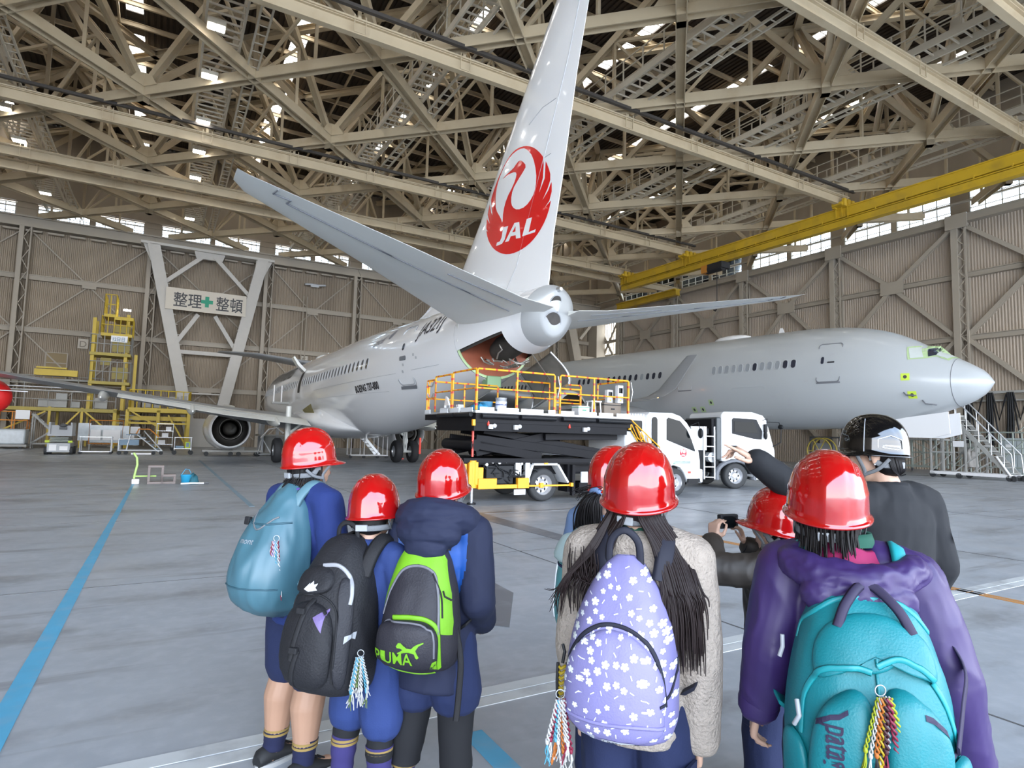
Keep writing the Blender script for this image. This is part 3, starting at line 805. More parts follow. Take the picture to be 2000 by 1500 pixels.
b = MB().smooth(); b.tube([g0[0][k] + V((-.02, .02, 0)) for k in range(11)], .03, 6); b.tube([g0[n][k] + V((0, .02, 0)) for k in range(11)], .03, 6); b.tube([g0[i][10] for i in range(n + 1)], .035, 6)
b.build('door_edge_frame', M_alu, dr)
b = MB().smooth(); b.tube([PL.P(35.9, -.3, 3.85), g0[8][5]], .015, 6); b.tube([g0[3][8], g0[9][3]], .014, 6); b.tube([PL.P(34.6, -.5, 3.5), g0[1][6]], .015, 6); b.build('stay_rod', M_pipe, dr)
# fin
b = MB().smooth()
def finsec(xl, xt, z, tk): return (PL.P(xl, 0, z), PL.P(xt, 0, z), tk)
FS = [(30.9, 37.15, 5.2, .085), (32.1, 37.35, 6.6, .105), (33.4, 37.7, 7.95, .105), (35.3, 38.2, 10.25, .10), (37.25, 38.85, 12.6, .09), (37.5, 38.9, 12.72, .05)]
b.loft([airfoil(PL.P(xl, 0, z), PL.P(xt, 0, z), tk, (0, 1, 0), 18) for xl, xt, z, tk in FS]); fin = b.build('tail_fin', M_aw, a1)
b = MB().smooth(); b.loft([airfoil(PL.P(xl, 0, z), PL.P(xt, 0, z), tk, (0, 1, 0), 10) for xl, xt, z, tk in ((26.6, 33, 5.5, .02), (28.8, 33, 5.85, .05), (30.6, 33.2, 6.35, .08), (31.9, 33.4, 6.75, .1))]); b.build('fin_fillet', M_aw, a1)
def finY(x, z):
    for p, q in zip(FS, FS[1:]):
        if z <= q[2]:
            t = (z - p[2]) / (q[2] - p[2]); xl = ease(p[0], q[0], t); xt = ease(p[1], q[1], t); tk = ease(p[3], q[3], t); break
    c = max(.001, min(.999, (x - xl) / (xt - xl)))
    return 5 * tk * (xt - xl) * (.2969 * sqrt(c) - .126 * c - .3516 * c * c + .2843 * c ** 3 - .1036 * c ** 4)
crane_emblem(fin, lambda u, v, k: PL.P(35.747 + 1.52 * u, finY(35.747 + 1.52 * u, 7.818 + 1.52 * v) + .008 * k, 7.818 + 1.52 * v), .22)
b = MB()
for pts in ([(35.3, 5.5), (35.82, 6.09), (36.99, 8.67), (37.9, 10.8), (38.45, 12.4)], [(36.95, 8.6), (37.25, 8.62)], [(36.3, 9.75), (36.9, 9.95), (37.45, 9.95)]):
    b.tube([PL.P(x, finY(x, z) + .003, z) for x, z in pts], .012, 5)
b.build('rudder_seam', M_linel, fin, fix=False)
# tailplanes
for sg, nm in ((1, 'tailplane'), (-1, 'tailplane')):
    b = MB().smooth()
    S = [(33.9, 37.95, .35, 4.62, .11), (34.35, 37.97, 1.2, 4.72, .11), (36.5, 38.6, 4.3, 5.25, .10), (38.25, 39.1, 7.0, 5.70, .09), (38.55, 39.15, 7.2, 5.75, .05)]
    b.loft([airfoil(PL.P(xl, sg * y, z + (.03 if sg > 0 else 0)), PL.P(xt, sg * y, z), tk, (0, 0, 1), 14) for xl, xt, y, z, tk in S]); tp = b.build(nm, M_ag, a1)
    def tpz(x, y, S=S):
        for p, q in zip(S, S[1:]):
            if y <= q[2]:
                t = (y - p[2]) / (q[2] - p[2]); xl = ease(p[0], q[0], t); xt = ease(p[1], q[1], t); z = ease(p[3], q[3], t); tk = ease(p[4], q[4], t)
                c = max(.001, min(.999, (x - xl) / (xt - xl)))
                return z - .9 * 5 * tk * (xt - xl) * (.2969 * sqrt(c) - .126 * c - .3516 * c * c + .2843 * c ** 3 - .1036 * c ** 4) - .004
    b = MB()
    for pts in ([(37.0, 1.0), (37.3, 2.2), (37.85, 4.2), (38.55, 6.35)], [(38.55, 6.35), (38.72, 6.3), (38.75, 6.6), (38.95, 6.55)], [(37.55, 1.0), (37.9, 3.0)]):
        P = []
        for (xa, ya), (xb, yb) in zip(pts, pts[1:]):
            for i in range(6): x = ease(xa, xb, i / 5); y = ease(ya, yb, i / 5); P.append(PL.P(x, sg * y, tpz(x, y)))
        b.tube(P, .014, 5)
    b.build('elevator_seam', M_line, tp, fix=False)
b = MB(); b.b2(PL.P(34.35, 1.10, 4.15), PL.P(34.55, 1.2, 4.62)); b.build('tailplane_fairing', M_ag, a1)
# wings, flaps, winglets, engines
for sg in (1, -1):
    S = [(13.4, 20.7, 1.5, 2.02, .12), (14.4, 20.75, 3.2, 2.2, .115), (16.0, 20.6, 5.8, 2.5, .11), (18.9, 21.55, 12, 3.3, .10), (21.1, 22.85, 16.6, 3.95, .10)]
    b = MB().smooth(); b.loft([airfoil(PL.P(xl, sg * y, z), PL.P(xt, sg * y, z - .05), tk, (0, 0, 1), 12) for xl, xt, y, z, tk in S]); wg = b.build('wing', M_agd, a1)
    b = MB().smooth(); b.loft([airfoil(PL.P(xl, sg * y, z), PL.P(xt, sg * y, z), .09, u, 10) for xl, xt, y, z, u in ((21.1, 22.85, 16.6, 3.95, (0, 0, 1)), (21.8, 23.3, 17.15, 4.12, (0, -sg * .6, 1)), (22.5, 23.9, 17.5, 4.55, (0, -sg, .4)), (24.3, 25.1, 17.95, 6.45, (0, -sg, .15)))]); b.build('winglet', M_agd, wg)
    b = MB().smooth(); b.ell(PL.P(22.7, sg * 17.25, 4.15), .09, 12, 8); b.build('navigation_light', mat('lit amber lamp', (1, .4, .1), .4, emit=(1, .35, .08), estr=12), wg)
    b = MB().smooth(); b.loft([airfoil(PL.P(xl, sg * y, z), PL.P(xt, sg * y, z2), .1, (0, 0, 1), 8) for xl, xt, y, z, z2 in ((19.9, 21.5, 2.2, 2.15, 1.85), (19.9, 21.3, 5.6, 2.5, 2.2), (20.5, 21.75, 9.5, 2.95, 2.75))]); b.build('flap', M_ag, wg)
    for y, xa, xb, z in ((3.6, 18.0, 21.9, 1.95), (6.9, 18.0, 21.9, 2.35), (10.0, 18.6, 22.0, 2.75)):
        b = MB().smooth(); L = xb - xa
        b.loft([[PL.P(xa + L * t, sg * y + .17 * k * cos(q), z + .25 - .3 * t + .23 * k * sin(q)) for q in [2 * pi * i / 16 for i in range(16)]] for t, k in ((0, .1), (.15, .6), (.4, 1), (.7, .95), (.9, .6), (1, .15))]); b.build('flap_fairing', M_ag, wg)
    # engine
    en = bpy.data.objects.new('engine', None); COL.objects.link(en); en.parent = a1; en.location = PL.P(13.0, sg * 4.83, 1.62)
    b = MB().smooth()
    prof = [(.80, 2.55), (.98, 2.45), (1.06, 2.2), (1.13, 1.4), (1.16, .4), (1.12, -.7), (1.02, -1.5), (.93, -2.05), (.90, -2.05), (.92, -1.2), (.95, 0)]
    b.lathe(prof, axis='X', n=40); b.build('nacelle', M_aw, en)
    b = MB().smooth(); b.lathe([(.95, 0), (.93, -.9), (.82, -1.0), (.62, -1.6), (.58, -1.9)], axis='X', n=36); b.lathe([(.80, 2.55), (.78, 1.6), (.0, 1.5)], axis='X', n=36); b.build('fan_duct', M_bay, en)
    b = MB().smooth(); b.lathe([(.50, -1.2), (.56, -1.75), (.53, -1.8), (.45, -1.5)], axis='X', n=30); b.lathe([(.34, -1.2), (.30, -1.8), (.18, -2.3), (.02, -2.55)], axis='X', n=24); b.build('exhaust_plug', mat('burnt steel', (.12, .115, .105), .35, metal=.6), en)
    b = MB()
    for k in range(8): q = 2 * pi * k / 8; b.b2((-1.02, .78 * cos(q) - .02, .78 * sin(q) - .02), (-.95, .78 * cos(q) + .02, .78 * sin(q) + .02))
    b.loft([[(1.2, yy, zz) for yy, zz in ((-.2, .95), (.2, .95), (.16, 1.35), (-.16, 1.35))], [(-1.6, yy, zz) for yy, zz in ((-.22, .75), (.22, .75), (.14, 1.2), (-.14, 1.2))], [(-3.4, yy, zz) for yy, zz in ((-.08, .5), (.08, .5), (.06, .8), (-.06, .8))]]); b.build('pylon', M_ag, en)
    # main gear
    gr = bpy.data.objects.new('landing_gear', None); COL.objects.link(gr); gr.parent = a1; gr.location = PL.P(19.7, sg * 2.86, .143)
    for k in (-1, 1):
        b = MB().smooth(); prof = [(.28, -.17), (.48, -.19), (.555, -.12), (.565, 0), (.555, .12), (.48, .19), (.28, .17)]
        b.lathe(prof, (0, k * .43, .565), 'Y', 28); b.mat(1); b.lathe([(.28, -.15), (.24, -.06), (.02, -.05), (.02, .05), (.24, .06), (.28, .15)], (0, k * .43, .565), 'Y', 20); b.build('wheel', [M_tyre, M_alu], gr)
    b = MB().smooth(); b.cyl((0, 0, .55), (0, 0, 2.6), .12, 14); b.cyl((0, -.45, .565), (0, .45, .565), .07, 12); b.tube([(0, 0, 1.3), (.1, -sg * 1.1, 2.2)], .06, 8); b.tube([(-.1, 0, .7), (-.35, 0, 1.1), (-.1, 0, 1.5)], .035, 8); b.build('strut', M_ag, gr)
gr = bpy.data.objects.new('landing_gear', None); COL.objects.link(gr); gr.parent = a1; gr.location = PL.P(4.0, 0, .143)
for k in (-1, 1):
    b = MB().smooth(); b.lathe([(.16, -.1), (.3, -.1), (.34, 0), (.3, .1), (.16, .1)], (0, k * .2, .34), 'Y', 20); b.build('wheel', M_tyre, gr)
b = MB().smooth(); b.cyl((0, 0, .34), (0, 0, 1.75), .08, 12); b.cyl((0, -.25, .34), (0, .25, .34), .05, 10); b.build('strut', M_ag, gr)
# belly fairing with its dark wheel bay edge
b = MB().smooth(); rr = []
for x, w, zl, zh in ((11.8, .6, 1.9, 2.3), (13, 1.9, 1.5, 2.5), (15, 2.15, 1.32, 2.9), (19, 2.2, 1.28, 2.95), (20.9, 2.1, 1.32, 2.95), (22.2, 1.9, 1.4, 2.6), (23.6, 1.4, 1.55, 2.1), (24.6, .5, 1.65, 1.75)):
    rr.append([PL.P(x, w * (abs(cos(t)) ** .8) * (1 if cos(t) > 0 else -1), (zl + zh) / 2 + (zh - zl) / 2 * sin(t)) for t in [2 * pi * i / 36 for i in range(36)]])
b.loft(rr); b.build('belly_fairing', M_aw, a1)
PL.patch('open_access_panel', [(20.9, 2.95), (18.6, 2.75), (19.6, 2.35), (20.9, 2.2)], mat('olive primed bay', (.20, .17, .06), .6, var=.4, vscale=6), off=.30)
# windows, doors, lettering
k = 0
for i in range(46):
    x = 28.4 - .512 * i
    if 16.3 < x < 17.5 or 11.2 < x < 11.6: continue
    w = PL.patch('cabin_window', rrect(x - .125, x + .125, 3.86, 4.24, .12, 3), M_win, off=.006)
    PL.outline('window_rim', rrect(x - .135, x + .135, 3.85, 4.25, .13, 3), .012, M_linel, w)
d = PL.outline('cabin_door', rrect(31.0, 31.85, 3.16, 4.95, .16), .018, M_linel)
PL.outline('door_seam', rrect(30.95, 31.9, 3.12, 5.0, .18), .008, M_line, d)
PL.patch('door_handle', rrect(31.28, 31.72, 3.88, 4.02, .05), M_line, d); PL.patch('door_window', rrect(31.4, 31.56, 4.2, 4.42, .07), M_win, d)
PL.patch('door_sill', [(30.9, 3.04), (31.75, 3.04), (31.85, 3.13), (30.98, 3.13)], M_line, d, off=.03)
for x, z in ((31.4, 3.55), (31.5, 3.75), (32.2, 4.0), (32.35, 3.9)): PL.patch('placard', rrect(x - .05, x + .05, z - .04, z + .04, .01, 1), M_linel)
PL.letters('registration_lettering', 'JA321J', 32.28, 4.52, .62, M_ink, slope=.1, bold=.006, shear=.25, sx=.82)
PL.letters('type_lettering', 'BOEING 737-800', 27.15, 3.07, .34, M_ink, slope=.025, bold=.014, shear=.05, sx=.92)
PL.letters('charity_lettering', 'unicef', 28.35, 4.62, .42, M_line, slope=.07, bold=.003, shear=.1, sx=1.0)
PL.patch('charity_globe', [(29.85 + .17 * cos(t), 4.92 + .17 * sin(t)) for t in [2 * pi * i / 20 for i in range(20)]], M_line)
PL.letters('airline_lettering', 'JAPAN AIRLINES', 6.2, 4.60, 1.0, M_ink, slope=.0, bold=.02, shear=.3, sx=.98)
for pts in ([(20.5, 3.5), (28, 3.5), (30.9, 3.52)], [(31.9, 3.56), (33.4, 3.62)], [(34.4, 2.9), (34.4, 5.4)], [(21, 3.1), (30, 3.0)]):
    b = MB(); P = []
    for (xa, za), (xb, zb_) in zip(pts, pts[1:]):
        for i in range(13): P.append(PL.surf(ease(xa, xb, i / 12), ease(za, zb_, i / 12), .001))
    b.tube(P, .006, 4); b.build('skin_seam', M_linel, a1, fix=False)
# overwing exit hatch standing open, roof aerials
b = MB().smooth(); b.loft([[V(p) + V((dx, 0, 0)) for p in (PL.P(16.9, 1.75, 4.62), PL.P(16.9, 2.1, 4.95), PL.P(16.9, 2.35, 5.35), PL.P(16.9, 2.28, 5.4), PL.P(16.9, 2.0, 5.05), PL.P(16.9, 1.68, 4.75))] for dx in (-.28, .28)]); b.build('overwing_hatch', M_ag, a1)
PL.patch('hatch_opening', rrect(16.62, 17.18, 3.55, 4.6, .1), M_bay)
b = MB()
for x in (10, 14.5): b.prism([(-.3, 0), (.3, 0), (.12, .32), (-.05, .32)], PL.P(x, -.01, 5.73), (-1, 0, 0), (0, 0, 1), .03)
b.build('blade_aerial', M_aw, a1)
b = MB().smooth(); b.ell(PL.P(13.5, 0, 5.75), (1.0, .45, .3), 20, 10); b.build('antenna_dome', M_aw, a1)
b = MB()
for x in (25.5, 29.2): b.prism([(-.1, 0), (.1, 0), (.06, .16), (-.04, .16)], PL.P(x, 0, PL.sec(x)[0] - .02), (-1, 0, 0), (0, 0, 1), .02)
b.prism([(-.1, 0), (.1, 0), (.04, -.35), (-.08, -.35)], PL.P(23.6, .3, 1.6), (-1, 0, 0), (0, 0, 1), .02)
b.build('small_aerial', M_aw, a1)

# ---------------------------------------------------------------- the grey widebody with its nose to the right
a2 = thing('airliner', 'plain grey-white widebody airliner with its nose pointing right along the right wall', 'airplane', (20.7045, 25.9278, 0), -.97394)
QL = Plane(a2, [(0,4.32,4.28,.02),(.3,4.78,3.86,.48),(.8,5.15,3.5,.85),(1.5,5.58,3.2,1.2),(2.4,6.1,2.9,1.56),(3.3,6.65,2.68,1.86),(4.3,7.08,2.5,2.12),(5.6,7.40,2.35,2.34),(7,7.56,2.26,2.46),(8.5,7.63,2.22,2.515),(20,7.63,2.22,2.515),(36,7.63,2.22,2.515),(42,7.6,2.9,2.3),(48,7.4,4.4,1.4),(52,7.1,5.6,.5)], 0.0, -1)
b = MB().smooth(); xs_ = [0, .08, .2, .4, .7, 1.0] + [1.5 + .5 * i for i in range(14)] + [9 + i for i in range(44)]
b.loft([QL.ring(x, 56) for x in xs_], cap=True); b.build('fuselage', M_primer, a2)
b = MB().smooth(); b.tube([p for p in QL.ring(1.25, 56, 1.001)], .012, 4, closed=True); b.build('radome_seam', M_line, a2, fix=False)
w = QL.patch('cockpit_window', [(2.92, 6.02), (2.42, 6.1), (2.12, 5.42), (2.75, 5.38)], M_green, off=.012)
QL.patch('window_pane', [(2.84, 5.95), (2.48, 6.0), (2.24, 5.47), (2.68, 5.44)], mat('masked pane', (.55, .60, .58), .4), w, off=.02)
w = QL.patch('cockpit_window', [(2.42, 6.1), (1.95, 6.06), (1.55, 5.62), (2.12, 5.42)], M_green, off=.012)
QL.patch('window_pane', [(2.30, 6.03), (2.0, 6.0), (1.68, 5.64), (2.1, 5.5)], M_win, w, off=.02)
b = MB().smooth()
def nosetop(x, y, off=.0):
    zt, zb, hw = QL.sec(x); zc = (zt + zb) / 2; hh = (zt - zb) / 2; q = y / hw
    return QL.P(x, y, zc + hh * sqrt(max(0, 1 - q * q)) + off)
w = None
for nm, m, pts, off in (('cockpit_window', M_green, [(1.95, -.85), (1.95, -.02), (1.22, -.02), (1.42, -.72)], .015), ('window_pane', MATS['masked pane'], [(1.88, -.78), (1.88, -.1), (1.32, -.1), (1.48, -.66)], .03)):
    vs, fs = poly_tris([pts]); w = decal(nm, vs, fs, lambda a, c, off=off: nosetop(a, c, off), m, w or a2, .2)
for x0 in (6.0, ):
    d = QL.outline('cabin_door', rrect(5.42, 6.5, 4.5, 6.42, .14), .028, M_line)
    QL.patch('door_window', rrect(6.15, 6.29, 5.4, 5.75, .06), M_win, d); QL.patch('door_handle', rrect(5.65, 5.98, 5.42, 5.5, .03), M_ink, d)
    QL.patch('placard', rrect(5.7, 5.9, 5.05, 5.2, .02), M_linel, d); QL.patch('placard', rrect(5.68, 5.95, 5.78, 5.9, .02), M_linel, d)
    QL.patch('door_sill', [(5.4, 4.42), (6.52, 4.42), (6.52, 4.5), (5.4, 4.5)], M_line, d)
d = QL.outline('cabin_door', rrect(14.1, 15.1, 4.5, 6.42, .14), .02, M_linel); QL.patch('door_sill', [(14.1, 4.42), (15.1, 4.42), (15.1, 4.48), (14.1, 4.48)], M_line, d)
rw = random.Random(5)
for i in range(12):
    x = 7.68 + .441 * i
    w = QL.patch('cabin_window', rrect(x - .12, x + .12, 5.32, 5.74, .11, 3), M_win if i in (0, 1, 5) else M_win2, off=.008)
    QL.outline('window_rim', rrect(x - .14, x + .14, 5.30, 5.76, .12, 3), .016, M_linel, w)
i = 0; x = 16.6
while x < 38:
    if not (22.6 < x < 23.3 or 24.4 < x < 25.2):
        QL.patch('cabin_window', rrect(x - .13, x + .13, 5.32, 5.74, .12, 3), M_win2 if i % 7 == 3 else M_win, off=.008)
    x += .52; i += 1
for x, z, m in ((2.79, 4.59, M_lime), (2.61, 3.78, M_lime), (12.87, 3.71, M_green), (14.22, 3.33, M_green), (13.6, 3.33, M_green)):
    o = QL.patch('sensor_mask', rrect(x - .16, x + .16, z - .16, z + .16, .01, 1), m, off=.012); QL.patch('sensor_disc', [(x + .07 * cos(t), z + .08 * sin(t)) for t in [2 * pi * i / 12 for i in range(12)]], M_ink, o, off=.02)
b = MB().smooth()
for x, z in ((2.9, 3.9), (2.3, 3.55)): b.tube([QL.surf(x, z, 0), QL.surf(x - .12, z - .06, .16), QL.surf(x - .5, z - .08, .2)], .03, 6)
b.build('pitot_probe', M_line, a2)
for pts in ([(9.3, 4.45), (11.3, 4.45), (11.3, 2.9), (9.3, 2.9)],):
    QL.outline('cargo_door', rrect(9.3, 11.3, 2.9, 4.45, .08), .012, M_linel)
for x, z in ((8.9, 3.9), (8.0, 3.7), (8.1, 3.45), (7.0, 4.6)): QL.patch('small_vent', rrect(x - .12, x + .12, z - .05, z + .05, .02, 1), M_linel)
# wings, engines, gear of the widebody
for sg in (-1, 1):
    b = MB().smooth(); b.loft([airfoil(QL.P(xl, sg * y, z), QL.P(xt, sg * y, z), tk, (0, 0, 1), 12) for xl, xt, y, z, tk in ((17.5, 28.5, 1.5, 3.0, .13), (19.5, 28.4, 5, 3.35, .12), (21.8, 28.9, 9, 4.0, .11), (33.0, 35.4, 23.3, 6.5, .10), (37.4, 38.6, 24.8, 6.95, .09))]); b.build('wing', M_agd, a2)
    en = bpy.data.objects.new('engine', None); COL.objects.link(en); en.parent = a2; en.location = QL.P(21.2, sg * 7.9, 3.0)
    b = MB().smooth(); b.lathe([(1.12, 2.6), (1.3, 2.5), (1.38, 2.1), (1.42, 1.0), (1.38, -.6), (1.2, -1.8), (1.05, -2.4), (1.0, -2.4), (1.05, 0)], axis='X', n=36); b.build('nacelle', M_primer, en)
    b = MB().smooth(); b.lathe([(1.12, 2.6), (1.1, 1.6), (.0, 1.4)], axis='X', n=32); b.lathe([(1.03, -.5), (.7, -1.2), (.62, -3.0), (.3, -3.1)], axis='X', n=28); b.build('fan_duct', M_bay, en)
    b = MB(); b.loft([[(1.2, yy, zz) for yy, zz in ((-.2, 1.3), (.2, 1.3), (.16, 1.6), (-.16, 1.6))], [(-4.5, yy, zz) for yy, zz in ((-.1, .7), (.1, .7), (.1, 1.6), (-.1, 1.6))]]); b.build('pylon', M_primer, en)
    gr = bpy.data.objects.new('landing_gear', None); COL.objects.link(gr); gr.parent = a2; gr.location = QL.P(26.8, sg * 4.6, 0)
    for dx in (-.7, .7):
        for k in (-.55, .55):
            b = MB().smooth(); b.lathe([(.3, -.2), (.5, -.2), (.58, 0), (.5, .2), (.3, .2), (.02, .1), (.02, -.1), (.3, -.2)], (dx, k, .58), 'Y', 22); b.build('wheel', M_tyre, gr)
    b = MB().smooth(); b.cyl((-.8, 0, .6), (.8, 0, .6), .1, 10); b.cyl((0, 0, .6), (0, 0, 3.6), .18, 12); b.build('strut', M_ag, gr)
gr = bpy.data.objects.new('landing_gear', None); COL.objects.link(gr); gr.parent = a2; gr.location = QL.P(4.9, 0, 0)
for k in (-1, 1):
    b = MB().smooth(); b.lathe([(.2, -.14), (.42, -.14), (.47, 0), (.42, .14), (.2, .14), (.02, .05), (.02, -.05), (.2, -.14)], (0, k * .32, .47), 'Y', 22); b.build('wheel', M_tyre, gr)
b = MB().smooth(); b.cyl((0, 0, .47), (0, 0, 2.7), .12, 12); b.cyl((0, -.36, .47), (0, .36, .47), .07, 10); b.tube([(0, 0, 1.3), (1.1, 0, 2.5)], .06, 8); b.build('strut', M_ag, gr)
# nose wheel door hanging open
b = MB(); b.prism([(4.6, 0), (1.55, 0.42), (1.5, -.55), (2.2, -.75), (4.6, -.72)], QL.P(0, -.62, 2.62), (-1, 0, 0), (0, 0, 1), .05); b.build('nose_wheel_door', M_aw, a2)
b = MB(); b.prism([(4.6, 0), (1.55, 0.42), (1.5, -.55), (2.2, -.75), (4.6, -.72)], QL.P(0, .62, 2.62), (-1, 0, 0), (0, 0, 1), .05); b.build('nose_wheel_door', M_aw, a2)
b = MB().smooth(); b.loft([airfoil(QL.P(43, 0, 7.3), QL.P(51, 0, 7.3), .1, (0, 1, 0), 12), airfoil(QL.P(50.2, 0, 15.2), QL.P(53.5, 0, 15.2), .1, (0, 1, 0), 12)]); b.build('tail_fin', M_primer, a2)
for sg in (-1, 1):
    b = MB().smooth(); b.loft([airfoil(QL.P(45, sg * .8, 6.4), QL.P(50.5, sg * .8, 6.4), .1, (0, 0, 1), 10), airfoil(QL.P(51.3, sg * 9.3, 7.4), QL.P(53.3, sg * 9.3, 7.4), .1, (0, 0, 1), 10)]); b.build('tailplane', M_primer, a2)
b = MB().smooth(); b.ell(QL.P(13.0, 0, 7.63), (1.3, .5, .28), 20, 10); b.build('antenna_dome', M_aw, a2)
b = MB(); b.prism([(-.2, 0), (.2, 0), (.1, .35), (-.05, .35)], QL.P(9.8, 0, 7.6), (-1, 0, 0), (0, 0, 1), .03); b.build('blade_aerial', M_aw, a2)
# ================================================================ trucks
M_tw = mat('white truck paint', (.80, .83, .86), .18, coat=.5)
M_blk = mat('black painted steel', (.007, .007, .009), .55, var=.3, vscale=3, spec=.2)
M_blk2 = mat('black plastic', (.012, .013, .015), .5, spec=.25)
M_amber = mat('orange yellow rail paint', (.80, .36, .012), .4, var=.08, vscale=5)
M_tape = mat('red reflective tape', (.62, .05, .03), .35)
M_rim = mat('silver wheel rim', (.55, .56, .58), .35, metal=.6)
M_cabwin = mat('dark truck glass', (.006, .008, .009), .08, spec=.12)
M_galv = mat('galvanised steel', (.50, .52, .54), .38, metal=.5, var=.1, vscale=4)
M_gpl = mat('light grey plastic', (.62, .64, .66), .4)
M_chrome = mat('chrome rod', (.8, .8, .82), .12, metal=.9)
M_rubber = mat('truck tyre', (.028, .03, .032), .7, bump=.2, bscale=60)
M_emblem = mat('dark red emblem', (.42, .01, .03), .35)
M_gsign = mat('green sticker', (.03, .30, .17), .4)

def wheel(parent, c, r, w, side, nm='wheel'):
    o = bpy.data.objects.new(nm, None); COL.objects.link(o); o.parent = parent; o.location = c
    b = MB().smooth()
    b.lathe([(r * .60, -w * .45), (r * .86, -w * .5), (r * .97, -w * .42), (r, -w * .2), (r, w * .2), (r * .97, w * .42), (r * .86, w * .5), (r * .60, w * .45)], axis='Y', n=36); b.build('tyre', M_rubber, o)
    b = MB().smooth(); s = side
    b.lathe([(r * .62, s * w * .46), (r * .58, s * w * .40), (r * .54, s * w * .1), (r * .50, 0), (r * .28, s * w * .02), (r * .26, s * w * .25), (r * .13, s * w * .3), (0.001, s * w * .3)], axis='Y', n=32)
    b.mat(1)
    for k in range(8):
        a = 2 * pi * k / 8; b.ell((r * .40 * cos(a), s * w * .03, r * .40 * sin(a)), (r * .055, w * .03, r * .085), 10, 6)
        b.cyl((r * .2 * cos(a + .3), s * w * .2, r * .2 * sin(a + .3)), (r * .2 * cos(a + .3), s * w * .32, r * .2 * sin(a + .3)), r * .03, 8, mi=0)
    b.build('rim', [M_rim, M_blk], o)
    return o
def cuffed(b, path, r, step=.32, off=.1, n=8):     # painted tube with red tape cuffs
    b.tube(path, r, n, mi=0)
    for p, q in zip(path, path[1:]):
        p = V(p); q = V(q); L = (q - p).length; d = (q - p).normalized(); s = off
        while s < L - .05:
            b.cyl(p + d * s, p + d * min(s + .05, L), r * 1.08, n, mi=1); s += step
def text_on(name, txt, o, ux, uy, size, m, parent, bold=0.0, shear=0.0, sx=1.0, align='LEFT'):
    vs, fs = text_polys(txt, size, bold, shear, sx, align); o = V(o); ux = V(ux); uy = V(uy)
    return decal(name, vs, fs, lambda a, c: o + ux * a + uy * c, m, parent)
def cab_shell(prof, w, y0, bevel=.05):
    b = MB(); n = len(prof)
    b.add([(x, y0, z) for x, z in prof] + [(x, y0 + w, z) for x, z in prof], [tuple(range(n)), tuple(range(2 * n - 1, n - 1, -1))] + [(i, n + i, n + (i + 1) % n, (i + 1) % n) for i in range(n)])
    return b

# ---------------------------------------------------------------- scissor lift truck: x forward along the side wall direction
T1 = thing('lift_truck', 'scissor lift truck with black raised platform and orange guard rails under the tail', 'truck', hang(6.0, 12.0), WY)
W1 = 2.05
b = MB()
b.b2((-.25, .25, .62), (6.3, .55, .88)); b.b2((-.25, 1.5, .62), (6.3, 1.8, .88))
for x in (-.2, .9, 2.5, 3.6, 4.3): b.b2((x, .25, .66), (x + .12, 1.8, .84))
b.b2((-.28, .05, .86), (4.4, W1 - .05, .99)); b.b2((-.28, -.02, .90), (4.4, .06, 1.0))
b.build('chassis', M_blk, T1)
b = MB(); b.b2((.30, .02, .42), (1.0, .5, .84)); b.build('hydraulic_box', M_blk2, T1, bevel=.02)
b = MB().smooth()
rnd = random.Random(8)
for i in range(12):
    x = rnd.uniform(.2, 1.5); P = []
    z = rnd.uniform(.5, .9)
    for k in range(5): P.append((x, rnd.uniform(-.02, .06), z)); x += rnd.uniform(-.03, .2); z = max(.4, min(.92, z + rnd.uniform(-.16, .16)))
    b.tube(P, rnd.choice((.012, .018)), 6)
b.build('hose', M_blk2, T1)
b = MB().smooth()
for x, z in ((.45, .92), (.62, .9), (.8, .93), (1.2, .88), (.3, .86)): b.cyl((x, .0, z), (x, .08, z), .035, 10)
b.b2((1.3, .0, .45), (1.42, .1, .95)); b.b2((1.05, .02, .6), (1.2, .1, .9)); b.build('valve_block', M_galv, T1)
# stabilisers and the low orange bar
for y, nm in ((-.06, 0), (W1 - .1, 1)):
    b = MB(); b.b2((-.16, y, .42), (.06, y + .18, .92)); b.b2((.06, y + .02, .33), (.2, y + .16, .8)); b.smooth(); b.cyl((-.05, y + .08, .40), (-.05, y + .08, .95), .09, 14); b.cyl((-.05, y + .08, .36), (-.05, y + .08, .44), .11, 14)
    o = b.build('stabiliser', M_amber, T1, bevel=.008)
    b = MB().smooth(); b.cyl((-.05, y + .08, .03), (-.05, y + .08, .42), .035, 12); b.build('jack_rod', M_chrome, o)
    b = MB().smooth(); b.cyl((-.05, y + .08, 0), (-.05, y + .08, .035), .1, 14); b.build('jack_foot', M_blk2, o)
b = MB(); b.b2((.06, -.08, .33), (.52, .02, .56)); b.b2((.52, -.06, .33), (1.06, .0, .42)); b.b2((1.06, -.08, .33), (1.36, .02, .56)); b.b2((1.36, -.05, .355), (2.58, -.01, .395)); b.b2((1.66, -.08, .33), (1.76, .0, .44)); b.b2((2.52, -.08, .34), (2.6, .0, .43))
b.build('side_bar', M_amber, T1, bevel=.008)
b = MB(); b.b2((-.27, -.05, .30), (-.22, .06, .88)); b.build('corner_post', M_amber, T1)
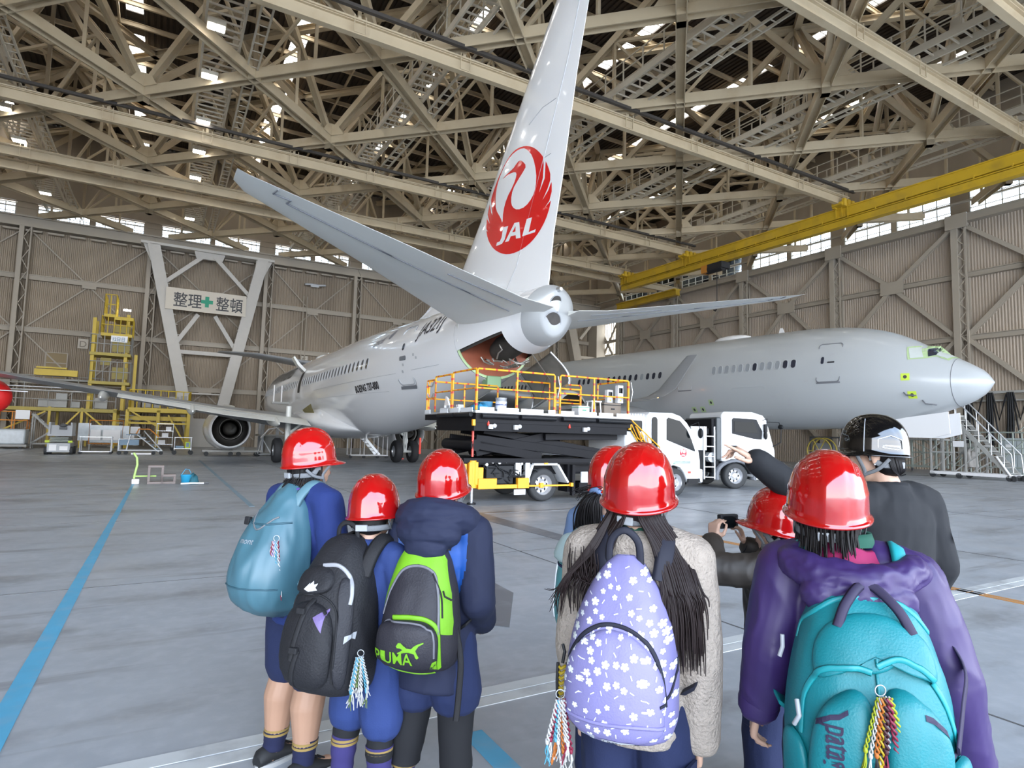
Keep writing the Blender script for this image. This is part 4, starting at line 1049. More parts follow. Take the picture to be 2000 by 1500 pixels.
# wheels, mudguards, rear lamp plate
for x, rr in ((1.83, .385), (6.05, .37)):
    for y, sd in ((.16, -1), (W1 - .16, 1)): wheel(T1, (x, y, rr), rr, .24, sd)
b = MB()
P = [(1.36, .46), (1.5, .84), (2.16, .84), (2.46, .42)]
for (xa, za), (xb, zb) in zip(P, P[1:]):
    d = V((xb - xa, 0, zb - za)).normalized(); nn = V((-d.z, 0, d.x)) * .05
    b.add([(xa, -.04, za), (xb, -.04, zb), (xb + nn.x, -.04, zb + nn.z), (xa + nn.x, -.04, za + nn.z), (xa, .38, za), (xb, .38, zb), (xb + nn.x, .38, zb + nn.z), (xa + nn.x, .38, za + nn.z)], [(0, 1, 2, 3), (4, 7, 6, 5), (0, 4, 5, 1), (2, 6, 7, 3), (1, 5, 6, 2), (3, 7, 4, 0)])
b.build('mudguard', M_tw, T1, bevel=.006)
b = MB(); b.b2((1.78, -.06, .86), (1.88, -.03, .9)); b.build('marker_lamp', M_amber, T1)
b = MB(); b.b2((2.9, .02, .42), (3.45, .06, .68)); b.build('side_plate', M_gpl, T1)
b = MB(); b.b2((2.55, .1, .2), (2.75, .5, .86)); b.b2((2.9, .1, .16), (4.2, .6, .42)); b.b2((2.62, .0, .12), (2.7, .1, .85)); b.build('tool_box', M_blk, T1)
b = MB(); b.b2((1.0, -.02, .18), (1.3, .0, .3)); b.build('licence_plate', M_gpl, T1)
# scissor arms
def arm(y, p, q, w=.2):
    bb = MB(); bb.bar((p[0], y, p[1]), (q[0], y, q[1]), .09, w, up=(0, 0, 1)); return bb.build('scissor_arm', M_blk, T1, bevel=.01)
for y in (.3, 1.7):
    arm(y, (.15, 1.42), (4.0, 1.02)); arm(y + (.1 if y < 1 else -.1), (.2, 1.12), (2.0, 1.50)); arm(y, (2.0, 1.5), (4.2, 1.55), .16); arm(y, (.1, 1.30), (1.9, 1.02)); arm(y + (.12 if y < 1 else -.12), (4.1, 1.1), (.4, 1.62), .16)
b = MB().smooth(); b.cyl((.12, .2, 1.28), (.12, 1.85, 1.28), .13, 16); b.cyl((.5, .6, 1.1), (2.6, .6, 1.45), .08, 12); b.cyl((.5, 1.3, 1.1), (2.6, 1.3, 1.45), .08, 12); b.build('lift_cylinder', M_blk, T1)
b = MB(); b.b2((1.9, 1.2, 1.04), (3.5, 1.25, 1.34)); b.build('side_panel', M_gpl, T1)
b = MB(); b.b2((.02, .2, 1.02), (.06, .24, 1.7)); b.b2((-.4, 2.3, 1.0), (-.36, 2.34, 1.4)); b.build('safety_pin', M_tape, T1)
# platform
b = MB(); b.b2((-.02, -.02, 1.78), (4.4, W1 + .1, 2.0)); b.b2((-.05, 0, 1.60), (4.3, W1, 1.80)); b.b2((-.02, W1, 1.86), (2.2, 2.95, 2.0)); b.b2((.2, W1, 1.72), (.5, 2.7, 1.88)); b.b2((1.5, W1, 1.72), (1.8, 2.7, 1.88)); b.build('platform_frame', M_blk, T1)
b = MB(); b.b2((-.04, -.04, 2.0), (4.42, W1 + .1, 2.05)); b.b2((-.04, W1 + .1, 2.0), (2.2, 2.95, 2.05)); b.build('platform_deck', M_galv, T1)
b = MB()
for x0, x1 in ((.06, .42), (.5, 1.05), (1.12, 1.72), (1.86, 2.06), (2.22, 2.6), (2.75, 3.28), (3.36, 3.8), (3.92, 4.36)): b.b2((x0, -.055, 2.02), (x1, -.04, 2.13))
for y0, y1 in ((.1, .7), (.8, 1.3), (1.45, 1.9), (2.55, 2.9)): b.b2((-.055, y0, 2.02), (-.04, y1, 2.12))
b.build('kick_plate', M_tw, T1)
b = MB().smooth()
for x0, x1 in ((.1, 1.0), (1.1, 2.05), (2.25, 3.2), (3.3, 4.36)): b.cyl((x0, -.08, 1.93), (x1, -.08, 1.93), .055, 12)
for y0, y1 in ((.1, .95), (1.05, 1.95)): b.cyl((-.08, y0, 1.96), (-.08, y1, 1.96), .05, 12)
b.build('bumper_roll', M_blk2, T1)
b = MB().smooth()
for x in (.3, 2.5): b.cyl((x, -.02, 1.72), (x, .02, 1.86), .03, 8)
b.build('red_lever', M_tape, T1)
b = MB().smooth()
for x in (.35, 2.95, 1.0): b.box((x, -.03, 1.70), (.1, .06, .1)); b.ell((x + .1, -.03, 1.72), .05, 10, 6)
b.build('latch', M_gpl, T1)
b = MB(); b.box((-.05, .02, 1.78), (.07, .07, .14)); b.box((4.4, .02, 1.8), (.07, .07, .14)); b.build('corner_lamp', M_amber, T1, bevel=.01)
def rail_panel(P, z1=2.98, nm='guard_rail', mids=(2.55,), posts=None):
    bb = MB().smooth(); p, q = V(P[0]), V(P[1])
    cuffed(bb, [(p.x, p.y, 2.06), (p.x, p.y, z1 - .03), (p.x + (q.x - p.x) * .015, p.y + (q.y - p.y) * .015, z1), (q.x - (q.x - p.x) * .015, q.y - (q.y - p.y) * .015, z1), (q.x, q.y, z1 - .03), (q.x, q.y, 2.06)], .024)
    for z in mids: cuffed(bb, [(p.x, p.y, z), (q.x, q.y, z)], .02, .4)
    for t in posts or (): m = p + (q - p) * t; cuffed(bb, [(m.x, m.y, 2.06), (m.x, m.y, z1)], .024)
    return bb.build(nm, [M_amber, M_tape], T1, fix=False)
rail_panel(((0, 0), (2.06, 0)), posts=(.5,)); rail_panel(((2.22, 0), (4.34, 0)), posts=(.48,))
rail_panel(((0, .04), (0, 1.28)), posts=()); rail_panel(((0, 1.36), (0, 2.35)), 2.95)
rail_panel(((0, 2.35), (0, 2.9)), 2.88, mids=(2.42,)); rail_panel(((.05, 2.9), (2.1, 2.9)), 2.88, mids=(2.42,), posts=(.5,)); rail_panel(((2.2, 2.05), (4.34, 2.05)), posts=(.5,)); rail_panel(((4.36, .05), (4.36, 1.3)), 2.98)
rail_panel(((2.9, 1.2), (3.7, 1.2)), 2.78, mids=(2.4,))
b = MB().smooth()
for x in (2.14, 4.4): b.tube([(x, -.02, 2.95), (x + .05, -.03, 2.7), (x, -.02, 2.45)], .012, 6)
for z in (2.8, 2.5): b.tube([(0, 2.9, z + .06), (.02, 2.85, z - .05), (0, 2.6, z - .08), (0, 2.45, z + .05)], .022, 8)
b.build('safety_chain', M_galv, T1)
# stairs at the front of the platform
b = MB()
for y in (.12, .75):
    b.bar((4.45, y, 1.95), (5.2, y, 1.05), .05, .14)
for i in range(5): t = (i + .5) / 5; b.b2((4.4 + .78 * t, .12, 1.93 - .95 * t), (4.62 + .78 * t, .75, 1.96 - .95 * t))
o = b.build('steps', M_blk, T1)
b = MB().smooth()
for y in (.08, .8):
    b.tube([(4.42, y, 2.05), (5.5, y, 1.30), (5.45, y, 1.1), (4.7, y, 1.55)], .018, 8)
    for i in range(5): t = i / 5; b.tube([(4.45 + 1.0 * t, y, 1.98 - .72 * t), (4.75 + .7 * t, y, 1.5 - .45 * t)], .014, 6)
for y in (-.02, .9): b.tube([(4.42, y, 1.72), (4.9, y, 1.1), (5.05, y, 1.05), (5.1, y, 1.18), (4.6, y, 1.8)], .016, 6); b.tube([(4.55, y, 1.1), (4.85, y, 1.6)], .014, 6)
b.build('stair_rail', M_amber, o)
# cab
prof = [(5.12, .62), (5.12, 2.16), (5.2, 2.22), (6.0, 2.235), (6.3, 2.16), (6.55, 1.98), (6.78, 1.72), (7.0, 1.2), (7.05, .95), (7.06, .34), (6.6, .34), (6.44, .62), (6.3, .76), (6.05, .82), (5.8, .76), (5.66, .62)]
cab = cab_shell(prof, 1.72, .12); cab = cab.build('cab', M_tw, T1, bevel=.035)
b = MB(); b.b2((4.42, .2, .95), (5.12, 1.8, 2.12)); b.build('crew_cab', M_tw, T1, bevel=.05)
b = MB()
for i in range(7): b.b2((4.45 + i * .095, .2, 2.10), (4.49 + i * .095, 1.8, 2.16)); b.b2((4.5 + i * .09, .19, 1.0), (4.53 + i * .09, .21, 1.55))
b.build('roof_rib', M_tw, T1)
def side_panel_poly(name, pts, y, m, parent=None, th=.012):
    bb = MB(); bb.prism(pts, (0, y, 0), (1, 0, 0), (0, 0, 1), th); return bb.build(name, m, parent or T1)
side_panel_poly('rear_window', rrect(4.42, 4.98, 1.70, 1.99, .05), .195, M_cabwin)
side_panel_poly('quarter_window', rrect(5.24, 5.44, 1.2, 2.1, .09), .115, M_cabwin)
door = side_panel_poly('cab_door', [(5.66, .95), (5.72, 2.14), (5.9, 2.18), (6.3, 2.11), (6.6, 1.86), (6.9, 1.3), (6.94, .42), (6.62, .42), (6.5, .62), (6.32, .82)], .115, M_tw)
side_panel_poly('door_window', [(5.76, 1.5), (5.76, 2.05), (5.82, 2.10), (6.25, 2.02), (6.5, 1.8), (6.68, 1.52), (6.82, 1.22), (6.8, 1.2)], .10, M_cabwin, door)
b = MB(); b.b2((6.55, .085, .36), (7.05, .12, .46)); b.b2((6.5, .1, .3), (6.95, .5, .36)); b.build('sill', M_blk2, T1)
b = MB(); b.b2((6.98, .08, .34), (7.12, 1.88, .72)); b.build('bumper', M_tw, T1, bevel=.04)
b = MB(); b.add([(6.57, .2, 2.0), (6.57, 1.76, 2.0), (7.02, 1.76, 1.24), (7.02, .2, 1.24)], [(0, 1, 2, 3)]); b.build('windscreen', M_cabwin, T1)
e = bpy.data.objects.new('emblem_base', None)
def mini_emblem(parent, o, ux, uz, r, red, white=None):
    o = V(o); ux = V(ux); uz = V(uz); nn = ux.cross(uz).normalized()
    return crane_emblem(parent, lambda u, v, k: o + ux * u * r + uz * v * r + nn * .003 * k, None, red)
mini_emblem(door, (6.38, .105, 1.17), (1, 0, 0), (0, 0, 1), .135, M_emblem)
text_on('company_lettering', 'JAPAN AIRLINES', (6.24, .108, .985), (1, 0, 0), (0, 0, 1), .032, M_ink, door)
b = MB(); b.prism([(6.02, .86), (6.66, .86), (6.66, .94), (6.02, .94)], (0, .108, 0), (1, 0, 0), (0, 0, 1), .005); st = b.build('green_sticker', M_gsign, door)
text_on('sticker_lettering', 'アイドリング・ストップ実施中', (6.04, .104, .875), (1, 0, 0), (0, 0, 1), .052, M_tw, st, sx=.82)
text_on('fleet_number', '2B2L', (6.46, .108, .69), (1, 0, 0), (0, 0, 1), .10, M_ink, door, bold=.002)
b = MB(); b.prism([(6.55, .6), (6.67, .6), (6.67, .66), (6.55, .66)], (0, .108, 0), (1, 0, 0), (0, 0, 1), .006); b.build('tax_sticker', M_tape, door)
b = MB().smooth(); b.tube([(6.6, .1, 1.9), (6.75, -.1, 2.0), (6.8, -.12, 1.7)], .012, 6); b.ell((6.8, -.12, 1.7), (.05, .09, .14), 10, 8); b.build('mirror', M_blk2, T1)

# things standing on the platform
t = thing('paint_pail', 'white metal paint pail on the lift platform, under the open tail bay', 'bucket', hang(6.0 + .78, 12.0 + .3, 2.05), WY)
b = MB().smooth(); b.lathe([(.001, 0), (.12, 0), (.13, .3), (.135, .31), (.135, .325), (.001, .325)], n=28); b.build('can', M_galv, t)
b = MB().smooth(); b.lathe([(.1265, .06), (.131, .24)], n=28); b.build('wrapper', mat('white pail wrapper', (.62, .66, .74), .4), t)
b = MB().smooth(); b.lathe([(.1315, .15), (.1325, .17)], n=28); b.mat(0); b.build('print_band', mat('blue print', (.05, .08, .3), .4), t)
b = MB().smooth(); b.tube([(-.135, 0, .28), (-.1, -.1, .2), (0, -.15, .16), (.1, -.1, .2), (.135, 0, .28)], .006, 6); b.build('handle', M_galv, t)
def cloth_heap(name, label, loc, r, h, m, seed, cat):
    bb = MB().smooth(); rr = random.Random(seed); n, k = 26, 8; rings = []
    for j in range(k):
        s = j / (k - 1); ring = []
        for i in range(n):
            a = 2 * pi * i / n; w = 1 + .28 * noise.noise((cos(a) * 2 + seed, sin(a) * 2, s * 2))
            ring.append((r[0] * w * cos(a) * cos(s * pi / 2) ** .7, r[1] * w * sin(a) * cos(s * pi / 2) ** .7, h * sin(s * pi / 2) * (1 + .5 * noise.noise((cos(a) * 3, sin(a) * 3, seed + s)))))
        rings.append(ring)
    bb.loft(rings, cap=True); o = bb.build(name, m, loc=loc, rz=WY); return tag(o, label, cat)
M_bluecloth = mat('blue cloth', (.02, .22, .42), .7)
cloth_heap('blue_cloth', 'crumpled blue cloth beside the rail corner of the lift platform', hang(6.22, 12.3, 2.05), (.22, .2), .16, M_bluecloth, 3, 'cloth')
t = thing('plastic_tub', 'translucent blue tub left of the paint pail on the platform', 'tub', hang(6.48, 12.5, 2.05), WY)
b = MB().smooth(); b.lathe([(.001, 0), (.14, 0), (.17, .22), (.18, .23), (.165, .22), (.135, .01)], n=24); b.build('tub_wall', mat('blue grey tub', (.08, .25, .40), .3), t)
b = MB().smooth(); b.lathe([(.165, .2), (.001, .2)], n=24); b.build('tub_fill', M_bluecloth, t)
def crate(name, label, cat, lx, ly, d, m, lidm=None, extra=None):
    t = thing(name, label, cat, hang(6 + lx, 12 + ly, 2.05), WY)
    bb = MB(); bb.b2((-d[0] / 2, -d[1] / 2, 0), (d[0] / 2, d[1] / 2, d[2])); bb.build('case', m, t, bevel=.015)
    bb = MB(); bb.b2((-d[0] / 2 - .01, -d[1] / 2 - .01, d[2] * .8), (d[0] / 2 + .01, d[1] / 2 + .01, d[2] * .86)); bb.b2((-.05, -d[1] / 2 - .02, d[2] * .5), (.05, -d[1] / 2, d[2] * .6)); bb.build('clasp', lidm or M_blk2, t)
    return t
M_tarp = mat('brown grey tool box', (.16, .13, .10), .6)
crate('tool_case', 'brown grey case at the front end of the lift platform', 'case', 3.95, .35, (.55, .4, .36), M_tarp)
crate('tool_case', 'white carton with a green label near the platform stairs', 'case', 3.05, .3, (.34, .3, .24), M_gpl, M_gsign)
t = thing('folding_stool', 'small white work stool beside the brown case on the platform', 'stool', hang(6 + 3.5, 12.35, 2.05), WY)
b = MB(); b.b2((-.16, -.12, .36), (.16, .12, .39)); b.build('seat', M_tw, t)
for sx in (-1, 1):
    for sy in (-1, 1): b = MB(); b.bar((sx * .15, sy * .11, 0), (sx * .12, sy * .1, .37), .025); b.build('leg', M_tw, t)
for k, (x, y, z, lab) in enumerate(((3.98, .35, 2.41, 'pale grey meter box standing on the brown case'), (4.2, .2, 2.41, 'taller pale grey meter box against the platform corner rail'))):
    t = thing('meter_box', lab, 'instrument', hang(6 + x, 12 + y, z), WY)
    hgt = .34 + .12 * k
    b = MB(); b.b2((-.09, -.06, 0), (.09, .06, hgt)); b.build('case', M_gpl, t, bevel=.012)
    b = MB(); b.b2((-.06, -.065, hgt * .55), (.06, -.058, hgt * .85)); b.build('dial', M_cabwin, t)
    b = MB(); b.b2((-.02, -.063, .05), (.02, -.058, .09)); b.build('label_sticker', M_lime, t)
t = thing('parts_tray', 'white tray of tools behind the left end rail of the lift platform', 'tray', hang(6.15, 13.6, 2.05), WY)
b = MB(); b.b2((-.12, -.5, 0), (.2, .5, .1)); b.build('tray_body', M_gpl, t, bevel=.01)
b = MB()
for i in range(7): b.box((.02, -.4 + i * .13, .13), (.15, .05, .08), rz=i)
b.build('loose_tools', M_galv, t)
b = MB(); b.prism([(-.15, 0), (.2, 0), (.1, .3), (0, .26)], (0, .35, .1), (0, 1, 0), (0, 0, 1), .04); b.build('folded_sheet', M_tw, t)

# ---------------------------------------------------------------- second, larger truck to the right
T2 = thing('cab_truck', 'white truck cab with a silver ladder behind it, farther right than the lift truck', 'truck', (7.18, 19.48, 0), radians(12))
prof = [(-.5, .86), (-.5, 2.34), (-.42, 2.44), (.6, 2.46), (.98, 2.36), (1.12, 2.2), (1.32, 1.5), (1.40, 1.25), (1.42, .3), (.62, .3), (.60, .62), (.45, .82), (.2, .93), (-.15, .93), (-.36, .86)]
c = cab_shell(prof, 2.1, -.02); c = c.build('cab', M_tw, T2, bevel=.045)
def p2(name, pts, y, m, parent=None, th=.012):
    bb = MB(); bb.prism(pts, (0, y, 0), (1, 0, 0), (0, 0, 1), th); return bb.build(name, m, parent or T2)
d = p2('cab_door', [(-.26, .98), (-.26, 2.28), (-.2, 2.34), (.75, 2.32), (1.0, 1.9), (1.08, 1.3), (1.06, .7), (.72, .7), (.5, .95)], -.03, M_tw)
p2('door_window', [(-.15, 1.75), (-.15, 2.2), (-.1, 2.25), (.72, 2.22), (.92, 1.85), (.9, 1.58), (.6, 1.60)], -.045, M_blk2, d)
p2('window_pane', [(-.08, 1.80), (-.08, 2.14), (.62, 2.12), (.78, 1.78)], -.055, M_cabwin, d)
b = MB(); b.b2((-.2, -.07, 1.32), (.02, -.03, 1.37)); b.build('door_handle', M_blk2, d, bevel=.008)
b = MB(); b.b2((.62, -.05, .3), (1.44, .02, .66)); b.b2((.62, -.06, .64), (1.43, -.03, .68)); b.build('step_panel', M_tw, T2, bevel=.02)
b = MB(); b.b2((1.22, -.055, .46), (1.3, -.045, .52)); b.build('marker_lamp', M_amber, T2)
b = MB(); b.b2((1.36, .0, .28), (1.52, 2.1, .8)); b.build('bumper', M_tw, T2, bevel=.05)
b = MB(); b.add([(1.13, .08, 2.22), (1.13, 2.0, 2.22), (1.42, 2.0, 1.32), (1.42, .08, 1.32)], [(0, 1, 2, 3)]); b.build('windscreen', M_cabwin, T2)
b = MB().smooth(); P = [(.72 * cos(q), .72 * sin(q)) for q in [pi * i / 12 for i in range(-1, 14)]]
b.loft([[(x, -.05, .41 + z * .72), (x, .3, .41 + z * .72), (x * .86, .3, .41 + z * .60), (x * .86, -.05, .41 + z * .60)] for x, z in P]); b.build('wheel_arch', mat('grey wheel arch', (.16, .17, .19), .5), T2)
for y, sd in ((.12, -1), (1.9, 1)): wheel(T2, (0, y, .41), .41, .27, sd)
for y in (.15, 1.7): wheel(T2, (-2.6, y, .41), .41, .27, -1 if y < 1 else 1)
b = MB(); b.b2((-4.1, .5, .55), (1.2, .7, .8)); b.b2((-4.1, 1.3, .55), (1.2, 1.5, .8)); b.b2((-.78, .1, .5), (-.54, 1.9, 2.2)); b.build('chassis', M_blk, T2)
b = MB(); b.b2((-.66, .0, .9), (-.5, 2.06, 2.26)); b.build('rear_shield', mat('dark cab back', (.06, .07, .075), .4), T2, bevel=.04)
b = MB(); b.b2((-3.9, .1, .95), (-1.3, 2.0, 1.15)); b.b2((-3.9, .1, 1.15), (-2.4, 2.0, 1.6)); b.build('body_box', M_tw, T2, bevel=.03)
b = MB(); b.b2((-1.2, .3, .5), (-.85, 1.2, 1.75)); b.b2((-1.25, .2, 1.7), (-.8, .3, 1.9)); b.build('pump_unit', M_blk2, T2, bevel=.02)
b = MB(); b.b2((-1.5, .1, 1.85), (-.95, .14, 1.95)); b.b2((-1.5, .1, 1.2), (-1.42, .14, 1.9)); b.b2((-1.02, .1, 1.2), (-.95, .14, 1.9)); b.b2((-1.5, .16, 1.2), (-.95, .2, 1.85)); b.build('control_panel', M_gpl, T2)
b = MB().smooth(); b.cyl((-.75, .1, .98), (-.75, .5, .98), .16, 20); b.build('air_tank', M_gpl, T2)
b = MB()
for x in (-1.12, -.76): b.b2((x - .02, -.05, .3), (x + .02, -.01, 1.95))
for i in range(5): b.b2((-1.12, -.05, .35 + i * .32), (-.76, -.02, .38 + i * .32))
b.build('ladder', M_galv, T2)
b = MB().smooth(); b.tube([(1.1, .0, 2.15), (1.5, -.1, 2.15), (1.58, -.1, 1.95), (1.56, -.1, 1.5), (1.3, .0, 1.35)], .016, 6); b.tube([(.95, -.02, 2.2), (1.1, -.05, 2.25), (1.1, -.05, 2.0)], .014, 6); b.ell((1.0, -.12, 1.72), (.06, .06, .14), 12, 8); b.box((1.0, -.12, 1.95), (.08, .1, .26)); b.ell((1.56, -.1, 2.0), (.06, .12, .08), 12, 8); b.build('mirror', M_blk2, T2)
# ================================================================ ground equipment around the walls
M_ylw = mat('dock yellow paint', (.60, .43, .035), .5, var=.12, vscale=2)
M_ylo = mat('dull dock yellow', (.42, .33, .06), .55, var=.2, vscale=2)
M_gry = mat('dock grey paint', (.34, .34, .32), .5, var=.1, vscale=2)
M_grn = mat('pale green grey steel', (.30, .34, .30), .5, var=.1, vscale=2)
M_alp = mat('aluminium tube', (.60, .62, .64), .35, metal=.5)
M_wb = mat('white board', (.80, .80, .80), .4)
M_orr = mat('orange tube', (.75, .27, .03), .4)
M_film = mat('plastic wrapped load', (.50, .55, .58), .2, var=.25, vscale=4)
M_panl = mat('grey machine paint', (.40, .42, .44), .4, var=.05)
M_panld = mat('dark machine grey', (.10, .105, .11), .5)
M_bsteel = mat('blue grey steel', (.16, .26, .36), .45)
M_mesh = mat('olive mesh infill', (.30, .24, .06), .6, var=.1)

def guard(b, P, z0, h=1.05, r=.028, step=1.2, n=6, mid=(.5,)):
    for p, q in zip(P, P[1:]):
        p = V((p[0], p[1], z0)); q = V((q[0], q[1], z0)); L = (q - p).length; k = max(1, int(round(L / step)))
        for m in (1.0,) + tuple(mid): b.tube([p + V((0, 0, h * m)), q + V((0, 0, h * m))], r, n)
        for i in range(k + 1): s = p + (q - p) * (i / k); b.tube([s, s + V((0, 0, h))], r, n)
def deck_part(t, name, a, c, z, m, th=.22):
    b = MB(); b.b2((a[0], a[1], z - th), (c[0], c[1], z)); return b.build(name, m, t)
# long dock along the far wall
t = thing('maintenance_dock', 'long yellow and grey steel maintenance dock along the far corrugated wall', 'scaffold', hang(0, 0), WY)
Y0, Y1 = 48.2, 52.0
deck_part(t, 'lower_deck', (-16, Y0), (-2.6, Y1), 2.55, M_ylo); deck_part(t, 'middle_deck', (-2.0, Y0), (1.75, Y1), 2.75, M_ylw, .3)
b = MB().smooth(); guard(b, [(-16, Y0 + .1), (-2.7, Y0 + .1)], 2.55); b.build('railing', M_gry, t)
b = MB().smooth(); guard(b, [(-1.95, Y1 - .2), (-1.95, Y0 + .05), (1.7, Y0 + .05), (1.7, Y1 - .2)], 2.75, 1.2, .04, .45); b.build('railing', M_ylw, t)
for x in (-15.6, -11.6, -6.2, -4.5, -2.7, -2.0, -.2, 1.65):
    b = MB(); w = .14 if x < -2.8 else .2
    for y in (Y0 + .1, Y1 - .2): b.b2((x - w / 2, y - w / 2, 0), (x + w / 2, y + w / 2, 2.6))
    b.build('leg', M_ylw if x > -7 else M_gry, t)
b = MB()
for p, q in (((-6.2, .3), (-4.6, 2.4)), ((-4.4, 2.4), (-3.2, 1.3)), ((-.2, 1.5), (-1.8, 2.5)), ((1.6, .2), (.4, 2.3)), ((-10, .2), (-6.4, 2.3))): b.bar((p[0], Y0 + .1, p[1]), (q[0], Y0 + .1, q[1]), .1, .1)
b.b2((-2, Y0, 1.65), (1.7, Y0 + .12, 1.78)); b.b2((-2, Y0 + .5, 1.9), (1.7, Y0 + .6, 2.2)); b.build('brace', M_ylw, t)
deck_part(t, 'upper_deck', (-9.4, Y1 - 1.4), (-3.5, Y1), 4.55, M_gry, .12)
b = MB().smooth(); guard(b, [(-9.4, Y1 - 1.4), (-3.6, Y1 - 1.4)], 3.7, 1.0, .035, 1.5); b.build('railing', M_gry, t)
b = MB().smooth(); b.cyl((-9.2, Y0 + .3, 3.62), (-3.0, Y0 + .3, 3.62), .06, 10); b.cyl((-9.6, Y0 + .5, 3.85), (-3.2, Y0 + .5, 3.85), .04, 8); b.build('handling_pipe', M_alp, t)
b = MB(); b.b2((-7.3, Y0 + 1, 4.65), (-5.0, Y0 + 1.4, 5.05)); b.b2((-7.2, Y0 + .9, 5.1), (-5.6, Y0 + 1.3, 5.2)); b.build('hoist_beam', M_ylw, t)
b = MB()
for x, z, d in ((-6.9, 2.6, (.9, .5, .5)), (-6.0, 2.6, (.6, .5, .9)), (-5.2, 2.6, (.5, .5, .4)), (-3.9, 2.6, (.7, .5, .7)), (-1.2, 2.8, (.5, .5, .9)), (-.5, 2.8, (.4, .5, .7)), (.4, 2.8, (.6, .5, .8)), (1.1, 2.8, (.4, .4, .9))): b.b2((x, Y0 + .6, z), (x + d[0], Y0 + .6 + d[1], z + d[2]))
b.build('stored_parts', M_gry, t)
b = MB()
for i in range(9): b.b2((-3.0 + i * .07, Y0 + .2, .1 + i * .26), (-2.2 + i * .07, Y0 + .8, .14 + i * .26))
b.build('dock_stairs', M_gry, t)
b = MB(); b.b2((-1.75, Y0 - .02, 1.0), (-1.2, Y0 + .02, 1.45)); b.b2((-1.8, Y0 - .02, .5), (-1.5, Y0 + .02, .95)); b.build('notice', M_wb, t)
# tall yellow tower on the dock
t = thing('access_tower', 'tall yellow four-storey access tower rising above the wing on the far dock', 'tower', hang(-3.3, 50.2, 2.55), WY)
H0 = 2.55
b = MB()
for x, y in ((-1.0, -.8), (.9, -.8), (-1.0, .9), (.9, .9)): b.b2((x - .1, y - .1, 0), (x + .1, y + .1, 6.6 if x > 0 else 6.2))
b.build('tower_post', M_ylw, t)
for z0, xa, xb, m in ((1.9, -1.1, 1.25, M_gry), (3.85, -1.15, 1.2, M_gry), (5.2, -.6, 1.2, M_ylw), (6.5, -.5, .15, M_ylw), (6.35, .1, 1.2, M_ylw)):
    b = MB(); b.b2((xa, -1.1, z0 - .2), (xb, 1.0, z0)); b.build('tower_deck', M_ylw if m is M_ylw else M_ylo, t)
for z0, xa, xb, hh, m in ((1.9, -1.1, 1.25, 1.35, M_gry), (3.85, -1.15, 1.2, 1.2, M_gry), (5.2, -.6, 1.2, 1.15, M_ylw), (6.5, -.5, .15, 1.35, M_ylw)):
    b = MB().smooth(); guard(b, [(xa, .9), (xa, -1.05), (xb, -1.05), (xb, .9)], z0, hh, .035, .4); b.build('railing', m, t)
for x, z, w, h in ((.1, 5.3, .9, .5), (.1, 3.95, 1.0, .75), (.2, 2.1, .9, .8), (-.5, 3.0, .6, .5)):
    b = MB(); b.b2((x, -1.0, z), (x + w, -.96, z + h)); b.build('infill_panel', M_mesh, t)
b = MB(); b.b2((.0, -1.14, 4.62), (.95, -1.1, 5.05)); sg = b.build('number_board', M_wb, t)
text_on('board_lettering', '12日日', (.06, -1.145, 4.7), (1, 0, 0), (0, 0, 1), .3, M_bsteel, sg, bold=.01, sx=.85)
b = MB(); b.b2((1.4, -.4, 0), (1.58, -.2, 3.9)); b.build('mast', M_ylw, t)
b = MB(); b.b2((.55, -.6, 6.9), (1.0, -.5, 7.02)); b.build('work_lamp', M_lampw, t)

def trolley(name, label, cat, loc, L, D, H, m, wr=.12, shelf=(.3,), group=None):
    t = thing(name, label, cat, loc, WY, group); 
    for sx in (0, 1):
        for sy in (0, 1):
            b = MB().smooth(); b.tube([(sx * L, sy * D, wr * 1.6), (sx * L, sy * D, H)], .025, 8); b.build('leg', m, t)
            b = MB().smooth(); b.cyl((sx * L - .0, sy * D - .03, wr), (sx * L, sy * D + .03, wr), wr, 14); b.build('wheel', M_rubber, t)
    for z in tuple(shelf) + (H,):
        b = MB(); b.b2((-.03, -.03, z - .03), (L + .03, D + .03, z)); b.build('shelf', m, t)
    return t
# left-hand group on the floor
t = thing('wrapped_pallet_load', 'plastic-wrapped white load on a wheeled pallet at the far left', 'pallet', hang(-8.9, 45.6), WY)
b = MB(); b.b2((0, 0, .25), (2.0, 1.2, 1.15)); b.build('wrapped_load', M_film, t, bevel=.08)
b = MB(); b.b2((-.05, -.05, .12), (2.1, 1.25, .25)); b.build('pallet_base', M_gry, t)
for x in (.2, 1.8): b = MB().smooth(); b.cyl((x, .1, .09), (x, .2, .09), .09, 12); b.build('wheel', M_rubber, t)
t = thing('railed_stand', 'orange-railed stand with a white board behind the wrapped pallet load', 'stand', hang(-8.6, 47.2), WY)
b = MB().smooth(); guard(b, [(0, 0), (1.5, 0), (1.5, .8), (0, .8), (0, 0)], 1.15, 1.05, .035, .8); b.build('railing', M_orr, t)
b = MB(); b.b2((-.05, -.05, 1.0), (1.55, .85, 1.15)); b.build('platform', M_gry, t)
for sx in (.05, 1.45): b = MB(); b.b2((sx - .05, .3, 0), (sx + .05, .5, 1.0)); b.build('leg', M_gry, t)
b = MB(); b.b2((.9, -.06, 1.75), (1.6, -.03, 2.3)); b.build('board', M_wb, t)
t = thing('step_ladder_frame', 'grey braced stair frame under the left end of the dock', 'stairs', hang(-6.8, 46.6), WY)
b = MB()
for y in (0, .8): b.bar((0, y, 2.1), (1.9, y, .1), .08, .1); b.b2((0, y, 0), (.07, y + .07, 2.1)); b.b2((0, y, .25), (1.9, y + .06, .32)); b.bar((.0, y, .3), (1.0, y, 1.1), .05)
b.build('side_frame', M_gry, t)
b = MB()
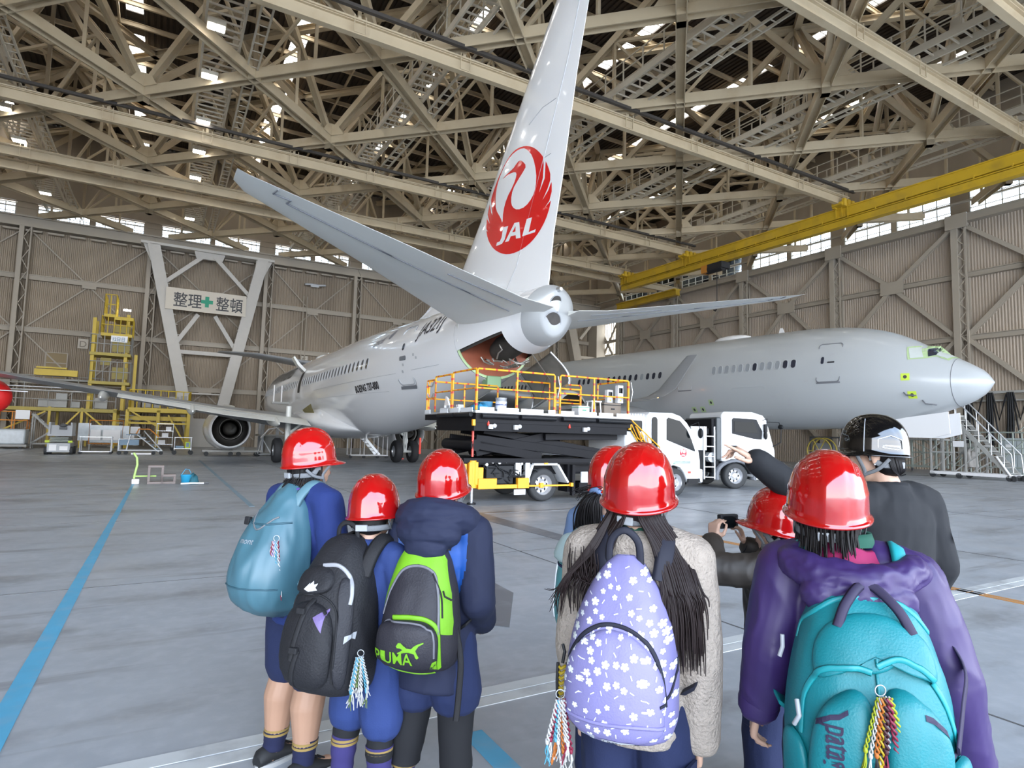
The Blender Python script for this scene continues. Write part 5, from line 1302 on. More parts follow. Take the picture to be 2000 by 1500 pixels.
for i in range(7): b.b2((.1 + i * .26, 0, 1.85 - i * .27), (.35 + i * .26, .8, 1.88 - i * .27))
b.build('tread', M_gry, t)
t = thing('aerial_lift', 'small grey self-propelled aerial lift facing the viewer, folded down', 'lift', hang(-4.9, 37.4), WY)
b = MB(); b.b2((.1, 0, .12), (1.05, 1.7, .58)); b.build('base', M_panl, t, bevel=.03)
b = MB(); b.b2((.2, -.02, .2), (.5, .0, .5)); b.b2((.62, -.02, .22), (.95, .0, .42)); b.build('white_panel', M_wb, t)
for x in (.0, 1.0):
    for y in (.2, 1.4): b = MB().smooth(); b.cyl((x, y, .2), (x + .15, y, .2), .2, 18); b.build('wheel', M_rubber, t)
b = MB()
for i in range(4): b.b2((.2, .0, .62 + i * .07), (.95, 1.5, .66 + i * .07))
b.build('folded_scissor', M_grn, t)
b = MB(); b.b2((.02, -.03, .60), (.2, .02, .7)); b.b2((.95, -.03, .60), (1.13, .02, .7)); b.build('head_lamp', M_lime, t)
b = MB(); b.b2((.1, -.02, .92), (1.08, 1.5, 1.0)); b.b2((.12, 0, 1.0), (.2, 1.4, 1.6)); b.b2((1.0, 0, 1.0), (1.08, 1.4, 1.6)); b.b2((.2, .1, 1.0), (1.0, .16, 1.45)); b.build('basket', M_panl, t)
b = MB().smooth(); b.ell((.7, .0, 1.45), (.17, .1, .1), 14, 8); b.box((.7, .02, 1.3), (.3, .1, .12)); b.build('control_box', M_panld, t)
t = trolley('tube_trolley', 'low bare tube-frame trolley just right of the grey aerial lift', 'trolley', hang(-3.55, 38.4), 1.35, .7, .9, M_alp, .07, (.14,))
t = thing('framed_panel_rack', 'white panels in an orange-edged rack behind the tube trolley', 'rack', hang(-3.5, 42), WY)
b = MB()
for x0, x1 in ((.05, .55), (.65, 1.5)): b.b2((x0, .1, .65), (x1, .2, 1.25))
b.build('white_panel', M_wb, t)
b = MB().smooth(); b.tube([(0, 0, .45), (0, 0, 1.78), (1.6, 0, 1.78), (1.6, 0, .45)], .035, 6, closed=True); b.build('rack_frame', M_orr, t)
b = MB(); b.b2((-.6, .8, .6), (.0, 1.4, 1.6)); b.b2((0, .6, .5), (1.9, .9, 1.5)); b.build('rack_body', M_film, t)
for x in (.05, 1.55): b = MB(); b.b2((x - .04, 0, 0), (x + .04, .5, .5)); b.build('leg', M_gry, t)
t = thing('mobile_steps', 'small wheeled steps of blue grey tubing with two orange hand rails', 'stairs', hang(-1.85, 37.8), WY)
b = MB().smooth()
for y in (0, .8):
    b.tube([(.0, y, .2), (.0, y, .85)], .03, 6); b.tube([(.35, y, .2), (.5, y, 1.05)], .03, 6); b.tube([(0, y, .22), (2.0, y, .22)], .035, 6); b.tube([(0, y, .8), (1.2, y, .85)], .03, 6); b.tube([(.8, y, 1.05), (1.85, y, .15)], .035, 6); b.tube([(1.1, y, 1.25), (2.0, y, .2)], .03, 6)
b.build('side_frame', M_alp, t)
b = MB()
for i in range(4): b.b2((.95 + i * .22, 0, .9 - i * .2), (1.2 + i * .22, .8, .93 - i * .2))
b.b2((.3, 0, 1.02), (.95, .8, 1.06)); b.b2((0, 0, .5), (.9, .75, .78)); b.build('tread', M_bsteel, t)
for y in (.05, .75): b = MB().smooth(); b.tube([(.75, y, 1.1), (.85, y, 1.35), (1.35, y, 1.35), (1.8, y, .95)], .03, 6); b.build('hand_rail', M_orr, t)
for x in (.05, .35, 1.6, 1.95): b = MB().smooth(); b.cyl((x, .0, .1), (x, .06, .1), .1, 12); b.build('wheel', M_rubber, t)
b = MB(); b.b2((.6, -.3, .02), (1.5, -.1, .1)); b.build('floor_plate', M_wb, t)
t = trolley('tool_trolley', 'square tool trolley with a yellow-edged card, left of the engine', 'trolley', hang(.72, 38.1), .8, .6, .95, M_alp, .12, (.35,))
b = MB(); b.b2((.5, -.06, .36), (.74, -.03, .7)); b.build('card', M_lime, t); b = MB(); b.b2((.55, -.065, .42), (.69, -.058, .66)); b.build('card_face', M_bsteel, t)
b = MB(); b.b2((.05, .05, .35), (.45, .5, .48)); b.build('drawer', M_bsteel, t)
t = trolley('shelf_rack', 'tall narrow white shelf trolley in the dark under the dock', 'rack', hang(-.2, 44.5), .9, .6, 1.7, M_alp, .1, (.4, .85, 1.25))
b = MB()
for i, z in enumerate((.4, .85, 1.25)): b.b2((.1 + .2 * i, .1, z), (.5 + .15 * i, .5, z + .25))
b.build('boxes', M_wb, t)
t = thing('sweeper_dolly', 'low dolly with small wheels on the floor below the engine', 'trolley', hang(2.0, 36.6), WY)
b = MB(); b.b2((0, 0, .22), (3.0, .9, .32)); b.b2((1.5, .2, .3), (2.1, .7, .5)); b.build('bed', M_gry, t)
for x in (.2, 1.4, 1.8, 2.8): b = MB().smooth(); b.cyl((x, .0, .12), (x, .1, .12), .12, 12); b.build('wheel', M_rubber, t)
t = thing('axle_jack', 'tripod axle jack with curved handle beside the main wheels', 'jack', hang(4.6, 36.9), WY)
b = MB().smooth()
for a in (0, 2.1, 4.2): b.tube([(.4 + .55 * cos(a), .5 * sin(a), .08), (.4, 0, 1.0)], .035, 6); b.tube([(.4 + .55 * cos(a), .5 * sin(a), .1), (.4 + .55 * cos(a + 2.1), .5 * sin(a + 2.1), .1)], .03, 6)
b.build('tripod', M_alp, t)
b = MB().smooth(); b.cyl((.4, 0, .3), (.4, 0, 1.5), .08, 12); b.cyl((.4, 0, 1.5), (.4, 0, 1.9), .05, 10); b.build('ram', M_panl, t)
b = MB().smooth(); b.tube([(.3, -.2, 1.0), (.7, -.2, 1.5), (1.1, -.2, 1.6), (1.5, -.2, 1.3)], .05, 8); b.build('handle', M_wb, t)
b = MB().smooth()
for a in (0, 2.1, 4.2): b.ell((.4 + .55 * cos(a), .5 * sin(a), .08), .08, 10, 6)
b.build('wheel', M_rubber, t)
t = thing('wing_dock', 'grey upright posts and platform beneath the inner wing beside the fuselage', 'scaffold', hang(5.1, 37.6), WY)
for x, y in ((0, 0), (.8, 0), (1.4, .6), (0, 1.2)): b = MB(); b.b2((x - .08, y - .08, 0), (x + .08, y + .08, 2.0)); b.build('post', M_panl, t)
b = MB(); b.b2((-.2, -.2, 1.1), (1.5, 1.4, 1.2)); b.b2((.2, .3, .2), (1.2, 1.0, 1.1)); b.build('platform', M_gry, t)
t = thing('overwing_guard', 'white posts and grey box standing on the wing root', 'guard', hang(5.3, 35.6, 2.75), WY)
for x, h in ((0, .95), (.4, .95), (.95, .85), (1.35, .95)): b = MB(); b.b2((x - .03, -.03, .25), (x + .03, .03, .25 + h)); b.build('post', M_wb, t)
b = MB(); b.b2((-.1, -.2, .18), (1.6, .3, .28)); b.b2((1.0, -.1, .28), (1.5, .2, .7)); b.build('base_plate', M_gry, t)
t = thing('work_stand', 'small silver work stand with diagonal stairs under the white fuselage', 'stand', hang(9.35, 34.3), WY)
b = MB().smooth()
for y in (0, .8):
    for x in (0, .75, 1.55, 2.1): b.tube([(x, y, .15), (x, y, 1.32 if x < 1.6 else 1.25)], .03, 6)
    b.tube([(0, y, .17), (2.15, y, .17)], .035, 6)
for x in (0, 2.1): b.tube([(x, 0, .17), (x, .8, .17)], .035, 6)
b.build('tube_frame', M_wb, t)
b = MB()
for y in (.02, .75): b.bar((.75, y, 1.2), (1.65, y, .2), .05, .14)
for i in range(4): b.b2((.8 + i * .2, .02, 1.0 - i * .2), (1.0 + i * .2, .75, 1.03 - i * .2))
b.build('stairs', M_alp, t)
for x in (.0, .75, 1.55, 2.1): b = MB().smooth(); b.cyl((x, -.02, .09), (x, .05, .09), .09, 12); b.build('wheel', M_rubber, t)
o = tag(MB().b2((0, 0, 0), (.55, .22, .08)).build('wheel_chock', M_tape, loc=hang(11.5, 33.1), rz=WY, bevel=.02), 'red chock on the floor against the main wheel', 'chock')
# on the near floor
t = thing('tow_pole', 'lime green upright bar with white base at the end of the blue line', 'pole', hang(-.52, 18.9), WY)
b = MB().smooth(); b.tube([(-.05, .1, .8), (.03, .05, .68), (.05, 0, .5), (.0, 0, .2), (0, 0, .14)], .028, 8); b.tube([(0, 0, .2), (.5, .0, .2)], .02, 8); b.build('bar', mat('lime green paint', (.42, .62, .18), .5), t)
b = MB(); b.b2((-.05, -.08, 0), (.12, .08, .13)); b.build('base', M_wb, t, bevel=.02)
t = thing('steel_bracket', 'open brown grey box-frame bracket standing on the floor beside the lime bar', 'bracket', hang(-.22, 18.75), WY)
b = MB()
def sqframe(b, x0, x1, z0, z1, y0, y1, w):
    b.b2((x0, y0, z0), (x1, y1, z0 + w)); b.b2((x0, y0, z1 - w), (x1, y1, z1)); b.b2((x0, y0, z0 + w), (x0 + w, y1, z1 - w)); b.b2((x1 - w, y0, z0 + w), (x1, y1, z1 - w))
sqframe(b, 0, .37, .0, .49, 0, .28, .06); sqframe(b, .31, .66, .0, .25, 0, .28, .06)
b.build('box_frame', mat('brown grey steel', (.20, .165, .15), .6, var=.15, vscale=6), t, bevel=.008)
t = thing('mop_bucket', 'light blue bucket with rags on the floor right of the bracket', 'bucket', hang(.68, 18.6), WY)
M_lb = mat('light blue plastic', (.03, .34, .58), .4)
b = MB().smooth(); b.lathe([(.001, 0), (.11, 0), (.14, .24), (.15, .25), (.13, .24), (.1, .02)], n=24); b.build('pail', M_lb, t)
b = MB().smooth(); b.tube([(-.13, 0, .23), (-.03, .0, .40), (.06, 0, .38), (.13, 0, .23)], .008, 6); b.build('handle', M_lb, t)
cloth_heap('rag', 'dark teal rag spilling out beside the light blue bucket', hang(.86, 18.55, 0), (.13, .12), .24, mat('teal rag', (.02, .12, .16), .8), 9, 'cloth')
t = thing('nozzle_hose', 'short white hose nozzle lying right of the blue bucket', 'hose', hang(.8, 18.4), WY)
b = MB().smooth(); b.tube([(-.25, -.05, .03), (0, -.02, .04), (.3, .05, .03)], .022, 8); b.build('tube', M_wb, t); b = MB().smooth(); b.cyl((.3, .05, .03), (.42, .07, .03), .028, 8); b.build('tip', M_panld, t)
# red padded ball at the left picture edge, on a horizontal pole
t = thing('wingtip_buffer', 'red padded buffer on a horizontal pole at the far left edge', 'buffer', hang(-6.3, 30.0), WY)
b = MB().smooth(); b.ell((.55, 0, 2.5), (.72, .5, .68), 24, 14); b.build('pad', mat('red padding', (.66, .015, .015), .5), t)
b = MB().smooth(); b.cyl((-.6, -.5, 2.75), (1.8, -.5, 2.72), .02, 8); b.cyl((-.3, 0, 2.5), (.0, 0, 2.5), .06, 8); b.build('pole', M_wb, t)
b = MB().smooth(); b.cyl((-.3, 0, 0), (-.3, 0, 2.5), .06, 10); b.lathe([(.001, .06), (.5, .05), (.5, 0)], (-.3, 0, 0), n=20); b.build('stand', M_gry, t)

# ---------------------------------------------------------------- right-hand side: mobile stairs and docks; x runs along d2
def rthing(name, label, cat, d1, d2, z=0): return thing(name, label, cat, hang(d1, d2, z), WY - pi / 2)
# local x = towards the viewer's right (decreasing d2), local y = away from viewer (increasing d1)
t = rthing('mobile_staircase', 'tall grey wheeled staircase under the nose of the grey airliner', 'stairs', 33.2, 15.9)
b = MB()
for y in (0, 1.0):
    for x, z in ((.0, 3.0), (.55, 3.0), (1.0, 3.0), (1.5, 2.4), (1.95, 1.75)): b.b2((x - .035, y - .035, .2), (x + .035, y + .035, z))
    b.bar((1.0, y, 2.9), (3.2, y, .25), .06, .16); b.bar((.0, y, .3), (.95, y, 1.2), .04); b.bar((1.0, y, .3), (2.2, y, 1.3), .05); b.bar((.0, y, 1.3), (.95, y, 2.2), .04); b.bar((2.6, y, .9), (1.6, y, .2), .05); b.bar((1.0, y, 2.6), (2.0, y, 1.6), .04)
    for z in (1.2, 2.2): b.b2((0, y - .03, z), (1.0, y + .03, z + .06))
b.build('stair_frame', M_gry, t)
b = MB(); b.b2((-.05, -.05, .16), (3.3, .08, .3)); b.b2((-.05, .95, .16), (3.3, 1.08, .3)); b.build('base_rail', M_wb, t)
b = MB()
for i in range(11): b.b2((1.0 + i * .2, 0, 2.75 - i * .24), (1.25 + i * .2, 1.0, 2.79 - i * .24))
b.b2((-.05, -.05, 2.95), (1.05, 1.05, 3.05)); b.build('tread', M_gry, t)
b = MB().smooth()
for y in (0, 1.0):
    b.tube([(.7, y, 3.05), (.7, y, 3.95), (1.0, y, 3.95), (3.3, y, 1.2), (3.35, y, .4)], .03, 6)
    for i in range(5): x = 1.1 + i * .48; b.tube([(x, y, 2.75 - i * .57), (x, y, 3.85 - i * .57)], .025, 6)
b.build('hand_rail', M_alp, t)
b = MB().smooth(); b.tube([(3.25, -.05, .25), (2.75, -.05, 1.1)], .05, 8); b.build('tow_bar', M_wb, t)
for x in (.05, 1.2, 3.2, 3.35):
    for y in (0, 1.0): b = MB().smooth(); b.cyl((x, y - .05, .13), (x, y + .05, .13), .13, 14); b.build('wheel', M_rubber, t)
b = MB(); b.b2((1.0, -.06, 1.5), (1.45, -.03, 1.78)); b.build('sign_plate', M_wb, t)
b = MB(); b.b2((-.3, -.1, 3.0), (.75, .1, 3.06)); b.build('platform_lip', M_blk2, t)
t = rthing('wheeled_dock', 'low greenish scaffold dock between the guide and the tall staircase', 'scaffold', 36, 20.6)
b = MB()
for y in (0, 1.2):
    for x in (0, 1.2, 2.4, 3.6): b.b2((x - .04, y - .04, .3), (x + .04, y + .04, 1.85))
    for z in (.35, 1.1, 1.8): b.b2((0, y - .03, z), (3.6, y + .03, z + .07))
    for x in (0, 1.2, 2.4): b.bar((x, y, .4), (x + 1.2, y, 1.1), .04); b.bar((x + 1.2, y, 1.1), (x, y, 1.8), .04)
b.build('dock_frame', M_grn, t)
b = MB(); b.b2((-.1, -.1, 1.82), (3.7, 1.3, 1.9)); b.build('deck', M_gry, t)
for x in (.1, 3.5): b = MB().smooth(); b.cyl((x, 0, .15), (x, .1, .15), .15, 14); b.build('wheel', M_rubber, t)
t = rthing('work_dock', 'grey green tubular work dock behind the tall staircase', 'scaffold', 37.4, 16.9)
b = MB().smooth()
for x in (0, .9, 1.8, 2.8, 3.8):
    for y in (0, 1.0): b.tube([(x, y, .1), (x, y, 2.3)], .035, 6)
for z in (.5, 1.2, 1.5, 1.9, 2.3): b.tube([(0, 0, z), (3.8, 0, z)], .03, 6); b.tube([(0, 1, z), (3.8, 1, z)], .03, 6)
b.tube([(0, 0, .4), (1.8, 0, 2.2)], .03, 6); b.tube([(1.8, 0, .4), (3.6, 0, 2.2)], .03, 6); b.tube([(3.0, 0, 2.3), (3.5, 0, 2.8), (4.2, 0, 2.6), (4.6, 0, 2.0)], .03, 6)
b.build('tube_frame', M_grn, t)
b = MB(); b.b2((0, 0, 1.15), (3.8, 1, 1.2)); b.b2((.3, .2, 1.2), (1.0, .8, 1.7)); b.build('deck', M_gry, t)
o = cloth_heap('cloth_bag', 'pale cloth sack slung inside the tall staircase frame', hang(34.0, 14.5, .55), (.3, .3), .75, mat('pale sack cloth', (.45, .43, .40), .8, var=.2, vscale=5), 12, 'bag')
t = rthing('control_cabinet', 'pale blue grey cabinet at the right picture edge beside the stairs', 'cabinet', 41.0, 16.0)
b = MB(); b.b2((0, 0, 0), (1.4, .6, 2.05)); b.build('body', mat('pale blue grey cabinet', (.36, .41, .42), .45), t, bevel=.02)
b = MB(); b.b2((.15, -.02, .3), (.65, 0, 1.9)); b.b2((.72, -.02, .3), (1.25, 0, 1.9)); b.build('door', mat('cabinet door', (.40, .45, .46), .45), t); b = MB(); b.b2((.2, -.03, 1.4), (.45, -.02, 1.7)); b.build('notice', M_wb, t)
t = rthing('wall_hose_set', 'black hoses hanging from a rail on the right wall past the nose', 'hose', 42.0, 18.6, 4.7)
b = MB().smooth()
for x in (.55, 1.7, 2.7):
    for k, dx in enumerate((-.08, 0, .08)): b.tube([(x + dx, 0, 0), (x + dx * 1.4 + .03, -.05, -1.4), (x + dx * 2 - .05, 0, -3.2)], .06, 6)
    b.tube([(x + .15, 0, 0), (x + .5, -.1, -1.6), (x + .85, 0, -.1)], .05, 6); b.tube([(x + .1, 0, 0), (x + .45, 0, -2.9)], .04, 6)
b.build('hose', M_blk2, t)
b = MB(); b.b2((-1.0, .05, -.05), (4.5, .2, .1)); b.b2((-1.0, .05, -.5), (4.5, .2, -.42)); b.build('rail', M_gry, t)
t = rthing('wheel_stand', 'round-framed olive wheel stand in the shade under the grey airliner', 'stand', 33.0, 22.5)
b = MB().smooth(); b.tube([(0.8 + .75 * cos(a), 0, 1.05 + .75 * sin(a)) for a in [2 * pi * i / 24 for i in range(24)]], .04, 6, closed=True); b.tube([(0.8 + .75 * cos(a), .5, 1.05 + .75 * sin(a)) for a in [2 * pi * i / 24 for i in range(24)]], .04, 6, closed=True)
for a in (0, 1.05, 2.1): b.tube([(.8 + .75 * cos(a), 0, 1.05 + .75 * sin(a)), (.8 - .75 * cos(a), 0, 1.05 - .75 * sin(a))], .03, 6)
b.build('ring_frame', M_ylo, t)
b = MB(); b.b2((-.1, -.1, 0), (1.7, .7, .3)); b.build('base', M_gry, t)
t = rthing('dark_dock', 'dark low workshop benches under the belly of the grey airliner', 'bench', 38.5, 26.0)
b = MB()
for x in (0, 1.5, 3.0, 4.5, 6): b.b2((x, 0, 0), (x + .1, .1, 1.9)); b.b2((x, .9, 0), (x + .1, 1.0, 1.9))
b.b2((0, 0, .9), (6.1, 1.0, 1.0)); b.b2((0, 0, 1.85), (6.1, 1.0, 1.95)); b.build('bench_frame', M_panld, t)
b = MB(); b.b2((.3, .2, 1.0), (1.3, .8, 1.5)); b.b2((3.3, .2, 1.0), (4.2, .8, 1.4)); b.build('stored_crate', M_panl, t)
# signs on the far wall
t = thing('hangar_sign', 'long white banner with black kanji and a green cross between the V column legs', 'sign', hang(2.55, LW - 1.72, 11.4), WY)
b = MB(); tilt = 0
b.b2((-2.85, -.05, -.85), (2.85, .02, .85)); b.build('board', mat('off white sign board', (.62, .57, .48), .5), t)
text_on('sign_lettering', '整理', (-2.35, -.06, -.5), (1, 0, 0), (0, 0, 1), 1.22, M_ink, t, bold=.012, sx=.82)
text_on('sign_lettering', '整頓', (.62, -.06, -.5), (1, 0, 0), (0, 0, 1), 1.22, M_ink, t, bold=.012, sx=.82)
b = MB(); b.b2((-.42, -.075, -.14), (.42, -.055, .14)); b.b2((-.14, -.077, -.42), (.14, -.053, .42)); b.build('green_cross', mat('green cross paint', (.01, .30, .17), .5), t)
for ch, x, z in (('D', -5.4, 7.5), ('E', 10.45, 7.6)):
    t = thing('bay_sign', 'square white plate lettered %s on the far corrugated wall' % ch, 'sign', hang(x, LW - .08, z), WY)
    b = MB(); b.b2((-.32, -.06, -.36), (.32, 0, .36)); b.build('plate', mat('cream sign plate', (.55, .50, .42), .5), t)
    text_on('plate_lettering', ch, (0, -.065, -.25), (1, 0, 0), (0, 0, 1), .66, mat('faded brown lettering', (.22, .19, .15), .6), t, align='CENTER')
t = thing('wall_shutter', 'brown louvred shutter set in the far wall below the D plate', 'shutter', hang(-6.9, LW - .1, 5.6), WY)
b = MB(); b.b2((-.62, -.06, -1.1), (.62, 0, 1.1)); b.build('panel', mat('brown shutter', (.27, .2, .1), .6), t)
b = MB()
for z in (-1.1, -.4, .3, 1.05): b.b2((-.66, -.1, z), (.66, -.05, z + .06))
b.b2((-.68, -.1, -1.1), (-.6, -.05, 1.1)); b.b2((.6, -.1, -1.1), (.68, -.05, 1.1)); b.build('shutter_frame', M_steelw, t)
b = MB().smooth(); t = thing('wall_bracket_lamp', 'small grey fitting high on the far wall right of the V column', 'lamp', hang(11.0, LW - .6, 14.2), WY)
b.tube([(-.9, 0, 0), (-.3, .1, .1), (.3, 0, .05), (.9, .1, .15)], .1, 8); b.build('arm', M_galv, t); b = MB(); b.b2((-.4, -.1, -.15), (.3, .1, 0)); b.build('housing', M_galv, t)
# ================================================================ people: shared makers
def fmat(name, col, rough=.5, **k):
    q = .40 + .2 * min(col); k.pop('sheen', None)
    return mat(name, tuple(c * q for c in col), rough, **k)
M_skin = fmat('light skin', (.95, .60, .43), .5, var=.06, vscale=9, spec=.35)
M_skin2 = fmat('tanned skin', (.80, .47, .31), .5, var=.06, vscale=9, spec=.35)
M_hair = fmat('black hair', (.016, .013, .013), .5, var=.3, vscale=60, spec=.2, stretch=(1, 1, .15))
M_hair2 = fmat('dark brown hair', (.034, .020, .019), .48, var=.35, vscale=60, spec=.22, stretch=(1, 1, .15))
M_eye = fmat('eye white', (.75, .74, .72), .25)
M_iris = fmat('dark iris', (.02, .012, .01), .15)
M_lip = fmat('lip', (.45, .17, .14), .5)
M_hred = fmat('glossy red helmet shell', (.78, .008, .008), .12, coat=.8, spec=.5)
M_hblk = fmat('glossy black helmet shell', (.006, .006, .007), .08, coat=.8)
M_strapg = fmat('grey webbing', (.30, .315, .33), .7, bump=.2, bscale=200)
M_strapk = fmat('black webbing', (.018, .018, .022), .75, bump=.2, bscale=200)
M_buck = fmat('translucent grey plastic', (.62, .65, .68), .35)
M_royal = fmat('royal blue shirt cloth', (.018, .055, .30), .85, var=.12, vscale=9, sheen=.2, bump=.15, bscale=160)
M_royal2 = fmat('mid blue shirt cloth', (.035, .085, .34), .85, var=.12, vscale=9, sheen=.2, bump=.15, bscale=160)
M_navy = fmat('navy cloth', (.014, .030, .125), .85, var=.14, vscale=9, sheen=.2, bump=.15, bscale=160)
M_navy2 = fmat('navy parka cloth', (.014, .024, .085), .8, var=.14, vscale=8, sheen=.25)
M_bright = fmat('bright blue panel cloth', (.01, .16, .72), .6, var=.08, vscale=8)
M_legk = fmat('black leggings', (.012, .013, .018), .85)
M_sock = fmat('navy sock', (.015, .022, .10), .9)
M_sockp = fmat('violet blue sock', (.075, .06, .28), .9)
M_gold = fmat('yellow stripe', (.62, .42, .12), .8)
M_greenc = fmat('green neckerchief', (.015, .16, .10), .85, var=.1, vscale=10)
M_purps = fmat('purple neckerchief', (.16, .10, .50), .8)
M_fleece = fmat('cream boa fleece', (.66, .565, .47), .95, var=.16, vscale=40, sheen=.5, bump=.9, bscale=110)
M_brownj = fmat('dark brown shell jacket', (.062, .048, .036), .6, var=.15, vscale=7)
M_purple = fmat('purple shell jacket', (.075, .035, .21), .5, var=.12, vscale=6, spec=.5)
M_pink = fmat('hot pink lining', (.62, .015, .17), .7, var=.1, vscale=9)
M_blackj = fmat('black soft jacket', (.010, .012, .017), .85, var=.2, vscale=8, sheen=.3)
M_lblue = fmat('light blue jacket', (.26, .42, .75), .7)
M_shoe = fmat('charcoal shoe', (.025, .027, .03), .7)
M_sole = fmat('white sole', (.7, .7, .68), .6)
M_shoeo = fmat('orange shoe flash', (.75, .25, .05), .5)

def cap_prim(b, p, q, r1, r2, n=12):
    p, q = V(p), V(q); d = (q - p); L = d.length; d = d / (L or 1); P, R = [], []
    for k in range(4): a = pi / 2 * k / 3; P.append(p - d * r1 * cos(a)); R.append(max(r1 * sin(a), r1 * .03))
    for k in range(4): a = pi / 2 * k / 3; P.append(q + d * r2 * sin(a)); R.append(max(r2 * cos(a), r2 * .03))
    b.tube(P, R, n)
def chain(b, pts, rs, n=12):
    for i in range(len(pts) - 1): cap_prim(b, pts[i], pts[i + 1], rs[i], rs[i + 1], n)
def ering(c, rx, ry, n=24, e=2.0):
    out = []
    for k in range(n):
        a = 2 * pi * k / n; ca, sa = cos(a), sin(a)
        out.append(V((c[0] + rx * abs(ca) ** (2 / e) * (1 if ca > 0 else -1), c[1] + ry * abs(sa) ** (2 / e) * (1 if sa > 0 else -1), c[2])))
    return out
def closed_loft(b, rings):
    b.loft(rings, cap=True)
def displace(me, wr, zfun=None):
    amp, sc, seed = wr[:3]; st = wr[3] if len(wr) > 3 else (1, 1, .55)
    import numpy as np
    me.update()
    nrm = [v.normal.copy() for v in me.vertices]
    for v, n_ in zip(me.vertices, nrm):
        c = v.co; q = V((c.x * st[0], c.y * st[1], c.z * st[2])) * sc + V((seed, seed * 1.7, seed * .3))
        w = noise.noise(q); w2 = 1 - abs(noise.noise(q * 1.9 + V((5, 3, 1)))) * 2
        k = 1 if zfun is None else zfun(c)
        v.co = c + n_ * amp * k * (w * .8 + w2 * .45)
def organic(name, b, m, parent, vox=.007, sm=3, wr=None, zfun=None):
    o = b.build(name, m, parent)
    md = o.modifiers.new('r', 'REMESH'); md.mode = 'VOXEL'; md.voxel_size = vox; md.use_smooth_shade = True
    if sm: s = o.modifiers.new('s', 'SMOOTH'); s.factor = .5; s.iterations = sm
    par = o.parent; o.parent = None
    mesh_from_mods(o); o.parent = par
    if wr: displace(o.data, wr, zfun)
    o.data.polygons.foreach_set('use_smooth', [True] * len(o.data.polygons))
    if not o.data.materials: o.data.materials.append(m)
    return o
def ribbon(b, path, nrm, w, th=.004, taper=None):
    P = [V(p) for p in path]; m = len(P); rings = []
    for i, p in enumerate(P):
        d = (P[min(i + 1, m - 1)] - P[max(i - 1, 0)]).normalized(); nn = V(nrm[i] if isinstance(nrm, list) else nrm); nn = (nn - d * nn.dot(d)).normalized(); s = d.cross(nn)
        ww = w if taper is None else w * taper[i]
        rings.append([p + s * ww / 2, p + s * ww * .3 + nn * th, p - s * ww * .3 + nn * th, p - s * ww / 2, p - s * ww * .3 - nn * th * .2, p + s * ww * .3 - nn * th * .2])
    b.loft(rings, cap=True); return b
def spline(P, n=6):
    P = [V(p) for p in P]; out = []
    for i in range(len(P) - 1):
        p0, p1, p2, p3 = P[max(i - 1, 0)], P[i], P[i + 1], P[min(i + 2, len(P) - 1)]
        for k in range(n):
            t = k / n; out.append(.5 * ((2 * p1) + (p2 - p0) * t + (2 * p0 - 5 * p1 + 4 * p2 - p3) * t * t + (3 * p1 - p0 - 3 * p2 + p3) * t ** 3))
    out.append(P[-1]); return out

def hand(b, wrist, d, palmn, side, s=1.0, curl=(.5, .6, .7, .8), spread=.06, thumb=.5, straight=None):
    # d: direction of the knuckles, palmn: the way the palm faces, side: +1 if the thumb lies along d x palmn
    wrist, d, pn = V(wrist), V(d).normalized(), V(palmn); pn = (pn - d * pn.dot(d)).normalized(); sd = d.cross(pn) * side
    L = .082 * s
    for k in range(4):
        u = (.5 - k / 3) * .052 * s
        cap_prim(b, wrist + sd * u * .55 + d * .008, wrist + d * L + sd * u, .0125 * s, .0115 * s, 10)
    lens = (.066, .074, .068, .054)
    for k in range(4):
        u = (.5 - k / 3) * .054 * s; base = wrist + d * (L + (.002, .006, .003, -.006)[k] * s) + sd * u
        dirn = (d + sd * spread * (1.5 - k)).normalized(); p = base; c = curl[k]
        for j, (fr, rr) in enumerate(((.45, .0085), (.30, .0078), (.25, .0068))):
            a = c * (0.9, 1.25, .8)[j]
            ax = dirn.cross(pn).normalized(); dirn = (Matrix.Rotation(a, 3, ax) @ dirn).normalized()
            q = p + dirn * lens[k] * fr * s; cap_prim(b, p, q, rr * s, rr * .93 * s, 8); p = q
    tb = wrist + d * .022 * s + sd * .022 * s + pn * .006 * s
    t1 = tb + (d * .55 + sd * .75 + pn * .25).normalized() * .036 * s
    t2 = t1 + (d * .9 + sd * (.45 - thumb * .7) + pn * thumb * .6).normalized() * .03 * s
    t3 = t2 + (d * .95 + sd * (.2 - thumb * .8) + pn * thumb * .7).normalized() * .024 * s
    cap_prim(b, wrist + d * .012 * s + sd * .008 * s, t1, .014 * s, .0115 * s, 8); cap_prim(b, t1, t2, .0102 * s, .0092 * s, 8); cap_prim(b, t2, t3, .0092 * s, .0075 * s, 8)

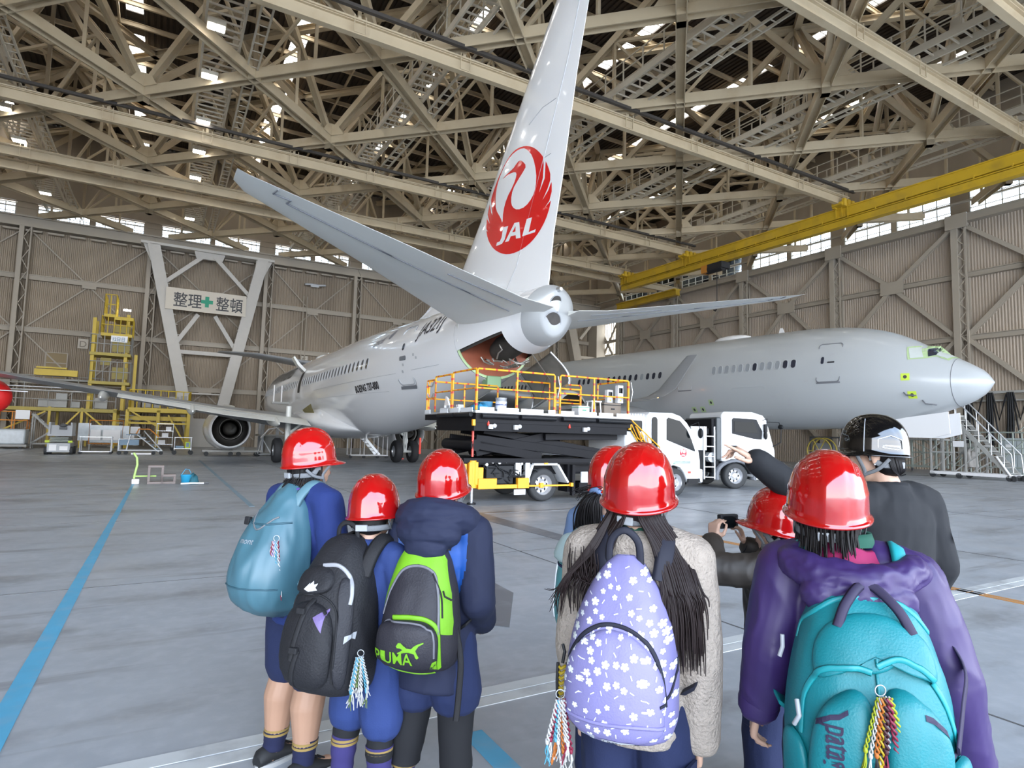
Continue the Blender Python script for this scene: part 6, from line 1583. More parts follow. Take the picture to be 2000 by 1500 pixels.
class Person:
    pass
def head_matrix(c, yaw, pitch, roll=0):
    return Matrix.Translation(c) @ Matrix.Rotation(yaw, 4, 'Z') @ Matrix.Rotation(pitch, 4, 'X') @ Matrix.Rotation(roll, 4, 'Y')
def make_person(label, loc, rz, h, head=(0, 0.01, 0, 0), arms=None, legs=None, skin=None, adult=False, lk=1.0, hs=1.0, vox=.0055, hcurl=(.5, .6, .7, .8), handspec=None):
    # arms: {'R': (elbow, wrist), 'L': ...}; head: (dx, dy, yaw, pitch)
    P = Person(); P.t = thing('person', label, 'person', (loc[0], loc[1], 0), radians(rz), 'visitors watching the aircraft')
    s = h / 1.42; P.s = s; P.h = h
    hk = (1.0 if not adult else 1.06)
    P.sw = .150 * s if not adult else .172; P.sz = h - (.262 * hk if not adult else .30)
    P.hipz = .50 * h; P.hw = .075 * s
    P.hc = V((head[0], head[1] + .005, h - .118 * hk)); P.HM = head_matrix(P.hc, radians(head[2]), radians(head[3]))
    b = MB().smooth(); HM = P.HM; R3 = HM.to_3x3()
    def hp(x, y, z): return HM @ V((x * hk, y * hk, z * hk))
    # skull, jaw, face
    b.ell(hp(0, -.012, .022), (.074 * hk, .090 * hk, .088 * hk), 24, 14, M=R3)
    b.ell(hp(0, .030, -.030), (.060 * hk, .062 * hk, .082 * hk), 22, 12, M=R3)
    b.ell(hp(0, .055, -.085), (.030 * hk, .030 * hk, .024 * hk), 14, 8, M=R3)
    cap_prim(b, hp(0, .086, .012), hp(0, .104, -.022), .007, .0115, 10)
    for sx in (-1, 1):
        cap_prim(b, hp(sx * .010, .094, -.026), hp(sx * .012, .090, -.026), .008, .008, 8)
        b.ell(hp(sx * .030, .074, -.022), (.022, .018, .02), 12, 8, M=R3)
        cap_prim(b, hp(sx * .014, .082, .026), hp(sx * .05, .066, .024), .010, .009, 8)
        b.ell(hp(sx * .077, -.008, -.008), (.008, .018, .030), 12, 8, M=R3 @ Matrix.Rotation(-.25 * sx, 3, 'Z'))
        cap_prim(b, hp(sx * .080, .002, .016), hp(sx * .081, -.016, .012), .006, .006, 8); cap_prim(b, hp(sx * .081, -.016, .012), hp(sx * .078, -.004, -.034), .006, .006, 8)
    cap_prim(b, hp(-.016, .086, -.054), hp(.016, .086, -.054), .0075, .0075, 8); cap_prim(b, hp(-.013, .085, -.066), hp(.013, .085, -.066), .0075, .0075, 8)
    nb = V((0, -.012, P.sz + .01)); nr = .048 * s if not adult else .052
    cap_prim(b, hp(0, -.020, -.06), nb, nr, nr * 1.12, 16)
    # trunk
    W = s
    rows = [(P.hipz - .05, .105, .085, 0), (P.hipz + .05, .122, .092, 0), (P.hipz + .15, .110, .082, .005), (P.sz - .22, .122, .09, .003), (P.sz - .10, .135, .092, -.004), (P.sz - .02, .125, .07, -.012), (P.sz + .025, .07, .052, -.015)]
    closed_loft(b, [ering((0, y, z), rx * W, ry * W) for z, rx, ry, y in rows])
    arms = arms or {}
    P.J = {}
    for k, sx in (('R', 1), ('L', -1)):
        sh = V((sx * P.sw, -.01, P.sz - .02))
        el, wr = arms.get(k, (V((sx * (P.sw + .045), -.02, P.sz - .25 * s)), V((sx * (P.sw + .06), .06, P.sz - .45 * s))))
        el, wr = V(el), V(wr); P.J['sh' + k], P.J['el' + k], P.J['wr' + k] = sh, el, wr
        chain(b, [sh * .7 + V((0, 0, sh.z * .3)), sh, el, wr], [.05 * s, .046 * s, .036 * s, .024 * s])
        hd = (handspec or {}).get(k, {})
        dirn = hd.get('d', (wr - el).normalized()); pn = hd.get('n', V((-sx, 0, 0)))
        hand(b, wr, dirn, pn, hd.get('side', 1 if (V(dirn).cross(V(pn))).y > 0 else -1), hs * (.93 * s if not adult else 1.0), hd.get('curl', hcurl), thumb=hd.get('thumb', .4))
    legs = legs or {}
    for k, sx in (('R', 1), ('L', -1)):
        hip = V((sx * P.hw, 0, P.hipz)); kn, an = legs.get(k, (V((sx * (P.hw + .015), .015, .275 * h)), V((sx * (P.hw + .02), -.01, .065))))
        kn, an = V(kn), V(an); P.J['hip' + k], P.J['kn' + k], P.J['an' + k] = hip, kn, an
        cal = kn + (an - kn) * .32 + V((0, -.014 * s, 0))
        chain(b, [hip, kn, cal, kn + (an - kn) * .8, an], [.082 * s, .052 * s * lk, .054 * s * lk, .037 * s * lk, .034 * s], 16)
        cap_prim(b, an + V((0, -.02, -.03)), an + V((sx * .012, .12 * s, -.045)), .03 * s, .024 * s)
    P.body = organic('body', b, skin or M_skin, P.t, vox, 3)
    # eyes, brows, lips
    for sx in (-1, 1):
        e = MB().smooth(); e.ell(hp(sx * .030, .081, .0), (.0125 * hk, .006 * hk, .0075 * hk), 12, 8, M=R3); e.mat(1); e.ell(hp(sx * .030, .0845, .0), (.0055 * hk, .0035 * hk, .0058 * hk), 10, 6, M=R3); e.build('eye', [M_eye, M_iris], P.t)
        e = MB().smooth(); ribbon(e, [hp(sx * .015, .090, .022), hp(sx * .033, .088, .027), hp(sx * .050, .076, .021)], hp(0, .1, 0) - hp(0, 0, 0), .007, .002); e.build('eyebrow', M_hair, P.t)
    e = MB().smooth(); cap_prim(e, hp(-.016, .0915, -.058), hp(.016, .0915, -.058), .004, .004, 8); cap_prim(e, hp(-.012, .0905, -.065), hp(.012, .0905, -.065), .0045, .0045, 8); e.build('lips', M_lip, P.t)
    P.hp = hp
    return P

def helmet(P, top, yaw=0, pitch=0, roll=0, m=None, strap=True, off=(0, 0), a=.105, bb=.129, hgt=.168, adult=False):
    # shell seated on the head; top = crown height in the person's frame
    t = bpy.data.objects.new('helmet', None); COL.objects.link(t); t.parent = P.t
    t.location = (P.hc.x + off[0], P.hc.y + off[1], top - hgt)
    t.rotation_euler = (radians(pitch), radians(roll), radians(yaw))
    b = MB().smooth(); n, k = 72, 26; rings = []; inner = []
    def bump(x, y, z):
        d = 0; ax = abs(x)
        # raised crown band and side facets
        e = .034 + .10 * max(0, y) * .3
        if ax < e: d += .0035 * min(1, (e - ax) / .006)
        if abs(ax - (.062 + .05 * max(0, -y))) < .005 and -.10 < y < .11 and z > .05: d -= .002
        if abs(z - .062) < .006 and y < .04 and ax > .05: d += .0022 * (1 - abs(z - .062) / .006)
        return d
    for i in range(k + 1):
        s = i / k; ring = []; th = s * pi / 2
        for j in range(n):
            ph = 2 * pi * j / n; cx, cy = cos(ph), sin(ph)
            rr = sin(th) ** .86; x = a * rr * cx; y = bb * rr * cy; z = hgt * cos(th) ** .80 if th < pi / 2 - 1e-6 else 0
            if z < .02: fl = (1 - z / .02); x *= 1 + .012 * fl; y *= 1 + .012 * fl
            nv = V((x / a ** 2, y / bb ** 2, z / hgt ** 2 + 1e-6)).normalized(); dd = bump(x, y, z)
            ring.append(V((x, y, z)) + nv * dd)
        rings.append(ring)
    # rim lip and brim
    def rim(out, dz, fr):
        ring = []
        for j in range(n):
            ph = 2 * pi * j / n; cx, cy = cos(ph), sin(ph)
            br = max(0, (cy - .25) / .75) ** .7 * fr
            ring.append(V((a * 1.012 * cx + out * cx, (bb * 1.012 + out + br) * cy, dz - br * .28)))
        return ring
    rings += [rim(.004, -.004, .012), rim(.009, -.008, .042), rim(.0095, -.0125, .043), rim(.004, -.012, .03)]
    for q in (1.0, .965):
        rings.append([V((a * q * .975 * cos(2 * pi * j / n), bb * q * .975 * sin(2 * pi * j / n), -.008 if q == 1 else .02)) for j in range(n)])
    for i in range(1, 9):
        th = pi / 2 * (1 - i / 8); rings.append([V((a * .945 * sin(th) * cos(2 * pi * j / n), bb * .945 * sin(th) * sin(2 * pi * j / n), .02 + (hgt * .95 - .02) * cos(th))) for j in range(n)])
    b.loft(rings, cap=False); sh = b.build('helmet_shell', m or M_hred, t)
    if strap:
        b = MB().smooth(); pts = []
        for i in range(25): ph = pi * (.95 + 1.1 * i / 24); pts.append((.084 * cos(ph), .098 * sin(ph) - .004, -.022 - .026 * (1 if sin(ph) < -.2 else max(0, -sin(ph)) / .2)))
        ribbon(b, pts, [(cos(pi * (.95 + 1.1 * i / 24)), sin(pi * (.95 + 1.1 * i / 24)), 0) for i in range(25)], .026, .003); b.build('headband', M_strapg, t)
        b = MB(); b.box((-.01, -.105, -.045), (.05, .012, .026)); b.build('buckle', M_buck, t, bevel=.003)
        Rw = Matrix.Rotation(radians(yaw), 3, 'Z') @ Matrix.Rotation(radians(pitch), 3, 'X')
        inv = t.matrix_basis.inverted()
        b = MB().smooth()
        for sx in (-1, 1):
            jaw = inv @ P.hp(sx * .066, .03, -.075); chin = inv @ P.hp(0, .062, -.116); mid = inv @ P.hp(sx * .04, .05, -.108)
            ribbon(b, spline([(sx * .098, .055, -.012), jaw + V((sx * .010, 0, .02)), jaw + V((sx * .004, 0, 0)), mid, chin]), (sx, .1, -.2), .015, .002)
            ribbon(b, spline([(sx * .088, -.06, -.02), (jaw + V((sx * .084, -.055, -.015))) / 2 + V((sx * .012, -.01, -.01)), jaw + V((sx * .006, 0, 0))]), (sx, 0, 0), .015, .002)
        b.build('chin_strap', M_strapg, t)
    P.hel = t
    return t
def sleeve(b, P, k, r=(.075, .066, .058), to=1.0, drop=0):
    sh, el, wr = P.J['sh' + k], P.J['el' + k], P.J['wr' + k]
    q = el + (wr - el) * to
    chain(b, [V((sh.x * .55, sh.y, sh.z + .005)), sh + V((0, 0, -.01)), el, q], [r[0] * 1.02, r[0], r[1], r[2]], 16)
def jacket_rows(b, P, rows): closed_loft(b, [ering((0, y, z), rx, ry, 32, 2.2) for z, rx, ry, y in rows])
def cuff(P, k, m, r, L=.03, name='cuff', at=1.0):
    el, wr = P.J['el' + k], P.J['wr' + k]; d = (wr - el).normalized(); q = el + (wr - el) * at
    b = MB().smooth(); b.tube([q - d * L, q - d * L * .5, q + d * .004], [r, r * 1.04, r * .98], 18); return b.build(name, m, P.t)
def leg_cloth(name, m, P, k, t0, t1, r0, r1, wr=None, n=20):
    # a tube of cloth along the leg: t 0 = hip, 1 = knee, 2 = ankle
    H, K, A = P.J['hip' + k], P.J['kn' + k], P.J['an' + k]; b = MB().smooth(); pts = []; rs = []; N = 14
    for i in range(N + 1):
        t = t0 + (t1 - t0) * i / N; p = H + (K - H) * t if t <= 1 else K + (A - K) * (t - 1)
        if t > 1: p = p + V((0, -.010 * P.s * sin(pi * min(1, (t - 1) * 1.4)), 0))
        pts.append(p); f = i / N; rs.append(r0 + (r1 - r0) * f + .006 * noise.noise((f * 5, sum(map(ord, k)), t0 * 3)))
    b.tube(pts, rs, n); o = b.build(name, m, P.t)
    if wr: displace(o.data, wr)
    return o
def shorts(P, m, t1=.8, r0=.098, r1=.098, wr=(.006, 9, 2)):
    b = MB().smooth(); s = P.s
    closed_loft(b, [ering((0, 0, z), rx * s, ry * s, 28) for z, rx, ry in ((P.hipz + .10, .120, .092), (P.hipz + .04, .130, .102), (P.hipz - .06, .135, .106))])
    for k in 'RL':
        H, K, A = P.J['hip' + k], P.J['kn' + k], P.J['an' + k]
        e = H + (K - H) * t1 if t1 <= 1 else K + (A - K) * (t1 - 1)
        if t1 > 1: chain(b, [H, K, e], [r0 * s, (r0 * .4 + r1 * .6) * s, r1 * s], 18)
        else: chain(b, [H, e], [r0 * s, r1 * s], 18)
    return organic('trousers' if t1 > 1.3 else 'shorts', b, m, P.t, .008, 3, wr)
def sock_stripes(P, k, t, m=None, r=.0):
    K, A = P.J['kn' + k], P.J['an' + k]
    b = MB().smooth()
    for dt in (0, .05):
        p = K + (A - K) * (t + dt) + V((0, -.010 * P.s * sin(pi * min(1, (t + dt) * 1.4)), 0)); b.tube([p + V((0, 0, .005)), p - V((0, 0, .005))], r, 20)
    return b.build('sock_stripe', m or M_gold, P.t)
def shoe(P, k, m, flash=None):
    A = P.J['an' + k]; sx = 1 if k == 'R' else -1; s = P.s
    b = MB().smooth(); rings = []
    for y, w, h0, h1 in ((-.075, .028, .012, .06), (-.06, .036, .010, .085), (-.02, .038, .010, .092), (.03, .040, .010, .078), (.08, .045, .010, .058), (.12, .044, .010, .045), (.15, .034, .012, .036), (.165, .018, .014, .028)):
        rings.append([V((A.x + sx * .008 + w * s * cos(q), A.y + y * s, (h0 + h1) / 2 + (h1 - h0) / 2 * sin(q))) for q in [2 * pi * i / 18 for i in range(18)]])
    b.loft(rings); o = b.build('shoe', m, P.t)
    b = MB().smooth(); b.loft([[V((A.x + sx * .008 + w * s * cos(q), A.y + .045 * s + l * s * sin(q), z)) for q in [2 * pi * i / 28 for i in range(28)]] for z, w, l in ((.0, .042, .122), (.022, .045, .126))]); b.build('sole', M_sole, o)
    if flash: b = MB().smooth(); ribbon(b, [(A.x - .036 * s, A.y - .04 * s, .05), (A.x - .036 * s, A.y - .01, .03), (A.x - .034 * s, A.y + .05, .045)], (-1, 0, 0), .016, .004); b.build('shoe_flash', flash, o)
    b = MB().smooth()
    for i in range(4): b.tube([(A.x + sx * .008 - .022, A.y + .03 + .02 * i, .084 - .008 * i), (A.x + sx * .008 + .022, A.y + .035 + .02 * i, .084 - .008 * i)], .004, 6)
    b.build('laces', M_strapk, o)
    return o
def locks(name, P, roots, m, parent=None):
    # roots: list of (path points, radius); each lock is a thin tapering tube
    b = MB().smooth()
    for pts, r in roots:
        Q = spline(pts, 4); n = len(Q); b.tube(Q, [r * (1 - .75 * (i / (n - 1)) ** 1.6) + .0004 for i in range(n)], 5)
    return b.build(name, m, parent or P.t, fix=False)
def hair_cap(P, m, lo=-.06, k=1.0, name='hair'):
    b = MB().smooth(); hp = P.hp; R3 = P.HM.to_3x3()
    b.ell(hp(0, -.02, .02), (.082 * k, .092 * k, .088), 24, 14, M=R3)
    b.ell(hp(0, -.045, -.035), (.072 * k, .058 * k, .055), 20, 10, M=R3)
    return b

# ---------------------------------------------------------------- rucksacks
class Pack:
    def __init__(s, label, P, off, tab, m, e=2.8, tilt=0, yaw=0, cat='backpack', wr=(.006, 7, 1), name='backpack', group='backpacks worn by the visitors'):
        c = Matrix.Rotation(P.t.rotation_euler.z, 4, 'Z') @ V(off)
        s.t = thing(name, label, cat, (P.t.location.x + c.x, P.t.location.y + c.y, off[2]), P.t.rotation_euler.z + radians(yaw), group)
        s.t.rotation_euler.x = radians(tilt)
        s.tab = tab; s.e = e; s.P = P; s.M = m
        b = MB().smooth(); N = 40; rows = 30; rings = []; z0, z1 = tab[0][0], tab[-1][0]
        for i in range(rows + 1):
            z = z0 + (z1 - z0) * i / rows; w, d = smooth_tab(tab, z); ring = []
            for j in range(N):
                a = 2 * pi * j / N; ca, sa = cos(a), sin(a)
                x = w * abs(ca) ** (2 / e) * (1 if ca > 0 else -1); y = -d * abs(sa) ** (2 / e) if sa > 0 else .02 * abs(sa) ** (2 / 5)
                ring.append(V((x, y, z)))
            rings.append(ring)
        b.loft(rings); s.o = b.build('bag_body', m, s.t)
        s.wr = wr; s.solids = [s.o]; s.bv = None
        if wr:
            md = s.o.modifiers.new('s', 'SUBSURF'); md.levels = 1; md.render_levels = 1; s.o.parent = None; mesh_from_mods(s.o); s.o.parent = s.t; displace(s.o.data, wr)
            s.o.data.polygons.foreach_set('use_smooth', [True] * len(s.o.data.polygons))
    def surf(s, x, z, off=.008):
        w, d = smooth_tab(s.tab, z); q = min(.995, abs(x) / w); y = -d * (1 - q ** s.e) ** (1 / s.e)
        n = V((0, -1, 0))
        if q > .5: n = V(((1 if x > 0 else -1) * (q ** (s.e - 1)) / w, y / d * abs(y / d) ** (s.e - 2) / d if y else 0, 0)).normalized()
        return V((x, y, z)) + n * off
    def snap(s, x, z, off=.002):
        from mathutils.bvhtree import BVHTree
        if s.bv is None:
            vs, fs = [], []
            for o in s.solids:
                k = len(vs); vs += [v.co.copy() for v in o.data.vertices]; fs += [tuple(i + k for i in p.vertices) for p in o.data.polygons]
            s.bv = BVHTree.FromPolygons(vs, fs)
        a, c = s.surf(x, z, 0), s.surf(x, z, .1); n = (c - a).normalized()
        h = s.bv.ray_cast(a + n * .15, -n, .3)
        return (h[0] if h[0] is not None else a) + n * off
    def patch(s, name, pts, m, off=.010, parent=None, maxlen=.012):
        vs, fs = poly_tris([pts]); return decal(name, vs, fs, lambda a, c: s.snap(a, c, .0025), m, parent or s.t, maxlen)
    def pocket(s, name, pts, m, depth=.03, off=.002, parent=None, n=9):
        # a padded pocket: outline pts shrunk in steps while it rises off the bag
        cx = sum(p[0] for p in pts) / len(pts); cz = sum(p[1] for p in pts) / len(pts); b = MB().smooth(); rings = []
        for i in range(n + 1):
            q = i / n; k = 1 - .999 * q ** 2.2 if i else 1.0; h = off + depth * (1 - (1 - q) ** 3)
            rings.append([s.surf(cx + (x - cx) * k, cz + (z - cz) * k, h) for x, z in pts])
        b.loft(rings, cap=False); o = b.build(name, m, parent or s.t)
        if s.wr: displace(o.data, (.004, 14, 3.3))
        s.solids.append(o); s.bv = None
        return o
    def line(s, name, pts, m, r=.005, off=.010, parent=None, n=5):
        P = [s.snap(x, z, r * .4) for x, z in [(p.x, p.y) for p in spline([(a, c, 0) for a, c in pts], n)]]; b = MB().smooth(); b.tube(P, r, 6); return b.build(name, m, parent or s.t, fix=False)
    def band(s, name, pts, m, w=.012, off=.010, parent=None, n=6):
        Q = [(p.x, p.y) for p in spline([(a, c, 0) for a, c in pts], n)]; b = MB().smooth(); P = [s.snap(x, z, .0015) for x, z in Q]
        nr = []
        for x, z in Q: a, c = s.surf(x, z, 0), s.surf(x, z, .01); nr.append(tuple((c - a).normalized()))
        ribbon(b, P, nr, w, .003); return b.build(name, m, parent or s.t, fix=False)
    def letters(s, name, txt, x, z, size, m, off=.012, bold=0, sx=1, rot=0, parent=None, shear=0):
        vs, fs = text_polys(txt, size, bold, shear, sx); c, q = cos(rot), sin(rot)
        return decal(name, vs, fs, lambda a, k: s.snap(x + a * c - k * q, z + a * q + k * c, .003), m, parent or s.t, .010)
    def straps(s, m, xs=.075, w=.055, drop=.30, loop=True, loopm=None, ltop=.06):
        P = s.P; inv = s.t.matrix_basis.inverted() @ P.t.matrix_basis
        ztop = s.tab[-1][0]
        for k, sx in (('R', 1), ('L', -1)):
            b = MB().smooth(); sh = P.J['sh' + k]
            yb = .045 * P.s + .10
            L = [inv @ V(q) for q in ((sx * xs, -.135, sh.z - .06), (sx * (xs + .01), -.10, sh.z + .02), (sx * (xs + .015), -.03, sh.z + .072), (sx * (xs + .02), .05, sh.z + .045), (sx * (xs + .03), .125, sh.z - .04), (sx * (xs + .045), .145, sh.z - .15), (sx * (xs + .075), .10, sh.z - .27), (sx * (xs + .09), .0, sh.z - .33), (sx * (xs + .07), -.10, sh.z - .36))]
            Q = spline(L, 5); nm = [tuple((q - (inv @ V((0, 0, sh.z - .12)))).normalized()) for q in Q]
            ribbon(b, Q, nm, w, .008); b.build('shoulder_strap', m, s.t)
        if loop:
            b = MB().smooth(); z = ztop - .01; ribbon(b, spline([(-.045, -.01, z - .03), (-.04, -.02, z + ltop * .6), (0, -.025, z + ltop), (.04, -.02, z + ltop * .6), (.045, -.01, z - .03)]), (0, -1, .2), .022, .004); b.build('grab_loop', loopm or m, s.t)
def charm(label, loc, cols, n=9, L=.11, seed=1, ring=True, name='paracord_charm', spread=.02, braid=True):
    # bundle of knotted cords with loose ends, hanging from a ring
    t = thing(name, label, 'charm', loc, 0, 'braided cord charms on the backpacks'); r = random.Random(seed)
    if ring: b = MB().smooth(); b.tube([(.012 * cos(a), 0, .012 * sin(a)) for a in [2 * pi * i / 16 for i in range(16)]], .0015, 6, closed=True); b.build('key_ring', M_galv, t)
    for i in range(n):
        m = cols[i % len(cols)]; x = (i / (n - 1) - .5) * spread * 2; y = -.008 - r.random() * .012; l = L * r.uniform(.55, .8); b = MB().smooth()
        x2 = x * 1.5 + r.uniform(-.006, .006); R_ = r.uniform(.0032, .0048)
        if braid:
            for ph in (0, pi):
                pts = []
                for k in range(22):
                    q = k / 21; pts.append((x * .4 + (x2 - x * .4) * q + R_ * cos(q * 26 + ph), y + R_ * sin(q * 26 + ph), -.010 - l * q))
                b.tube(pts, R_ * .62, 5)
        b.ell((x2, y, -.012 - l), (.0052, .0052, .007), 8, 6)
        b.build('braid', m, t, fix=False)
        b = MB().smooth()
        for k in range(5): b.tube([(x2, y, -.014 - l), (x2 + r.uniform(-.006, .006), y + r.uniform(-.005, .005), -.014 - l - L * .12), (x2 + r.uniform(-.012, .012), y + r.uniform(-.006, .006), -.014 - l - L * r.uniform(.22, .38))], .0016, 5)
        b.build('tassel', cols[(i + 2) % len(cols)] if r.random() < .5 else m, t, fix=False)
    return t
# ================================================================ the eight people
def bob(P, m, zlow, n=150, seed=1, gap=62, r=.0045, name='hair', rx=.080, ry=.092, top=.045):
    rr = random.Random(seed); roots = []
    for i in range(n):
        ph = radians(90 + gap + (360 - 2 * gap) * rr.random()); k = rr.uniform(.86, 1.02); dz = rr.uniform(-.025, .03)
        ca, sa = cos(ph), sin(ph)
        p0 = P.hp(rx * k * ca * .96, ry * k * sa - .005, top); p1 = P.hp(rx * k * ca * 1.02, ry * k * sa - .008, .0); p2 = P.hp(rx * k * ca * .98, ry * k * sa - .012, -.055)
        zl = zlow + dz; f = rr.uniform(.8, 1.08)
        p3 = V((P.hc.x, P.hc.y, 0)) + (P.HM.to_3x3() @ V((rx * ca * f, ry * sa * f - .022, 0))); p3.z = zl
        roots.append(([p0, p1, p2, p3], r * rr.uniform(.7, 1.3)))
    cap_ = hair_cap(P, m); o = organic(name, cap_, m, P.t, .008, 3, (.003, 20, seed))
    locks('hair_strands', P, roots, m, o); return o
def collar(P, m, r0=.062, r1=.058, z0=-.035, z1=.045, name='collar', th=.008, dy=-.012, front=0):
    b = MB().smooth(); rings = []
    for rr_, z in ((r0, z0), (r0 * .98, (z0 + z1) / 2), (r1, z1), (r1 - th, z1 - .004), (r0 - th, z0)):
        rings.append([V((rr_ * 1.08 * cos(2 * pi * i / 32), dy + rr_ * sin(2 * pi * i / 32), P.sz + z - front * max(0, sin(2 * pi * i / 32)))) for i in range(32)])
    b.loft(rings, cap=False); o = b.build(name, m, P.t); displace(o.data, (.003, 18, 2)); return o
def long_socks(P, m, t0=1.25, r=.050):
    for k in 'RL': leg_cloth('sock', m, P, k, t0, 2.0, r * P.s, .040 * P.s)

# ---- A: child on the left, facing right
A = make_person('child in red helmet and royal blue shirt with bare calves, leftmost of the group', (-.945, 2.865), -32, 1.492, (0, .005, -16, 6), {'R': ((.225, -.01, .955), (.17, .17, .885)), 'L': ((-.225, -.01, .955), (-.15, .19, .90))},
    {'R': ((.085, .02, .41), (.095, -.02, .075)), 'L': ((-.100, .03, .41), (-.115, -.015, .075))}, skin=M_skin2, lk=1.3)
b = MB().smooth(); jacket_rows(b, A, [(.66, .128, .108, 0), (.80, .138, .112, 0), (.98, .145, .112, 0), (1.12, .158, .108, -.005), (1.20, .142, .085, -.012), (1.245, .085, .065, -.012)])
sleeve(b, A, 'R', (.070, .064, .048), .92); sleeve(b, A, 'L', (.070, .064, .048), .92)
organic('shirt', b, M_royal, A.t, .008, 4, (.006, 10, 4))
shorts(A, M_navy, .90, .092, .096)
for k in 'RL':
    leg_cloth('sock', M_sock, A, k, 1.72, 2.02, .052 * A.s, .043 * A.s); sock_stripes(A, k, .75, r=.0525 * A.s)
shoe(A, 'L', M_shoe, M_shoeo); shoe(A, 'R', M_shoe, M_shoeo)
collar(A, M_greenc, .068, .058, -.03, .035)
b = MB().smooth(); ribbon(b, spline([(-.085, .09, A.sz - .06), (-.095, .0, A.sz + .02), (-.05, -.075, A.sz + .025), (0, -.085, A.sz + .02), (.05, -.075, A.sz + .025), (.095, .0, A.sz + .02), (.085, .09, A.sz - .06)]), [(0, 0, 1)] * 37, .035, .008); b.build('neckerchief', M_purps, A.t)
b = MB(); sh = A.J['shR']; 
b.prism([(-.022, .0), (.022, .0), (.014, -.02), (-.014, -.02)], (.233, -.02, 1.06), (0, 1, 0), (0, 0, 1), .008); b.build('shoulder_patch', M_tw, A.t)
b = MB(); b.prism([(-.02, .0), (.02, .0), (.02, -.02), (0, -.04), (-.02, -.02)], (.238, -.02, 1.025), (0, 1, 0), (0, 0, 1), .008); b.build('badge', M_gold, A.t)
bob(A, M_hair, 1.262, 190, 2, 68)
helmet(A, 1.534, -14, 7, a=.101, bb=.124, hgt=.163)
PA = Pack('dusty blue soft rucksack with a white tassel charm, worn by the leftmost child', A, (-.005, -.135, .715), [(0, .03, .03), (.012, .10, .10), (.05, .148, .175), (.14, .165, .225), (.25, .158, .215), (.36, .135, .165), (.46, .105, .11), (.53, .07, .07), (.56, .03, .03)], fmat('dusty blue ripstop', (.115, .30, .385), .42, var=.12, vscale=6, spec=.6), 2.3, tilt=-7, yaw=4, wr=(.014, 8, 5, (1.3, 1, .35)))
PA.straps(fmat('pale blue strap', (.20, .40, .48), .55), .07, .05, loop=False)
PA.band('bottom_seam', [(-.14, .13), (-.05, .125), (.05, .125), (.14, .13)], fmat('blue seam', (.06, .19, .26), .6), .006, .010)
PA.band('lid_seam', [(-.11, .40), (-.04, .385), (.04, .385), (.11, .40)], MATS['blue seam'], .008, .012)
PA.line('drawcord', [(-.08, .44), (.0, .36), (.07, .42)], M_strapg, .004, .012)
b = MB().smooth(); p = PA.surf(-.09, .39, .02); b.box(p, (.03, .02, .035)); b.build('buckle', M_strapk, PA.t, bevel=.004)
PA.letters('bag_lettering', 'mont', -.06, .30, .035, M_buck, .012)
b = MB().smooth(); ribbon(b, spline([(.13, -.05, .12), (.19, -.01, .16), (.21, .06, .22), (.19, .16, .30)]), (1, -.2, 0), .05, .006); b.build('side_tail', MATS['pale blue strap'], PA.t)

# ---- B: small child with the big black pack
B = make_person('smallest child in blue shirt and green neckerchief, almost hidden by a large black backpack', (-.575, 2.60), -25, 1.30, (0, .01, 14, -2), {'R': ((.195, -.02, .84), (.15, .15, .76)), 'L': ((-.195, -.02, .84), (-.14, .16, .77))},
    {'R': ((.085, .01, .35), (.10, -.01, .065)), 'L': ((-.085, .02, .35), (-.10, -.01, .065))})
b = MB().smooth(); jacket_rows(b, B, [(.56, .118, .10, 0), (.72, .126, .102, 0), (.88, .132, .10, 0), (.98, .142, .095, -.005), (1.045, .125, .075, -.012), (1.08, .075, .058, -.012)])
sleeve(b, B, 'R', (.062, .056, .044), .95); sleeve(b, B, 'L', (.062, .056, .044), .95)
organic('shirt', b, M_royal2, B.t, .008, 4, (.005, 10, 7))
shorts(B, M_royal2, .95, .088, .098)
for k in 'RL':
    leg_cloth('legging', M_legk, B, k, .7, 1.45, .064 * B.s, .056 * B.s); leg_cloth('sock', M_sockp, B, k, 1.28, 2.0, .060 * B.s, .043 * B.s); sock_stripes(B, k, .31, r=.0605 * B.s); shoe(B, k, M_shoe)
collar(B, M_greenc, .070, .062, -.035, .03)
b = MB().smooth(); b.loft([[V((.115 * cos(q), -.02 + .095 * sin(q), B.sz - .035)) for q in [2 * pi * i / 24 for i in range(24)]], [V((.075 * cos(q), -.015 + .065 * sin(q), B.sz + .02)) for q in [2 * pi * i / 24 for i in range(24)]], [V((.060 * cos(q), -.012 + .055 * sin(q), B.sz + .03)) for q in [2 * pi * i / 24 for i in range(24)]]], cap=False); o = b.build('neckerchief', M_greenc, B.t); displace(o.data, (.004, 16, 4))
o = organic('hair', hair_cap(B, M_hair), M_hair, B.t, .008, 3, (.003, 22, 4))
helmet(B, 1.343, 14, -1, -3)
PB = Pack('large black backpack with a white bird patch and lilac tag, on the smallest child', B, (-.045, -.125, .50), [(0, .05, .06), (.012, .12, .13), (.05, .155, .185), (.15, .165, .21), (.28, .16, .20), (.40, .145, .17), (.50, .12, .125), (.57, .085, .08), (.60, .04, .04)], fmat('black backpack cloth', (.016, .016, .022), .7, var=.25, vscale=9, bump=.3, bscale=140), 2.7, tilt=-5, yaw=6, wr=(.006, 8, 9))
PB.straps(M_strapk, .075, .06)
M_bk2 = fmat('charcoal pocket cloth', (.030, .030, .040), .65, var=.2, vscale=9, bump=.3, bscale=140)
PB.pocket('front_pocket', smooth_loop([(-.125, .06), (.075, .05), (.095, .16), (.085, .30), (.03, .36), (-.08, .36), (-.125, .28)], 2), MATS['black backpack cloth'], .035)
PB.pocket('side_panel', smooth_loop([(.095, .05), (.135, .07), (.135, .30), (.115, .44), (.06, .46), (.10, .30)], 2), M_bk2, .014)
